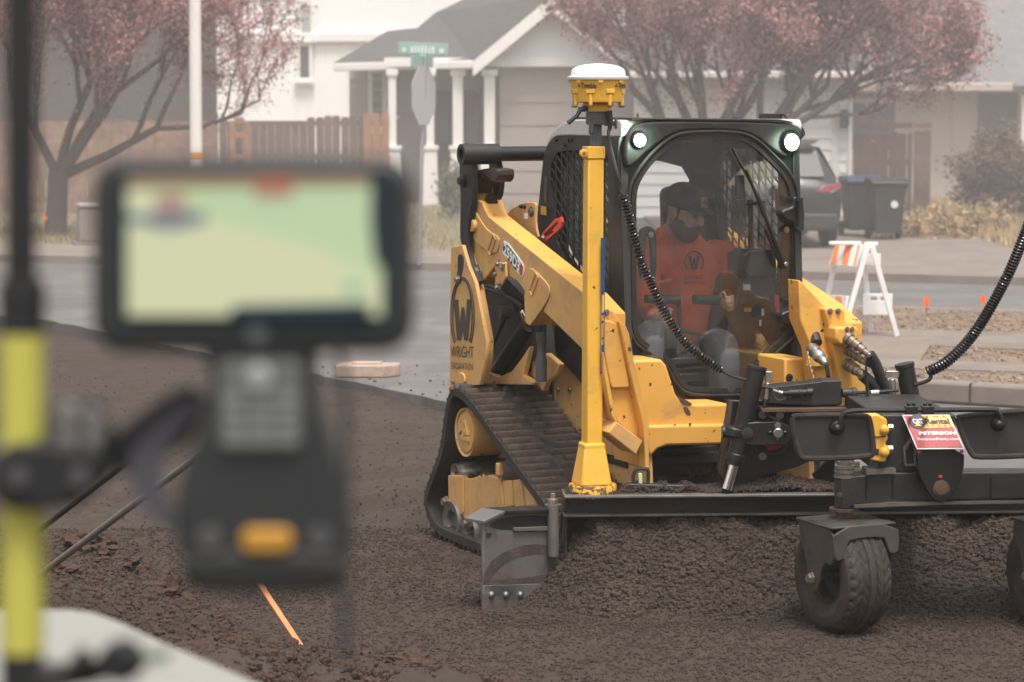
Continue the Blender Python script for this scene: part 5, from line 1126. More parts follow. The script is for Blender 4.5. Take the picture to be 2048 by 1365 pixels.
b = MB(); b.prism([F(p, .12) for p in ((1486, 512), (1500, 500), (1552, 500), (1556, 554), (1500, 556), (1488, 545))], (0, .16, 0)); b.build('instrument_panel', K, LD, bevel=.01)
b = MB(); b.tube([F((1500, 400), .30), F((1502, 520), .30), F((1500, 740), .30)], .014, 10); b.build('grab_post', M['rust'], LD)
c_ = F((1479, 385), .10); b = MB(); b.box(c_+Vector((0, 0, .03)), (.045, .02, .10)); b.box(c_-Vector((0, 0, .06)), (.05, .03, .05)); b.tube(catmull([c_-Vector((.02, 0, .03)), c_-Vector((.05, 0, .06)), c_-Vector((.03, 0, .10))], 4), .006, 6); b.tube([c_-Vector((-.02, 0, .06)), F((1530, 405), .02)], .008, 6); b.build('phone_holder', K, LD, bevel=.006)
b = MB(); c_ = F((1370, 690), .35); b.box(c_, (.28, .16, .05)); b.box(c_-Vector((0, 0, .07)), (.28, .16, .04)); b.box(c_-Vector((0, .0, .15)), (.30, .2, .05)); b.build('foot_well', M['greymetal'], LD, bevel=.01)
# right cab pillar strip under brow, outer right
b = MB(); b.prism([F(p, -.012) for p in ((1586, 300), (1597, 300), (1600, 400), (1604, 560), (1606, 680), (1596, 690), (1592, 560))], (0, .012, 0)); b.build('pillar_strip', M['black_dusty'], LD, bevel=.004)
# work lights cable harness on the pillar: none
# ================= grading attachment in front =================
BO = Vector((WF.F((1600, 1000), 10.9).x, 10.9, 0)); BF = Fr(BO, R(3)); GA = empty('grading_blade', BO, R(3), 'black grader blade attachment with side wing, yellow mast and caster wheels', 'grading attachment')
F, S, T = BF.F, BF.S, BF.T
BD = M['black_dusty']
XL = F((1130, 1000), 0).x; XR_ = 1.45
zt = F((1300, 988), 0).z; zb = F((1300, 1028), 0).z
b = MB(); b.box(((XL+XR_)/2, .07, (zt+zb)/2), (XR_-XL, .14, zt-zb)); b.build('top_beam', BD, GA, bevel=.008)
b = MB(); b.box(((XL+XR_)/2, .0, zt+.003), (XR_-XL+.02, .20, .012)); b.box(((XL+XR_)/2, -.004, zb+.0), (XR_-XL+.02, .07, .012)); b.build('beam_flange', M['scraped'], GA, bevel=.003)
# moldboard (curved)
xl = F((1122, 1060), .1).x; prof = [(.10, zb-.01), (.145, .24), (.15, .14), (.10, .04), (.085, .01)]
b = MB(); P_ = [(xl, y, z) for y, z in prof]+[(xl, y+.02, z) for y, z in reversed(prof)]; b.prism(P_, (XR_+.3-xl, 0, 0)); b.build('moldboard', BD, GA)
b = MB(); b.box(((xl+XR_+.3)/2, .078, .06), (XR_+.3-xl, .016, .14)); b.build('cutting_edge', M['scraped'], GA)
# wing: plate from its near left edge back to the hinge at the blade end
A_ = WF.F((967, 1235), 10.50); Bp = F((1116, 1150), .02); Bw = BF.world(Bp)
inv = BF.inv
def tl(v): return inv @ (Vector(v)-BO)
pa = tl(A_); pb = Bp.copy(); dirx = Vector((pb.x-pa.x, pb.y-pa.y, 0)); Lw = dirx.length; dx_ = dirx.normalized(); nrm = Vector((dx_.y, -dx_.x, 0)); nrm = nrm if nrm.y < 0 else -nrm
rotw = math.atan2(dx_.y, dx_.x)
# plane through pa with normal nrm: hit by a photo ray
def WP(px, py, off=0):
    d = inv @ ray(px, py); c = BF.c; n = nrm; t = ((pa+n*off)-c).dot(n)/d.dot(n); return c+d*t
wing = [(967, 1046), (1010, 1026), (1112, 1024), (1116, 1080), (1116, 1168), (1060, 1236), (967, 1236)]
b = MB(); b.prism([WP(*p) for p in wing], -nrm*.016); wg = b.build('side_wing', M['scraped'], GA, bevel=.004)
b = MB(); b.prism([WP(p[0], p[1], .010) for p in ((967, 1172), (1085, 1168), (1062, 1236), (967, 1236))], -nrm*.012); we = b.build('wing_edge_plate', M['scraped'], wg, bevel=.003)
for x in (982, 1011, 1040): b = MB(); b.lathe([(.017, 0), (.016, .008), (.010, .014), (0, .016)], WP(x, 1190, .010), nrm, n=16, caps=False); b.build('bolt', M['steel'], we)
b = MB(); b.prism([WP(p[0], p[1], .012) for p in ((1029, 1056), (1104, 1053), (1104, 1062), (1029, 1063))], -nrm*.014); b.build('wing_rib', M['scraped'], wg, bevel=.002)
b = MB(); b.prism([WP(p[0], p[1], .004) for p in ((974, 1066), (984, 1067), (981, 1075), (973, 1074))], -nrm*.004); b.build('slot', M['ink'], wg)
for pl_ in ([(968, 1150), (985, 1118), (1020, 1098), (1060, 1088), (1108, 1092), (1112, 1108), (1070, 1108), (1030, 1116), (1000, 1134), (980, 1162), (968, 1166)], [(968, 1160), (1040, 1158), (1112, 1146), (1114, 1164), (1060, 1170), (968, 1174)], [(972, 1052), (1010, 1032), (1112, 1030), (1112, 1054), (1060, 1066), (1032, 1060), (1000, 1060)]):
    b = MB(); b.prism(chaikin([WP(p[0], p[1], .0015) for p in pl_], 2), -nrm*.001); b.build('mud_smear', M['rubber_mud'] if pl_[0][1] > 1100 else BD, wg, smooth=0)
# bent top plate: bright sloping lip and flat top
def WQ(px, py, depth):    # point at local y
    return F((px, py), depth)
za = WP(1012, 1020).z
t0 = [WP(1010, 1022, .02), WP(1120, 1018, .02)]; tp = [t0[0]+Vector((0, 0, .0)), t0[1], t0[1]-nrm*.13, t0[0]-nrm*.13]
b = MB(); b.prism(tp, (0, 0, -.016)); wt = b.build('wing_top_plate', BD, wg, bevel=.003)
l0, l1 = WP(968, 1042, .015), WP(1010, 1022, .02); b = MB(); b.prism([l0, l1, l1-nrm*.13, l0-nrm*.11], (0, 0, -.014)); b.build('wing_lip', mat('highlight_steel', (.22, .22, .22), .4, .6), wg, bevel=.002)  # lighter steel on the lip, its highlight put into the colour
hz_ = WP(1106, 1100, .022); b = MB(); b.cyl((hz_.x, hz_.y, .19), (hz_.x, hz_.y, za-.01), .026, n=20); b.build('hinge_tube', M['scraped'], GA)
c_ = F((1106, 1012), -.02); b = MB(); b.lathe([(.036, 0), (.036, .008), (.026, .008)], c_, (0, 0, 1), n=20); b.lathe([(.024, .008), (.024, .03), (.012, .032), (.012, .055), (0, .056)], c_, (0, 0, 1), n=6); b.build('hinge_bolt', M['brass'], GA, bevel=.002)
b = MB(); q = F((1125, 1060), .02); b.box((q.x+.012, q.y+.03, .25), (.012, .12, .36)); b.build('end_plate', BD, GA, bevel=.003)
# ---- mast ----
ym = .03; mc = F((1185, 978), ym); rb_ = (F((1232, 978), ym).x-F((1136, 978), ym).x)/2; zd = F((1185, 968), ym-.0).z
mast = [None]
b = MB(); b.lathe([(0, -.052), (rb_*.99, -.052), (rb_, -.045), (rb_, -.005), (rb_*.97, 0), (0, 0)], (mc.x, ym, zd), n=40, caps=False); md = b.build('mast_base', M['yellow_worn'], GA)
z0 = zd; z1_ = F((1185, 886), ym).z; hw0 = .085; hw1 = .046
def frust(b, c0, h0, c1, h1, yaw, y0=None):
    r_ = Matrix.Rotation(yaw, 3, 'Z'); q = [(-1, -1), (1, -1), (1, 1), (-1, 1)]
    b.add([Vector(c0)+r_ @ Vector((i*h0, j*h0, 0)) for i, j in q]+[Vector(c1)+r_ @ Vector((i*h1, j*h1, 0)) for i, j in q], [(0, 1, 5, 4), (1, 2, 6, 5), (2, 3, 7, 6), (3, 0, 4, 7), (4, 5, 6, 7), (3, 2, 1, 0)])
my = R(14)
xt = F((1189, 320), ym).x; xb = mc.x
def mx(z): t = (z-z0)/(F((1189, 320), ym).z-z0); return xb-.004+(xt-xb)*t
b = MB(); frust(b, (mx(z0), ym, z0-.001), hw0*.86, (mx(z1_), ym, z1_), hw1, my); frust(b, (mx(z1_), ym, z1_-.03), hw1+.003, (mx(z1_), ym, z1_+.003), hw1+.003, my); b.build('mast_foot', M['yellow_clean'], GA, bevel=.010, seg=3)
z2_ = F((1189, 318), ym).z; b = MB(); frust(b, (mx(z1_), ym, z1_-.01), hw1-.008, (mx(z2_), ym, z2_), hw1-.010, my); mt = b.build('mast_tube', M['yellow_clean'], GA, bevel=.006)
z3_ = F((1189, 293), ym).z; b = MB(); frust(b, (mx(z2_), ym, z2_), hw1-.006, (mx(z2_), ym, z3_), hw1-.006, my)
c_ = F((1170, 305), ym-.02); b.box((c_.x+.02, ym-.01, (z2_+z3_)/2-.003), (.07, .05, .034)); b.lathe([(0, .03), (.018, .03), (.018, -.03), (0, -.03)], (c_.x-.005, ym-.01, (z2_+z3_)/2-.003), (0, 1, 0), n=18, caps=False); b.build('mast_clamp', M['yellow_clean'], mt, bevel=.004)
b = MB(); bolt(b, (c_.x-.005, ym-.04, (z2_+z3_)/2-.003), (0, -1, 0), .006, .006); b.build('clamp_screw', M['brass'], mt)
z4_ = F((1194, 245), ym).z; b = MB(); frust(b, (mx(z3_)+.008, ym, z3_-.02), .021, (mx(z4_)+.010, ym, z4_+.03), .021, my); b.build('inner_tube', M['greymetal'], GA, bevel=.003)
b = MB(); zz0, zz1 = F((1195, 250), ym).z, F((1195, 224), ym).z; xx = F((1196, 240), ym).x; frust(b, (xx, ym, zz0), .043, (xx, ym, zz1), .043, my)
b.box((xx-.032, ym-.03, zz0-.015), (.02, .04, .05)); b.box((xx+.05, ym-.02, zz0+.005), (.05, .03, .02)); b.box((xx+.075, ym-.03, zz0+.005), (.012, .03, .045)); b.build('mast_head', M['greymetal'], GA, bevel=.005)
mat('blue_print', (.02, .06, .14), .5)
for (ya, yb) in ((626, 631), (642, 647), (675, 679), (690, 706), (722, 726), (729, 736)):
    b = MB(); b.prism([F(p, ym-.0478) for p in ((1203.4, ya), (1207.4, ya), (1207.2, yb), (1203.2, yb))], (0, .001, 0)); b.build('lettering', bpy.data.materials['blue_print'], GA, smooth=0)
b = MB(); fo_ = [F(p, ym-.0475) for p in ((1201.5, 476), (1210, 476), (1209, 748), (1200.5, 748))]; b.prism(fo_, (0, .001, 0), holes=[[F(p, ym-.0475) for p in ((1203.5, 480), (1208.3, 480), (1207.3, 744), (1202.5, 744))]]); b.build('sticker_border', bpy.data.materials['blue_print'], GA, smooth=0)
b = MB(); b.prism([F(p, ym-.0478) for p in ((1203.5, 480), (1208.3, 480), (1207.9, 590), (1203.1, 590))], (0, .001, 0)); b.build('sticker', bpy.data.materials['blue_print'], GA, smooth=0)
# ---- satellite receiver ----
RC = empty('satellite_receiver', BF.world((xx, ym, zz1)), R(3), 'round yellow satellite receiver with white dome on top of the yellow mast', 'receiver')
D_ = BF.world((xx, ym, zz1)).y; rc0 = BF.world((xx, ym, zz1)); rz_ = lambda py: WF.F((1196, py), D_).z-rc0.z; sx_ = D_/FPX
b = MB(); b.box((0, 0, (rz_(224)+rz_(204))/2), (.105, .10, rz_(204)-rz_(224))); b.box((0, 0, rz_(210)), (.13, .12, .012)); b.build('mount', M['yellow_clean'], RC, bevel=.006)
rr = 55*sx_; b = MB(); b.lathe([(rr*.0, rz_(208)), (rr*.90, rz_(205)), (rr*.93, rz_(200)), (rr*.95, rz_(180)), (rr*1.0, rz_(170)), (rr*1.02, rz_(161)), (rr*1.05, rz_(160)), (rr*1.05, rz_(156)), (0, rz_(156))], (0, 0, 0), n=8*5, caps=False)
bd = b.build('housing', M['yellow_clean'], RC, bevel=.003)
for i in range(8):
    a = R(i*45-22); b = MB(); c_ = Vector((math.cos(a)*rr*.93, math.sin(a)*rr*.93, 0)); b.cyl(c_*.97+Vector((0, 0, rz_(211))), c_*.97+Vector((0, 0, rz_(190))), .0085, n=12); b.box(c_*1.0+Vector((0, 0, rz_(183))), (.014, .04, .02), Matrix.Rotation(a, 3, 'Z')); b.build('rib', M['yellow_clean'], bd, bevel=.003)
    b = MB(); bolt(b, c_+Vector((0, 0, rz_(212))), (0, 0, -1), .009, .008); b.build('screw', M['brass'], bd)
    a2 = R(i*45); c2 = Vector((math.cos(a2)*rr*1.03, math.sin(a2)*rr*1.03, rz_(163))); b = MB(); b.box(c2, (.012, .02, .012), Matrix.Rotation(a2, 3, 'Z')); b.build('clip', M['yellow_clean'], bd)
b = MB(); b.lathe([(rr*1.09, rz_(160)), (rr*1.12, rz_(157)), (rr*1.12, rz_(154)), (rr*.99, rz_(152)), (rr*.985, rz_(144)), (rr*.93, rz_(138)), (rr*.75, rz_(133)), (rr*.45, rz_(129)), (0, rz_(127))], (0, 0, 0), n=48, caps=False); b.build('dome', M['white_plastic'], RC)
def curved_text(s, a0, a1, z0, z1, par, material, rad):
    o = text('lettering', s, (0, 0, 0), (1, 0, 0), (0, 0, 1), material, par, .028)
    me = o.data; n = len(me.vertices); c = np.empty(n*3, np.float32); me.vertices.foreach_get('co', c); c = c.reshape(-1, 3); a = a0+(a1-a0)*c[:, 0]; v = np.stack([np.sin(a)*rad, -np.cos(a)*rad, z0+(z1-z0)*c[:, 2]], -1); me.vertices.foreach_set('co', v.astype(np.float32).ravel()); me.update()
for (ac) in (-28, 56):
    curved_text('Trimble', R(ac-14), R(ac+20), rz_(177.5), rz_(166.5), RC, M['ink'], rr*1.012)
    b = MB(); a = R(ac-20)
    for k in range(3): t = R(90+120*k); b.ell((math.sin(a+.02*math.cos(t)*2)*rr*1.004, -math.cos(a+.02*math.cos(t)*2)*rr*1.004, rz_(172.3)+.004*math.sin(t)), (.003, .0016, .003), nu=8, nv=5)
    b.build('emblem', M['ink'], RC)
b = MB(); p0 = Vector((-.052, -.05, rz_(218))); p1 = Vector((-62*sx_+.0, -.07, rz_(246))); b.tube([p0, p0+Vector((-.03, -.01, -.002)), p0.lerp(p1, .5)+Vector((-.003, 0, 0)), p1], [.012, .012, .0085, .0105], 10); b.lathe([(.012, -.012), (.014, .0), (.012, .012)], p0+Vector((-.012, -.0, 0)), (0, 1, 0), n=12); b.build('clamp_lever', M['hose'], RC)
# cable from receiver and the spiral
def coil(name, pts, r_c, r_w, turns, parent, label=None, n=14, frame=F, taper=None):
    path = catmull(pts, 24); L = [0]
    for i in range(len(path)-1): L.append(L[-1]+(path[i+1]-path[i]).length)
    tot = L[-1]; K_ = turns*n; out = []; up = None; j = 0
    for k in range(K_+1):
        s_ = tot*k/K_
        while j < len(L)-2 and L[j+1] < s_: j += 1
        t = (s_-L[j])/max(1e-9, L[j+1]-L[j]); p = path[j].lerp(path[j+1], t); tg = (path[j+1]-path[j]).normalized()
        if up is None: up = tg.orthogonal().normalized()
        up = (up-tg*up.dot(tg)).normalized(); q = tg.cross(up); a = 2*math.pi*k/n; out.append(p+(up*math.cos(a)+q*math.sin(a))*r_c)
    b = MB(); b.tube(out, r_w, 7); return b
yc = -.10
cab = [F(p, y) for p, y in (((1222, 245), ym-.03), ((1217, 268), ym-.06), ((1222, 300), ym-.07), ((1234, 345), yc), ((1241, 372), yc), ((1240, 382), yc), ((1247, 392), yc))]
b = MB(); b.tube(catmull(cab, 6), .0075, 8); b.tube([F((1218, 222), ym-.05), F((1221, 240), ym-.05), F((1219, 262), ym-.05)], [.014, .012, .009], 10); b.build('cable', M['hose'], GA)
cp = [F(p, yc) for p in ((1246, 390), (1259, 438), (1272, 486), (1284, 530), (1302, 566), (1320, 607), (1343, 647), (1372, 687), (1405, 716), (1442, 740))]
coil('spiral_cable', cp, .0165, .0050, 60, GA).build('spiral_cable', M['coil'], GA)
b = MB(); b.tube(catmull([F((1440, 739), yc), F((1462, 752), yc), F((1492, 760), yc)], 6), .006, 8); b.build('cable', M['hose'], GA)
cp = [F(p, y) for p, y in (((1856, 744), .0), ((1888, 728), -.02), ((1925, 695), -.03), ((1960, 650), -.05), ((1995, 590), -.06), ((2025, 530), -.08), ((2055, 455), -.1), ((2085, 370), -.1), ((2105, 290), -.1))]
coil('spiral_cable', cp, .0195, .0068, 84, GA).build('spiral_cable', M['coil'], GA)
b = MB(); b.tube(catmull([F((1856, 744), 0), F((1862, 752), 0), F((1855, 762), 0), F((1830, 770), .02)], 6), .0085, 8); b.build('cable', M['hose'], GA)
# second mast outside the frame at right, carrying that cable
mxr = F((2112, 700), ym).x; b = MB(); b.box((mxr, ym, (zt+1.75)/2), (.075, .075, 1.75-zt)); b.build('mast_tube', M['yellow_clean'], GA, bevel=.006)
# ---- lift cylinders ----
def hcyl(top, bot, r, yy, rod=None, collar=None):
    a, c = F(top, yy), F(bot, yy+.0); b = MB(); d = c-a; b.lathe([(0, 0), (r*1.06, 0), (r*1.08, .006), (r*1.08, .014), (r, .016), (r, d.length*.93), (r*1.1, d.length*.94), (r*1.1, d.length), (0, d.length)], a, d, n=28, caps=False); h = b.build('hydraulic_cylinder', K, GA)
    if rod: e = F(rod, yy); b = MB(); b.cyl(c, e, r*.58, n=20); b.build('piston_rod', M['chrome'], h)
    if collar: p = F(collar, yy); b = MB(); b.lathe([(r*1.15, -.02), (r*1.25, -.015), (r*1.25, .015), (r*1.15, .02)], p, d, n=24); b.cyl(p+Vector((-.055, 0, 0)), p+Vector((.06, 0, 0)), .028, n=18); b.build('trunnion', K, h)
    return h
hc = hcyl(z4(1072, 315), z4(925, 955), .041, -.06, z4(868, 1155), z4(918, 765))
b = MB(); b.lathe([(0, 0), (.03, 0), (.034, .03), (.0, .035)], F(z4(925, 945), -.06), (F(z4(868, 1155), -.06)-F(z4(925, 945), -.06)), n=20, caps=False); b.build('gland', BD, hc)
b = MB(); b.box(F(z4(1150, 385), -.07), (.03, .03, .045)); p = F(z4(1145, 430), -.08); b.cyl(p, F(z4(1132, 545), -.08), .012, n=12); b.build('port_fitting', M['steel'], hc, bevel=.003)
b = MB(); b.tube(catmull([F(z4(*q), -.09) for q in ((1130, 540), (1122, 600), (1150, 655), (1225, 690))], 6), .0075, 8); b.build('hydraulic_hose', M['hose'], hc)
hc = hcyl(z5(848, 298), z5(905, 600), .041, .06)
b = MB(); b.box(F(z5(765, 370), .05), (.06, .03, .03)); b.cyl(F(z5(765, 405), .04), F(z5(772, 520), .04), .014, n=12); b.build('port_fitting', M['steel'], hc, bevel=.003); b = MB(); b.tube(catmull([F(z5(*q), .04) for q in ((774, 510), (778, 560), (755, 610))], 6), .013, 8); b.build('hydraulic_hose', M['hose'], hc)
# ---- main frame plates ----
b = MB(); b.prism([F(z4(*q), .02) for q in ((880, 548), (960, 552), (1660, 590), (1700, 620), (1640, 960), (1440, 960), (1360, 1000), (1050, 1085), (980, 1150), (860, 1160), (800, 1030))], (0, .03, 0)); fp = b.build('frame_plate', K, GA, bevel=.004)
b = MB(); b.prism([F(z4(*q), .015) for q in ((882, 556), (905, 560), (845, 1090), (805, 1030))], (0, .06, 0)); b.build('rusty_edge', M['rust'], fp)
b = MB(); b.prism([F(z4(*q), -.06) for q in ((1115, 465), (1510, 422), (1520, 415), (1650, 415), (1650, 580), (1460, 590), (1120, 570))], (0, .12, 0)); b.build('upper_box', BD, GA, bevel=.005)
b = MB(); b.box((F(z4(1560, 600), -.02).x, -.02, F(z4(1560, 597), -.02).z), (.62, .20, .012)); b.build('shelf_plate', M['rust'], GA)
b = MB(); pts = [F(z4(*q), -.10) for q in ((935, 770), (948, 725), (985, 700), (1300, 690), (1310, 850), (1180, 858), (1040, 862), (985, 850), (945, 815))]; b.prism(chaikin(pts, 1), (0, .03, 0)); cl = b.build('clevis', K, GA, bevel=.005)
b = MB(); b.lathe([(.026, 0), (.026, .008), (.014, .010), (0, .01)], F(z4(1005, 775), -.10), (0, -1, 0), n=20, caps=False); b.build('pin', BD, cl)
b = MB(); b.lathe([(.022, 0), (.022, .012), (.018, .016), (0, .016)], F(z4(1214, 772), -.10), (0, -1, 0), n=22, caps=False); bolt(b, F(z4(1212, 722), -.10), (0, -1, 0), .010, .01); b.cyl(F(z4(1212, 800), -.105), F(z4(1212, 822), -.105), .004); b.build('pin', M['steel'], cl)
b = MB()
for q in ((1108, 648), (1226, 652), (1108, 932)): bolt(b, F(z4(*q), .018), (0, -1, 0), .012, .012, 8)
b.build('bolts', M['steel'], fp)
b = MB()
for q in ((1160, 770), (1262, 770)): b.ell(F(z4(*q), -.105), .011, nu=12, nv=8)
b.build('knobs', M['coil'], cl)
for poly in ([(1110, 860), (1250, 852), (1225, 880), (1140, 895)],): b = MB(); b.prism([F(z4(*q), .014) for q in poly], (0, .004, 0)); b.build('red_decal', M['red'], fp)
b = MB(); b.tube(catmull([F(z4(*q), -.02) for q in ((1030, 860), (1110, 862), (1150, 910), (1230, 905), (1280, 850), (1275, 800))], 6), .009, 8); b.build('hydraulic_hose', M['hose'], fp)
# electric plugs on the box
for (qa, qb, r) in (((1250, 500), (1460, 492), .014), ((1300, 540), (1300, 520), .01)):
    a, c = F(z4(*qa), -.08), F(z4(*qb), -.08); L = (c-a).length; b = MB(); b.lathe([(0, 0), (r*.5, 0), (r*.6, L*.1), (r, L*.25), (r, L*.5), (r*1.15, L*.52), (r*1.15, L*.58), (r*.9, L*.6), (r*.9, L*.75), (r*1.2, L*.77), (r*1.2, L*.95), (0, L)], a, c-a, n=14, caps=False); b.build('electric_plug', M['hose'], GA)
b = MB(); b.tube(catmull([F(z4(*q), -.09) for q in ((1110, 455), (1180, 470), (1250, 500))], 6), .006, 8); b.build('cable', M['hose'], GA); b = MB(); b.tube([F(z4(1182, 474), -.09), F(z4(1245, 498), -.09)], .0065, 8); b.build('cable_tag', M['inkwhite'], GA)
b = MB(); b.tube(catmull([F(z4(*q), -.09) for q in ((1180, 480), (1195, 530), (1230, 548), (1265, 535), (1262, 545))], 6), .0014, 5); b.build('chain', M['steel'], GA)
for xx_ in (1380, 1430): b = MB(); cm = catmull([F(z4(xx_, 480), -.075), F(z4(xx_+4, 560), -.07), F(z4(xx_-4, 640), -.03)], 12); [b.ell(p, .0032, nu=6, nv=4) for p in cm[::2]]; b.build('chain', M['black_dusty'], GA)
a, c = F(z5(425, 500), -.06), F(z5(525, 498), -.06); b = MB(); b.lathe([(0, 0), (.02, 0), (.02, .04), (.024, .042), (.024, .06), (.018, .062), (.016, (c-a).length), (0, (c-a).length)], a, c-a, n=16, caps=False); b.build('electric_plug', M['hose'], GA)
b = MB(); b.tube(catmull([F(z5(*q), -.06) for q in ((520, 498), (620, 494), (720, 488), (810, 480))], 6), .0075, 8); b.build('cable', M['hose'], GA); b = MB(); b.tube([F(z5(620, 495), -.06), F(z5(675, 492), -.06)], .0085, 8); b.build('cable_tag', M['inkwhite'], GA)
b = MB(); b.tube([F(z5(585, 270), -.10), F(z5(600, 610), -.10)], [.004, .010], 8); b.build('marker_rod', K, GA)
# ---- front boom and caster beam ----
FY = -.76
P5 = lambda x, y, d=0: F(z5(x, y), FY+d)
b = MB(); b.prism([P5(*q) for q in ((510, 1068), (760, 1045), (1100, 1040), (1900, 1040), (1900, 1215), (1665, 1222), (1100, 1235), (510, 1262))], (0, .12, 0)); cb = b.build('caster_beam', BD, GA, bevel=.006)
b = MB(); b.prism([P5(q[0], q[1], -.03) for q in ((510, 1270), (760, 1250), (1100, 1246), (1900, 1238), (1900, 1250), (1100, 1262), (510, 1285))], (0, .16, 0)); b.build('beam_flange', M['scraped'], cb)
for x in (590, 770, 1440): b = MB(); b.tube([P5(x, 1070, -.004), P5(x, 1225, -.004)], .0035, 5); b.build('weld_seam', K, cb)
for (x, y) in ((405, 1195),): pass
b = MB(); b.cyl(P5(443, 1080, .04), P5(440, 1282, .04), .042, n=28); hb_ = b.build('caster_hub', BD, GA, bevel=.003)
b = MB(); b.prism([P5(*q) for q in ((420, 1085), (520, 1070), (520, 1265), (420, 1280))], (0, .10, 0)); b.build('hub_web', BD, hb_, bevel=.003)
zc_ = P5(440, 1075, .04); b = MB()
for k, (r, h0, h1) in enumerate(((.044, 0, .012), (.040, .013, .02), (.043, .021, .03), (.039, .031, .038), (.041, .039, .05), (.03, .051, .066), (.02, .067, .078))): b.cyl(zc_+Vector((0, 0, h0)), zc_+Vector((0, 0, h1)), r, n=24)
b.build('spacer_washers', M['scraped'], hb_)
b = MB(); zc2 = P5(440, 1282, .04); b.cyl(zc2, zc2-Vector((0, 0, .012)), .062, n=28); b.cyl(zc2-Vector((0, 0, .012)), zc2-Vector((0, 0, .05)), .036, n=24); b.build('kingpin', M['rust'], hb_)
b = MB(); p = P5(405, 1195, -.004); b.lathe([(.012, 0), (.012, .006), (.005, .008), (0, .008)], p, (0, -1, 0), n=12, caps=False); b.build('grease_nipple', M['rust'], hb_)
# boom box behind the sign, curved pad with pin
b = MB(); b.prism([P5(q[0], q[1], .02) for q in ((660, 650), (1200, 650), (1200, 1045), (660, 1045))], (0, .72, 0)); b.build('boom', BD, GA, bevel=.006)
b = MB(); b.prism([P5(q[0], q[1], -.02) for q in ((590, 1020), (790, 1015), (790, 1050), (590, 1060))], (0, .1, 0)); b.build('shim_plate', M['scraped'], GA)
b = MB(); b.cyl(P5(643, 960, .03), P5(643, 1055, .03), .020, n=16); b.build('motor_shaft', M['greymetal'], GA)
pd_ = chaikin([P5(q[0], q[1], -.07) for q in ((935, 880), (1258, 880), (1256, 1040), (1180, 1190), (1145, 1235), (1100, 1248), (1055, 1235), (1020, 1190), (940, 1050))], 1)
b = MB(); b.prism(pd_, (0, .03, 0)); pad = b.build('pivot_pad', K, GA, bevel=.004)
b = MB(); b.lathe([(.034, 0), (.034, .012), (.024, .016), (.024, .02), (.008, .022), (0, .02)], P5(1098, 1150, -.07), (0, -1, 0), n=26, caps=False); b.build('pivot_pin', M['rust'], pad)
for q in ((938, 893), (1228, 890), (1083, 1060)): b = MB(); b.prism([P5(q[0], q[1], -.073), P5(q[0]+24, q[1], -.073), P5(q[0]+24, q[1]+18, -.073), P5(q[0], q[1]+18, -.073)], (0, .002, 0)); b.build('red_decal', M['red'], pad, smooth=0)
b = MB(); b.prism([P5(q[0], q[1], .0) for q in ((840, 880), (900, 800), (935, 860), (940, 1000), (850, 1000))], (0, .02, 0), holes=[[P5(q[0], q[1], .0) for q in ((860, 895), (895, 835), (915, 875), (918, 985), (862, 985))]]); b.build('side_bracket', M['scraped'], GA, bevel=.003)
# rental sign: bent plate
M['signred'] = mat('sign_red', (.36, .025, .035), .4, dirt=(.3, .05, .05), dscale=10, damt=.25); M['signyellow'] = mat('sign_yellow', (.80, .42, .08), .4); M['signwhite'] = mat('sign_white', (.8, .78, .76), .4)
qa, qb, qc, qd = P5(835, 650, .0), P5(1155, 648, .0), P5(1258, 880, -.085), P5(935, 883, -.085)
dn = (qb-qa).cross(qd-qa).normalized(); dn = dn if dn.y < 0 else -dn
def sg(u, v, off=0): return (qa*(1-u)+qb*u)*(1-v)+(qd*(1-u)+qc*u)*v+dn*(off+.012*math.sin(math.pi*min(1, v))*0)
def quad(u0, u1, v0, v1, off): return [sg(u0, v0, off), sg(u1, v0, off), sg(u1, v1, off), sg(u0, v1, off)]
b = MB(); b.prism(quad(0, 1, 0, 1, 0), -dn*.004); sn = b.build('rental_sign', M['signwhite'], GA)
b = MB(); b.prism(quad(.02, .98, .02, .97, .0012), -dn*.001); b.build('sign_field', M['signred'], sn, smooth=0)
b = MB(); b.prism([sg(.22, .02, .0024), sg(.98, .02, .0024), sg(.98, .38, .0024), sg(.26, .40, .0024), sg(.22, .2, .0024)], -dn*.001); b.build('sign_band', M['signyellow'], sn, smooth=0)
cc_ = sg(.26, .20, .0036); eu = (qb-qa).normalized(); ev_ = (sg(0, 0)-sg(0, 1)).normalized(); ev_ = (ev_-eu*ev_.dot(eu)).normalized()
b = MB(); b.prism([cc_+eu*.035*math.cos(a)+ev_*.033*math.sin(a) for a in [R(12*i) for i in range(30)]], -dn*.001); b.build('sign_disc', M['ink'], sn, smooth=0)
def tx(s, u0, u1, v0, v1, m_, off=.0, th=.0045, sh=0): text('lettering', s, sg(u0, v1, 0), sg(u1, v1, 0), sg(u0+sh, v0, 0), m_, sn, off, out=dn, thick=th)
tx('CAT', .155, .365, .13, .27, M['signwhite'], .05, .0052)
b = MB(); b.prism([cc_+dn*.0022+eu*-.014-ev_*.022, cc_+dn*.0022+eu*.014-ev_*.022, cc_+dn*.0022-ev_*.006], -dn*.0008); b.build('sign_triangle', M['signyellow'], sn, smooth=0)
tx('Rental', .42, .93, .12, .28, M['ink'], .03); tx('T  H  E', .46, .90, .03, .09, M['signred'], .0); tx('S  T  O  R  E', .42, .94, .30, .37, M['signred'], .0)
tx('PETERSON', .17, .95, .50, .60, M['signwhite'], .05, .0035, .02); tx('PetersonRents.com', .10, .96, .68, .76, M['signwhite'], .012, .0035)
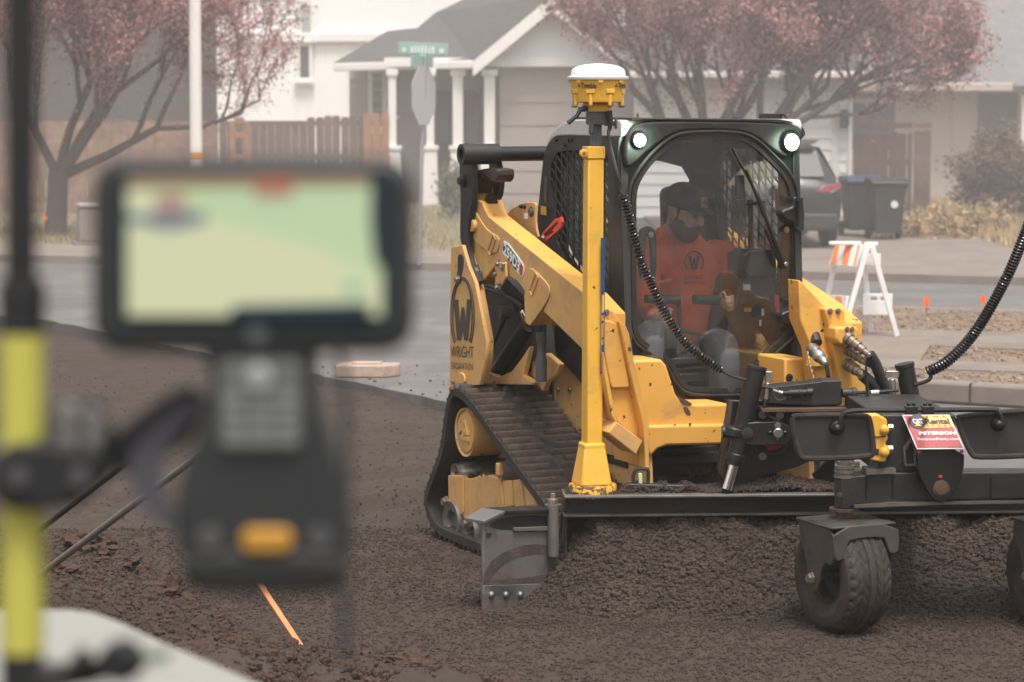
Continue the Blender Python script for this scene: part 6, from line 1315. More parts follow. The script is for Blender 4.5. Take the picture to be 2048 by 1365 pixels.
# yellow hydraulic motor
b = MB(); pts = [P5(q[0], q[1], -.03) for q in ((596, 660), (615, 648), (675, 646), (695, 665), (722, 672), (732, 690), (735, 720), (722, 735), (722, 775), (735, 790), (738, 815), (722, 835), (722, 858), (745, 865), (752, 885), (750, 920), (728, 935), (725, 968), (690, 972), (600, 955))]; b.prism(chaikin(pts, 1), (0, .11, 0)); hm_ = b.build('hydraulic_motor', M['yellow_clean'], GA, bevel=.012, seg=3)
for (x, y) in ((712, 752), (712, 905)): b = MB(); b.ell(P5(x, y, -.03), (.020, .02, .022), nu=14, nv=9); bolt(b, P5(x, y, -.05), (0, -1, 0), .007, .008); b.build('boss', M['yellow_clean'], hm_)
for (x, y) in ((745, 738), (742, 885)): b = MB(); b.lathe([(.016, 0), (.016, .02), (.010, .022), (0, .022)], P5(x-8, y, .0), (1, 0, 0), n=6); b.build('port_plug', M['steel'], hm_)
b = MB(); b.prism([P5(655, 882, -.033), P5(675, 882, -.033), P5(675, 925, -.033), P5(655, 925, -.033)], (0, .002, 0)); b.build('type_plate', M['ink'], hm_)
b = MB(); b.tube([P5(600, 800, -.032), P5(722, 795, -.032)], .003, 5); b.build('casting_seam', M['ink'], hm_)
# ---- mirrors ----
MY = -.92
P6 = lambda x, y, d=0: F((x, y), MY+d)
def mirror(pl_, ball):
    o_ = chaikin([P6(*p) for p in pl_], 2); cx_ = sum(o_, Vector())/len(o_)
    b = MB(); b.prism(o_, (0, .015, 0)); m_ = b.build('mirror', BD, GA, bevel=.004)
    b = MB(); b.tube([p+Vector((0, -.002, 0)) for p in o_]+[o_[0]+Vector((0, -.002, 0))], .012, 8); b.build('rim', M['rubber'], m_)
    c_ = P6(ball[0], ball[1], -.028); b = MB(); b.lathe([(.034, .03), (.026, .012), (.016, .006)], c_, (0, 1, 0), n=18); b.ell(c_+Vector((-.004, .0, 0)), .019, nu=16, nv=10); b.build('ball_joint', K, m_)
mirror([(1583, 838), (1590, 831), (1730, 831), (1740, 838), (1748, 905), (1742, 913), (1610, 919), (1598, 912)], (1676, 857))
mirror([(1912, 838), (1919, 833), (2060, 820), (2130, 824), (2136, 900), (2128, 908), (1953, 916), (1941, 908)], (2000, 849))
b = MB(); b.tube(catmull([P6(1681, 850, -.03), P6(1682, 838, -.03), P6(1690, 826, -.03), P6(1706, 822, -.03)], 5)+catmull([P6(1720, 821.5, -.03), P6(1800, 821, -.03), P6(1980, 820, -.03), P6(1992, 823, -.03), P6(2001, 832, -.03), P6(2003, 846, -.03)], 5), .0105, 10); mb = b.build('mirror_bar', K, GA)
for x in (1822, 1855):
    b = MB(); b.box(P6(x, 820, -.03), (.05, .035, .032)); b.lathe([(.006, 0), (.009, .004), (.009, .012), (0, .012)], P6(x-5, 812, -.03), (0, 0, 1), n=8); b.lathe([(.006, 0), (.009, .004), (.009, .012), (0, .012)], P6(x+5, 812, -.03), (0, 0, 1), n=8); b.build('bar_clamp', K, mb, bevel=.003)
b = MB()
for x in (1822, 1855): b.cyl(P6(x, 821, -.02), P6(x, 824, .14), .008)
b.build('bar_bracket', K, mb)
# ---- casters ----
def caster(px):
    kp = F((px, 1030), FY+.04); wz = .232; root_y = R(22)
    R_ = Matrix.Rotation(root_y, 3, 'Z'); cx_ = F((px+(-13), 1165), FY+.0)
    c0 = Vector((kp.x-.01, kp.y-.02, 0)); g = lambda x, y, z: c0+R_ @ Vector((x, y, z))
    zt_ = F((px, 1036), FY+.04).z
    # fork: top plate with folded front, two tapering legs
    b = MB(); b.prism([g(-.155, -.16, zt_), g(.155, -.16, zt_), g(.155, .12, zt_), g(-.155, .12, zt_)], (0, 0, -.012)); fk = b.build('caster_fork', M['forksteel'], GA, bevel=.006)
    fl_ = [(-.158, 0), (.158, 0), (.166, -.13), (.140, -.145), (.115, -.135), (.10, -.085), (.085, -.06), (-.07, -.06), (-.088, -.085), (-.095, -.14), (-.12, -.155), (-.145, -.15)]
    b = MB(); b.prism(chaikin([g(x, -.17, zt_+z*.9) for x, z in fl_], 1), R_ @ Vector((0, .012, 0))); b.build('fork_lip', M['forksteel'], fk, bevel=.004)
    for s in (-1, 1):
        lp = [(-.17, zt_), (.10, zt_), (.10, zt_-.06), (.03, wz+.05), (.04, wz-.02), (.02, wz-.055), (-.02, wz-.06), (-.055, wz-.03), (-.09, wz+.08), (-.165, zt_-.16)]
        b = MB(); b.prism(chaikin([g(s*.150, y+.0, z) for y, z in lp], 1), R_ @ Vector((-s*.012, 0, 0))); b.build('fork_leg', M['forksteel'], fk, bevel=.003)
        b = MB(); bolt(b, g(s*.153, -.01, wz), R_ @ Vector((s, 0, 0)), .017, .022); b.build('axle_nut', M['brass'], fk)
    ax = R_ @ Vector((1, 0, 0)); wc = g(0, -.0, wz); r = wz+.006; hw = .10
    prof = [(.115, -.075), (.125, -.088), (.165, -.108), (.205, -.104), (.228, -.085), (r-.004, -.06), (r, -.03), (r+.001, 0), (r, .03), (r-.004, .06), (.228, .085), (.205, .104), (.165, .108), (.125, .088), (.115, .075)]
    b = MB(); N = 120; ax_u = R_ @ Vector((0, 1, 0)); ax_v = Vector((0, 0, 1)); vs = []
    fine = []
    for (r0, h0), (r1, h1) in zip(prof[:-1], prof[1:]):
        for t in np.linspace(0, 1, 5, endpoint=False): fine.append((r0+(r1-r0)*t, h0+(h1-h0)*t))
    fine.append(prof[-1])
    for (rr_, h_) in fine:
        for j in range(N):
            a = 2*math.pi*j/N; rg = rr_
            if rr_ > .215:
                u = h_/.1; ph = (j/N*30+(.45*math.sin(u*9)))%1
                groove = 0
                if min(abs(abs(u)-.18), abs(abs(u)-.52)) < .055: groove = .009
                if ph < .2 and abs(u) > .12: groove = max(groove, .009)
                rg -= groove
            vs.append(wc+ax*h_+(ax_u*math.cos(a)+ax_v*math.sin(a))*rg)
    k = len(fine); b.add(vs, [(i*N+j, i*N+(j+1) % N, (i+1)*N+(j+1) % N, (i+1)*N+j) for i in range(k-1) for j in range(N)])
    ty = b.build('caster_tyre', M['tyre'], GA, smooth=40)
    b = MB(); b.lathe([(0, -.05), (.02, -.055), (.03, -.03), (.085, -.035), (.098, -.075), (.118, -.078), (.12, -.07), (.12, .07), (.118, .078), (.098, .075), (.085, .035), (.03, .03), (.02, .055), (0, .05)], wc, ax, n=36, caps=False); b.build('rim', M['black_dusty'], ty)
    b = MB(); b.cyl(wc-ax*.15, wc+ax*.15, .012); b.build('axle', M['greymetal'], fk)
caster(1689); caster(2118)
# hub for the second caster
p = F((2118, 985), FY+.04); b = MB(); b.cyl((p.x, p.y, F((2118, 1028), FY+.04).z), (p.x, p.y, F((2118, 945), FY+.04).z), .042, n=24); b.build('caster_hub', BD, GA)
# ---- vial handle and soil lying on the beam ----
b = MB(); lp = catmull([F(z4(*q), .02) for q in ((228, 1125), (228, 1060), (250, 1022), (300, 1018), (328, 1030), (328, 1120))], 5); b.tube(lp, .008, 8); vh = b.build('vial_holder', BD, GA)
b = MB(); b.prism([F(z4(*q), .015) for q in ((262, 1046), (288, 1048), (290, 1122), (264, 1120))], (0, .01, 0)); b.build('level_vial', mat('pale_green_vial', (.55, .6, .4), .3), vh, bevel=.003)
b = MB(); b.prism([F(z4(*q), .0) for q in ((145, 1145), (190, 1118), (660, 1132), (672, 1165), (640, 1180), (150, 1172))], (0, .04, 0)); b.build('muddy_bar', M['black_dusty'], GA, bevel=.006)
b = MB(); b.prism([F(z4(*q), .10) for q in ((1450, 1060), (1560, 960), (1600, 960), (1600, 1110), (1480, 1110))], (0, .03, 0)); b.build('rear_gusset', K, GA)
g = np.random.default_rng(77)
def heap(x0, x1, y0, y1, hfun, n, rmin, rmax):
    x = g.uniform(x0, x1, n); y = g.uniform(y0, y1, n); h = hfun(x, y); z = zt+.008+h*g.random(n)**.35; r = rmin+(rmax-rmin)*g.random(n)**2.2
    return np.stack([x, y, z], -1), r
xm0, xm1 = F((1405, 985), 0).x, F((1668, 985), 0).x; xpk = F((1585, 985), 0).x; hpk = F((1585, 956), .03).z-zt
hf = lambda x, y: np.where(x < xpk, hpk*np.clip((x-xm0)/(xpk-xm0), 0, 1)**.9, hpk*(1-.6*np.clip((x-xpk)/(xm1-xpk), 0, 1)**.6))*(1-.4*np.abs(y-.05)/.09)
PA, ra = heap(xm0, xm1, -.05, .14, hf, 5200, .004, .013)
xa0, xa1 = F((1240, 985), 0).x, F((1405, 985), 0).x
PB, rb2 = heap(xa0, xa1, -.05, .12, lambda x, y: .022+.012*np.sin(x*60), 1500, .003, .008)
PC, rc2 = heap(XL, xa0, -.06, .12, lambda x, y: .006+0*x, 1100, .002, .006)
PD = np.concatenate([PA, PB, PC]); RD = np.concatenate([ra, rb2, rc2]); ca, sa = math.cos(R(3)), math.sin(R(3))
wx = BO.x+PD[:, 0]*ca-PD[:, 1]*sa; wy = BO.y+PD[:, 0]*sa+PD[:, 1]*ca
tag(clods('spilled_soil', np.stack([wx, wy, PD[:, 2]], -1), RD, M['clod'], 12), kind='stuff')
# ================= operator =================
F = LF.F
def fused(name, b, material, parent, voxel, smooth_it=6):
    """one continuous surface from overlapping shapes"""
    o = b.build(name, material, parent, smooth=0)
    r = o.modifiers.new('remesh', 'REMESH'); r.mode = 'VOXEL'; r.voxel_size = voxel; r.use_smooth_shade = True
    s = o.modifiers.new('smooth', 'SMOOTH'); s.iterations = smooth_it; s.factor = .5
    return o
def limb(b, pts, rs, n=14):
    b.tube(catmull(pts, 5), [np.interp(i/5, range(len(rs)), rs) for i in range(5*(len(pts)-1)+1)], n)
    for p, r in zip(pts, rs): b.ell(p, r, nu=12, nv=8)
M['skin'] = mat('skin', (.50, .29, .21), .5, var=.08); M['hair'] = mat('dark_beard', (.035, .022, .016), .85, bump=.5, bscale=300); M['hoodie'] = mat('orange_red_hoodie', (.78, .125, .04), .9, var=.15, vscale=14, bump=.15, bscale=120)
M['jeans'] = mat('blue_grey_jeans', (.075, .08, .09), .9, var=.2, vscale=12); M['cap'] = mat('dark_grey_cap', (.05, .048, .05), .85); M['patch'] = mat('tan_leather_patch', (.42, .17, .08), .7)
PS = empty('person', LF.world((0, .55, .8)), YAW, 'bearded person in orange-red hoodie and dark cap seated inside the loader cab', 'person')
PO = Vector((0, .55, .8))
PF = lambda px, py, y: F((px, py), y)-PO
hd = PF(1366, 424, .50)
Rh = Matrix.Rotation(R(32), 3, 'Z') @ Matrix.Rotation(R(16), 3, 'X')     # turned to the viewer's right and looking down
H = lambda x, y, z: hd+Rh @ Vector((x, y, z))
b = MB(); b.ell(hd, (.076, .098, .115), Rh, 20, 14); b.ell(H(0, -.035, -.055), (.056, .062, .065), Rh, 16, 10)
b.ell(H(0, -.100, -.012), (.014, .022, .026), Rh); b.ell(H(0, -.110, -.026), (.017, .016, .013), Rh); b.ell(H(0, -.084, .028), (.055, .018, .012), Rh)
for s in (-1, 1): b.ell(H(s*.078, .01, -.005), (.012, .022, .034), Rh); b.ell(H(s*.036, -.078, -.02), (.022, .022, .02), Rh)
b.ell(H(0, -.086, -.062), (.026, .014, .010), Rh)
nk = PF(1362, 478, .58); limb(b, [H(0, .02, -.07), nk], [.055, .06])
ch = PF(1378, 560, .60); hp = PF(1375, 700, .62); limb(b, [nk, ch, hp], [.09, .12, .12])
shL, elL, haL = PF(1300, 508, .60), PF(1287, 606, .48), PF(1312, 636, .22)
shR, elR, haR = PF(1440, 512, .60), PF(1482, 586, .50), PF(1446, 602, .25)
for a_, e_, h_ in ((shL, elL, haL), (shR, elR, haR)): limb(b, [a_, e_, h_], [.045, .036, .026])
def hand(b, c, side):
    """palm with thumb and four fingers wrapped round an upright lever"""
    b.ell(c, (.026, .036, .042)); 
    for k in range(4):
        z_ = .028-.020*k; l = (1, 1.08, 1.0, .8)[k]
        base_ = c+Vector((side*.012, -.028, z_)); b.tube(catmull([base_, base_+Vector((-side*.008, -.026*l, -.002)), base_+Vector((-side*.030*l, -.036*l, -.004)), base_+Vector((-side*.046*l, -.020, -.006))], 4), [.0095]*5+[.009]*4+[.0085]*3+[.007], 8)
    tb = c+Vector((-side*.016, -.012, .030)); b.tube(catmull([tb, tb+Vector((-side*.018, -.020, .014)), tb+Vector((-side*.024, -.042, .010))], 4), [.011]*4+[.010]*4+[.008], 8)
hand(b, haL+Vector((0, -.03, 0)), -1); hand(b, haR+Vector((0, -.03, 0)), 1)
kn0, kn1 = PF(1300, 676, .08), PF(1446, 700, .08)
for s, kn in ((-1, kn0), (1, kn1)): limb(b, [hp+Vector((s*.10, 0, -.02)), kn, kn+Vector((0, -.02, -.35))], [.06, .045, .035])
o = fused('body', b, M['skin'], PS, .006, 3)
# eyes
for s in (-1, 1): b = MB(); b.ell(H(s*.034, -.086, .004), (.013, .010, .008), Rh, 10, 8); b.build('eye', mat('eye', (.05, .03, .025), .3), PS)
b = MB(); b.ell(H(0, -.046, -.084), (.064, .062, .054), Rh, 18, 12); b.ell(H(0, -.095, -.050), (.036, .014, .010), Rh)
for s in (-1, 1): b.ell(H(s*.060, -.022, -.058), (.014, .048, .040), Rh); b.ell(H(s*.070, -.004, .004), (.010, .020, .046), Rh); b.ell(H(s*.034, -.094, .022), (.02, .008, .006), Rh)
b.ell(H(0, .045, -.01), (.068, .06, .085), Rh)
fused('beard_and_hair', b, M['hair'], PS, .006, 2)
# cap
b = MB(); b.ell(H(0, .004, .062), (.088, .108, .082), Rh, 22, 14); b.ell(H(0, .010, .036), (.089, .109, .03), Rh, 22, 8); b.ell(H(0, .004, .144), (.01, .01, .005), Rh)
cp_ = b.build('cap', M['cap'], PS, smooth=60)
b = MB(); br_ = []; 
for t in np.linspace(-1, 1, 13): br_.append((math.sin(t*1.25)*.078, -.088-.068*math.cos(t*1.45), .030+.010*math.cos(t*2)-.012*abs(t)))
bk_ = [(math.sin(t*1.25)*.080, -.070*math.cos(t*.9)-.006, .040) for t in np.linspace(1, -1, 13)]
vs = [H(*q) for q in br_]+[H(*q) for q in reversed(bk_)]; n_ = 13; vs += [v+Rh @ Vector((0, 0, .005)) for v in vs]
fs = [(i, i+1, n_+i+1, n_+i) for i in range(n_-1)]+[(2*n_+i, 3*n_+i, 3*n_+i+1, 2*n_+i+1) for i in range(n_-1)]+[(i, 2*n_+i, 2*n_+i+1, i+1) for i in range(n_-1)]
b.add(vs, fs); b.build('brim', M['cap'], cp_, smooth=60)
def on_cap(u, v, off=0): return H(-.030+u*.060, -.1035-off-.006*(1-(2*u-1)**2)+.014*v*v, .052+v*.048)
b = MB(); b.prism([on_cap(0, 0), on_cap(1, 0), on_cap(1, 1), on_cap(0, 1)], Rh @ Vector((0, -.004, .001))); b.build('patch', M['patch'], cp_, smooth=0)
def wmark(mp, m, par, name='emblem', th=Vector((0, -.001, 0)), ring=True):
    b = MB(); Wp = [(.10, .92), (.30, .92), (.38, .40), (.45, .78), (.55, .78), (.63, .40), (.71, .92), (.90, .92), (.73, .05), (.57, .05), (.50, .38), (.43, .05), (.28, .05)]
    b.prism([mp(u, v) for u, v in Wp], th)
    if ring: b.tube([mp(.5+.68*math.cos(a), .5+.72*math.sin(a)) for a in [R(-40+i*260/20) for i in range(21)]], (mp(1, 0)-mp(0, 0)).length*.05, 5)
    return b.build(name, m, par, smooth=0)
wmark(lambda u, v: on_cap(.25+.5*u, .25+.5*v, .0055), M['ink'], cp_)
# hoodie
b = MB(); limb(b, [nk+Vector((0, .02, .0)), ch+Vector((0, -.02, .03)), PF(1382, 640, .58), hp], [.10, .155, .165, .165])
b.ell(ch+Vector((0, 0, .06)), (.20, .115, .12)); b.ell(ch+Vector((0, 0, -.10)), (.175, .13, .18))
for a_, e_, h_ in ((shL, elL, haL), (shR, elR, haR)):
    w_ = e_.lerp(h_, .80); limb(b, [ch.lerp(a_, .6)+Vector((0, 0, .03)), a_, a_.lerp(e_, .55), e_, e_.lerp(h_, .5), w_], [.085, .078, .066, .060, .052, .046])
b.tube([nk+Vector((math.cos(t)*.072, math.sin(t)*.065+.0, .040+.02*math.sin(t))) for t in np.linspace(0, 6.2832, 17)], .024, 8, caps=False); b.ell(nk+Vector((0, .09, .01)), (.11, .06, .06))
g_ = random.Random(8)
for i in range(9): b.ell(PF(1300+g_.random()*140, 560+g_.random()*110, .47), (.05, .014, .012), Matrix.Rotation(g_.uniform(-.6, .6), 3, 'Y'))
fused('hoodie', b, M['hoodie'], PS, .010, 5)
# chest print, laid a little in front of the cloth
cf_y = .60-.175
def chest(u, v): return PF(1371+34*u, 545-40*v, cf_y)
ho = wmark(lambda u, v: chest(.1+.8*u, .12+.76*v), M['ink'], PS)
text('lettering', 'WRIGHT', chest(-.10, -.36), chest(1.05, -.36), chest(-.10, -.14), M['ink'], PS, 0, out=(0, -1, 0), thick=.001)
text('lettering', 'EXCAVATION', chest(-.10, -.58), chest(1.05, -.58), chest(-.10, -.44), M['ink'], PS, 0, out=(0, -1, 0), thick=.001)
# trousers and boots
b = MB()
for s, kn in ((-1, kn0), (1, kn1)): limb(b, [hp+Vector((s*.10, 0, -.03)), kn, kn+Vector((0, -.02, -.30))], [.105, .078, .062])
b.ell(hp+Vector((0, 0, -.05)), (.19, .15, .11)); fused('jeans', b, M['jeans'], PS, .012, 4)
for s, kn in ((-1, kn0), (1, kn1)):
    b = MB(); q = kn+Vector((0, -.02, -.36)); b.ell(q, (.05, .06, .07)); b.ell(q+Vector((0, -.05, -.05)), (.048, .11, .04)); fused('boot', b, M['cap'], PS, .01, 3)
# control levers the hands close on
for h_ in (haL, haR):
    c_ = h_+PO+Vector((0, -.055, 0)); b = MB(); b.tube([c_+Vector((0, .0, .05)), c_, c_-Vector((0, 0, .12)), c_-Vector((0, -.03, .30))], [.014, .014, .010, .010], 10); b.build('control_lever', M['hose'], LD)
# ================= foreground =================
Dc = 1.71
def C(px, py, d=0): return WF.F((px, py), Dc+d)
M['ctl'] = mat('dark_controller_plastic', (.022, .026, .027), .45, dirt=(.05, .05, .05), dscale=40, damt=.3); M['ctlgrey'] = mat('grey_keypad', (.11, .12, .118), .55); M['bumper'] = mat('black_rubber_bumper', (.010, .011, .012), .7)
CT0 = C(505, 760); CTR = empty('survey_controller', CT0, 0, 'blurred handheld survey controller with a bright green map screen', 'survey controller')
def CL(px, py, d=0): return C(px, py, d)-CT0
def rr_(x0, x1, y0, y1, r, d, n=6):
    o = []
    for cx_, cy_, a0 in ((x1-r, y0+r, -90), (x1-r, y1-r, 0), (x0+r, y1-r, 90), (x0+r, y0+r, 180)):
        for i in range(n+1): a = R(a0+90*i/n); o.append(CL(cx_+r*math.cos(a), cy_+r*math.sin(a), d))
    return o
b = MB(); b.prism(rr_(190, 822, 322, 700, 62, 0), (0, .035, 0)); b.build('housing', M['ctl'], CTR, bevel=.006, seg=3)
b = MB(); b.prism(rr_(184, 828, 316, 706, 66, .006), (0, .020, 0)); b.build('bumper', M['bumper'], CTR, bevel=.004)
b = MB(); b.prism(rr_(236, 782, 336, 652, 20, -.002), (0, .003, 0)); b.build('bezel', mat('glossy_bezel', (.012, .02, .028), .15), CTR)
def em(name, c, s=1.0): return mat(name, tuple(v*.2 for v in c), .4, emit=c, es=s)
ES = .52
b = MB(); b.prism(rr_(254, 764, 350, 632, 4, -.003), (0, .001, 0)); scn = b.build('screen', em('lit_screen_green', (.40, .50, .30), ES), CTR, smooth=0)
def patch(pl_, m_, d=-.0045, name='map_area'): b = MB(); b.prism([CL(x, y, d) for x, y in pl_], (0, .0008, 0)); return b.build(name, m_, scn, smooth=0)
patch([(254, 350), (764, 350), (764, 372), (254, 378)], em('lit_screen_brown', (.22, .16, .10), ES), name='title_bar')
patch([(255, 385), (300, 380), (420, 440), (640, 500), (764, 560), (764, 632), (254, 632)], em('lit_screen_yellow_green', (.50, .52, .33), ES))
patch([(505, 352), (590, 352), (585, 392), (510, 395)], em('lit_screen_red', (.32, .13, .09), ES), -.006, 'status_icon')
patch([(310, 388), (372, 388), (372, 425), (310, 425)], em('lit_screen_mauve', (.34, .20, .17), ES), -.006, 'tool_icon')
patch([(254, 428), (415, 424), (410, 446), (370, 455), (330, 462), (290, 450), (254, 445)], em('lit_screen_slate', (.13, .16, .19), ES), -.006, 'text_panel')
patch([(468, 612), (740, 606), (740, 634), (455, 634)], em('lit_screen_navy', (.012, .03, .045), ES), -.006, 'tool_bar')
patch([(742, 350), (764, 350), (764, 540), (748, 520), (740, 440)], em('lit_screen_navy_edge', (.012, .025, .04), ES), -.006, 'side_bar')
patch([(690, 565), (720, 562), (722, 585), (692, 588)], em('lit_screen_teal', (.20, .40, .28), ES), -.006, 'map_mark')
hnd = [(392, 690), (640, 690), (628, 740), (636, 800), (655, 860), (676, 930), (698, 1010), (704, 1090), (690, 1140), (372, 1140), (352, 1090), (348, 1010), (368, 930), (398, 860), (418, 800), (420, 740)]
b = MB(); b.prism(chaikin([CL(x, y, .004) for x, y in hnd], 2), (0, .034, 0)); b.build('handle', M['ctl'], CTR, bevel=.008, seg=3)
bt = [(362, 1105), (692, 1105), (694, 1140), (684, 1175), (650, 1192), (400, 1192), (372, 1175), (360, 1140)]
b = MB(); b.prism(chaikin([CL(x, y, -.002) for x, y in bt], 1), (0, .048, 0)); b.build('base_cap', M['bumper'], CTR, bevel=.006)
b = MB(); b.prism(rr_(438, 602, 722, 900, 18, .0), (0, .004, 0)); kp = b.build('keypad', M['ctlgrey'], CTR, bevel=.001)
for j in range(4):
    for i in range(3): b = MB(); b.prism(rr_(447+i*53, 447+i*53+42, 790+j*27, 790+j*27+19, 6, -.003), (0, .003, 0)); b.build('key', mat('key_cap', (.19, .20, .195), .5) if i+j == 0 else bpy.data.materials['key_cap'], kp)
c_ = CL(517, 757, -.003); b = MB(); b.lathe([(0, -.003), (.008, -.003), (.010, 0)], c_, (0, 1, 0), n=20, caps=False); b.build('round_key', mat('pale_round_key', (.28, .30, .30), .4), kp)
c_ = CL(513, 668, -.001); b = MB(); b.lathe([(0, -.001), (.007, -.001), (.008, .001)], c_, (0, 1, 0), n=20, caps=False); b.build('home_button', mat('grey_button', (.09, .10, .10), .4), CTR)
b = MB(); b.prism(rr_(482, 584, 1060, 1104, 20, -.004), (0, .008, 0)); b.build('power_button', mat('amber_button', (.50, .25, .03), .45), CTR, bevel=.002)
for x in (420, 640): b = MB(); b.lathe([(0, -.002), (.007, -.002), (.008, .001)], CL(x, 1078, .002), (0, 1, 0), n=16, caps=False); b.build('side_screw', M['greymetal'], CTR)
# hand strap
b = MB(); st = catmull([CL(x, y, .035) for x, y in ((415, 800), (370, 825), (318, 880), (290, 930), (296, 980), (330, 1030), (372, 1060))], 6); vs = []
for i, p in enumerate(st):
    t = (st[min(i+1, len(st)-1)]-st[max(0, i-1)]).normalized(); s = Vector((-t.z, 0, t.x)); w_ = .005+.006*math.sin(math.pi*i/(len(st)-1))
    vs += [p-s*w_, p+s*w_, p+s*w_+Vector((0, .004, 0)), p-s*w_+Vector((0, .004, 0))]
b.add(vs, [(i*4+j, i*4+(j+1) % 4, i*4+4+(j+1) % 4, i*4+4+j) for i in range(len(st)-1) for j in range(4)]); b.build('hand_strap', mat('lilac_grey_strap', (.07, .068, .08), .8), CTR)
b = MB(); b.prism(chaikin([CL(x, y, .045) for x, y in ((215, 880), (280, 830), (340, 785), (400, 770), (400, 870), (310, 930), (235, 960))], 1), (0, .02, 0)); b.build('bracket_arm', M['bumper'], CTR, bevel=.004)
b = MB(); b.tube(catmull([CL(x, y, -.10) for x, y in ((676, 700), (690, 800), (692, 960), (688, 1120), (692, 1330))], 8), .0035, 8)
o = b.build('tether', mat('dark_cord', (.03, .03, .03), .8), CTR)
# survey pole
Dp = 1.78; PO_ = WF.F((44, 900), Dp); SP = empty('survey_pole', PO_, 0, 'blurred yellow and black banded survey pole at the left edge', 'survey pole')
pl = lambda px, py, d=0: WF.F((px, py), Dp+d)-PO_
def cylp(name, y0, y1, r, m_, parent=SP, x=44): b = MB(); a, c = pl(x, y0), pl(x, y1); b.cyl(a, c, r, n=28); return b.build(name, m_, parent, bevel=.001)
M['poleyel'] = mat('fluorescent_yellow_band', (.50, .47, .09), .45)
cylp('upper_section', -420, 560, .0115, M['bumper'], x=42); cylp('collar', 560, 668, .0165, M['bumper']); cylp('yellow_band', 668, 905, .0160, M['poleyel']); cylp('yellow_band', 1010, 1304, .0160, M['poleyel']); cylp('black_band', 905, 1010, .0155, M['bumper']); cylp('lower_section', 1304, 2600, .0155, M['bumper'])
cylp('collar', 585, 600, .0175, M['bumper'])
b = MB(); b.prism(chaikin([pl(x, y, -.03) for x, y in ((-20, 895), (110, 885), (140, 900), (215, 900), (218, 960), (150, 1015), (100, 1020), (-20, 1022))], 1), (0, .06, 0)); cl_ = b.build('pole_clamp', M['bumper'], SP, bevel=.004)
b = MB(); b.tube([pl(118, 930, 0), pl(240, 880, .01)], [.014, .012], 10); b.build('clamp_arm', M['bumper'], cl_)
for (x, y) in ((135, 830), (183, 838), (138, 872), (186, 876)): b = MB(); b.lathe([(0, -.004), (.0065, -.004), (.008, 0), (.008, .010)], pl(x, y, -.01), (0, 1, 0), n=16, caps=False); b.build('clamp_knob', mat('worn_silver_knob', (.28, .27, .26), .4, .5) if x == 135 else bpy.data.materials['worn_silver_knob'], cl_)
b = MB(); b.box(pl(160, 870, .008), (.036, .02, .05)); b.build('knob_plate', M['bumper'], cl_, bevel=.003)
for x in (38, 160): b = MB(); b.lathe([(0, -.003), (.006, -.003), (.007, 0)], pl(x, 955, -.032), (0, 1, 0), n=14, caps=False); b.build('clamp_screw', M['greymetal'], cl_)
b = MB(); c_ = pl(243, 1322, -.02); b.lathe([(0, -.012), (.012, -.012), (.0155, -.006), (.0155, .008), (.011, .014), (0, .014)], c_, (.3, 1, 0), n=10, caps=False); kb_ = b.build('bipod_knob', M['bumper'], SP)
b = MB(); b.tube([c_, pl(338, 1311, -.01)], .0036, 8); b.build('green_rod', mat('green_plastic_rod', (.03, .10, .05), .5), kb_); b = MB(); b.tube([c_, pl(180, 1345, 0), pl(60, 1360, 0)], [.010, .009, .012], 10); b.tube([pl(150, 1345, -.01), pl(170, 1300, -.01)], .006, 8); b.build('bipod_arm', M['bumper'], SP)
# pale concrete wall in the foreground
zt_w = WF.F((540, 1365), 3.2).z; tp = [WF.T(p, zt_w) for p in ((-400, 1218), (60, 1214), (180, 1214), (250, 1238), (320, 1272), (430, 1318), (540, 1365), (760, 1460), (1100, 1640), (900, 1900), (-500, 1900))]
b = MB(); b.prism(chaikin(tp, 1), (0, 0, -zt_w)); tag(b.build('concrete_wall', mat('pale_smooth_concrete', (.27, .27, .245), .8, dirt=(.20, .19, .175), dscale=6, damt=.4, bump=.3, bscale=60), bevel=.02, seg=3), 'pale rounded concrete wall, out of focus at the bottom left corner', 'concrete wall')
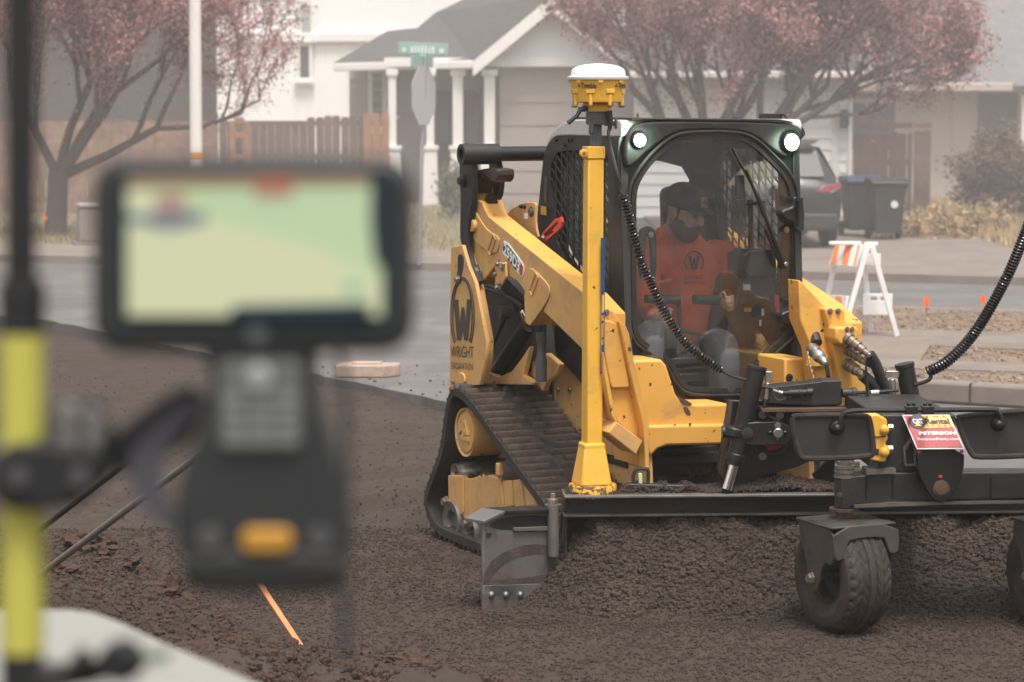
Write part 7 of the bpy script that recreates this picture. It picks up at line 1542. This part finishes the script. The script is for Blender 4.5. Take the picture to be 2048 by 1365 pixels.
# rods leaning on the bank
M['rod'] = mat('grey_steel_rod', (.15, .13, .12), .5, .2, dirt=(.08, .06, .05), dscale=30, damt=.45)
for (pa_, pb_, D0_, D1_, r, m_, l) in (((80, 1150), (330, 962), 9.7, 9.2, .0135, 'rod', 'grey metal pipe leaning over the bank, the lower of two'), ((60, 1075), (300, 890), 9.9, 9.4, .012, 'black_dusty', 'dark pipe leaning above the grey pipe behind the survey pole')):
    a, c = WF.F(pa_, D0_), WF.F(pb_, D1_); d = (c-a).normalized(); g0 = a-d*((a.z-.08)/d.z if d.z > 0 else 0); b = MB(); b.tube([g0-d*.1-a, Vector((0, 0, 0)), c-a+d*.25], r, 12); o = b.build('metal_pipe', M[m_]); o.location = a; tag(o, l, 'pipe')
    b = MB(); b.lathe([(0, 0), (r*1.25, 0), (r*1.25, .05), (0, .05)], c-a+d*.22, d, n=14, caps=False); b.build('end_cap', M[m_], o)
# wooden stake
a, c = WF.T((612, 1310), .09), WF.F((538, 1198), WF.T((612, 1310), .05).y+.05); d = (c-a).normalized(); s = Vector((1, 0, 0)).cross(d).normalized()*.011; t = Vector((.012, 0, 0))
b = MB(); p0, p1 = a-d*.12, c+d*.10; b.add([p0-t-s, p0+t-s, p0+t+s, p0-t+s, p1-t-s, p1+t-s, p1+t+s, p1-t+s], [(0, 1, 5, 4), (1, 2, 6, 5), (2, 3, 7, 6), (3, 0, 4, 7), (4, 5, 6, 7), (3, 2, 1, 0)]); o = b.build('wooden_stake', mat('fresh_orange_wood', (.55, .22, .09), .7, var=.25, vscale=30), bevel=.002); tag(o, 'thin orange-brown wooden stake leaning out of the gravel below the controller', 'wooden stake')
# short root / twig litter
# ---------------- haze ----------------
hb = MB(); hb.box((0, 40, 5.5), (170, 184, 13.6)); hz = hb.build('haze', [], smooth=0)
hm = bpy.data.materials.new('haze'); hm.use_nodes = True; n = hm.node_tree; n.nodes.clear(); pv = n.nodes.new('ShaderNodeVolumePrincipled'); oo = n.nodes.new('ShaderNodeOutputMaterial')
pv.inputs['Color'].default_value = (1, .97, .95, 1); pv.inputs['Density'].default_value = .0014; pv.inputs['Anisotropy'].default_value = .0
n.links.new(pv.outputs[0], oo.inputs['Volume']); hz.data.materials.append(hm); tag(hz, kind='stuff')
# pale dust drifting low between the loader and the houses: smooth closed swells of thin air
b = MB(); b.ell((6.5, 36, .5), (17, 17, 6.5), nu=40, nv=24); dc = b.build('dust_cloud', [], smooth=60)
dm = hm.copy(); dm.name = 'dust'; dm.node_tree.nodes['Principled Volume'].inputs['Density'].default_value = .0092; dm.node_tree.nodes['Principled Volume'].inputs['Color'].default_value = (1, .955, .93, 1); dc.data.materials.append(dm); tag(dc, kind='stuff')
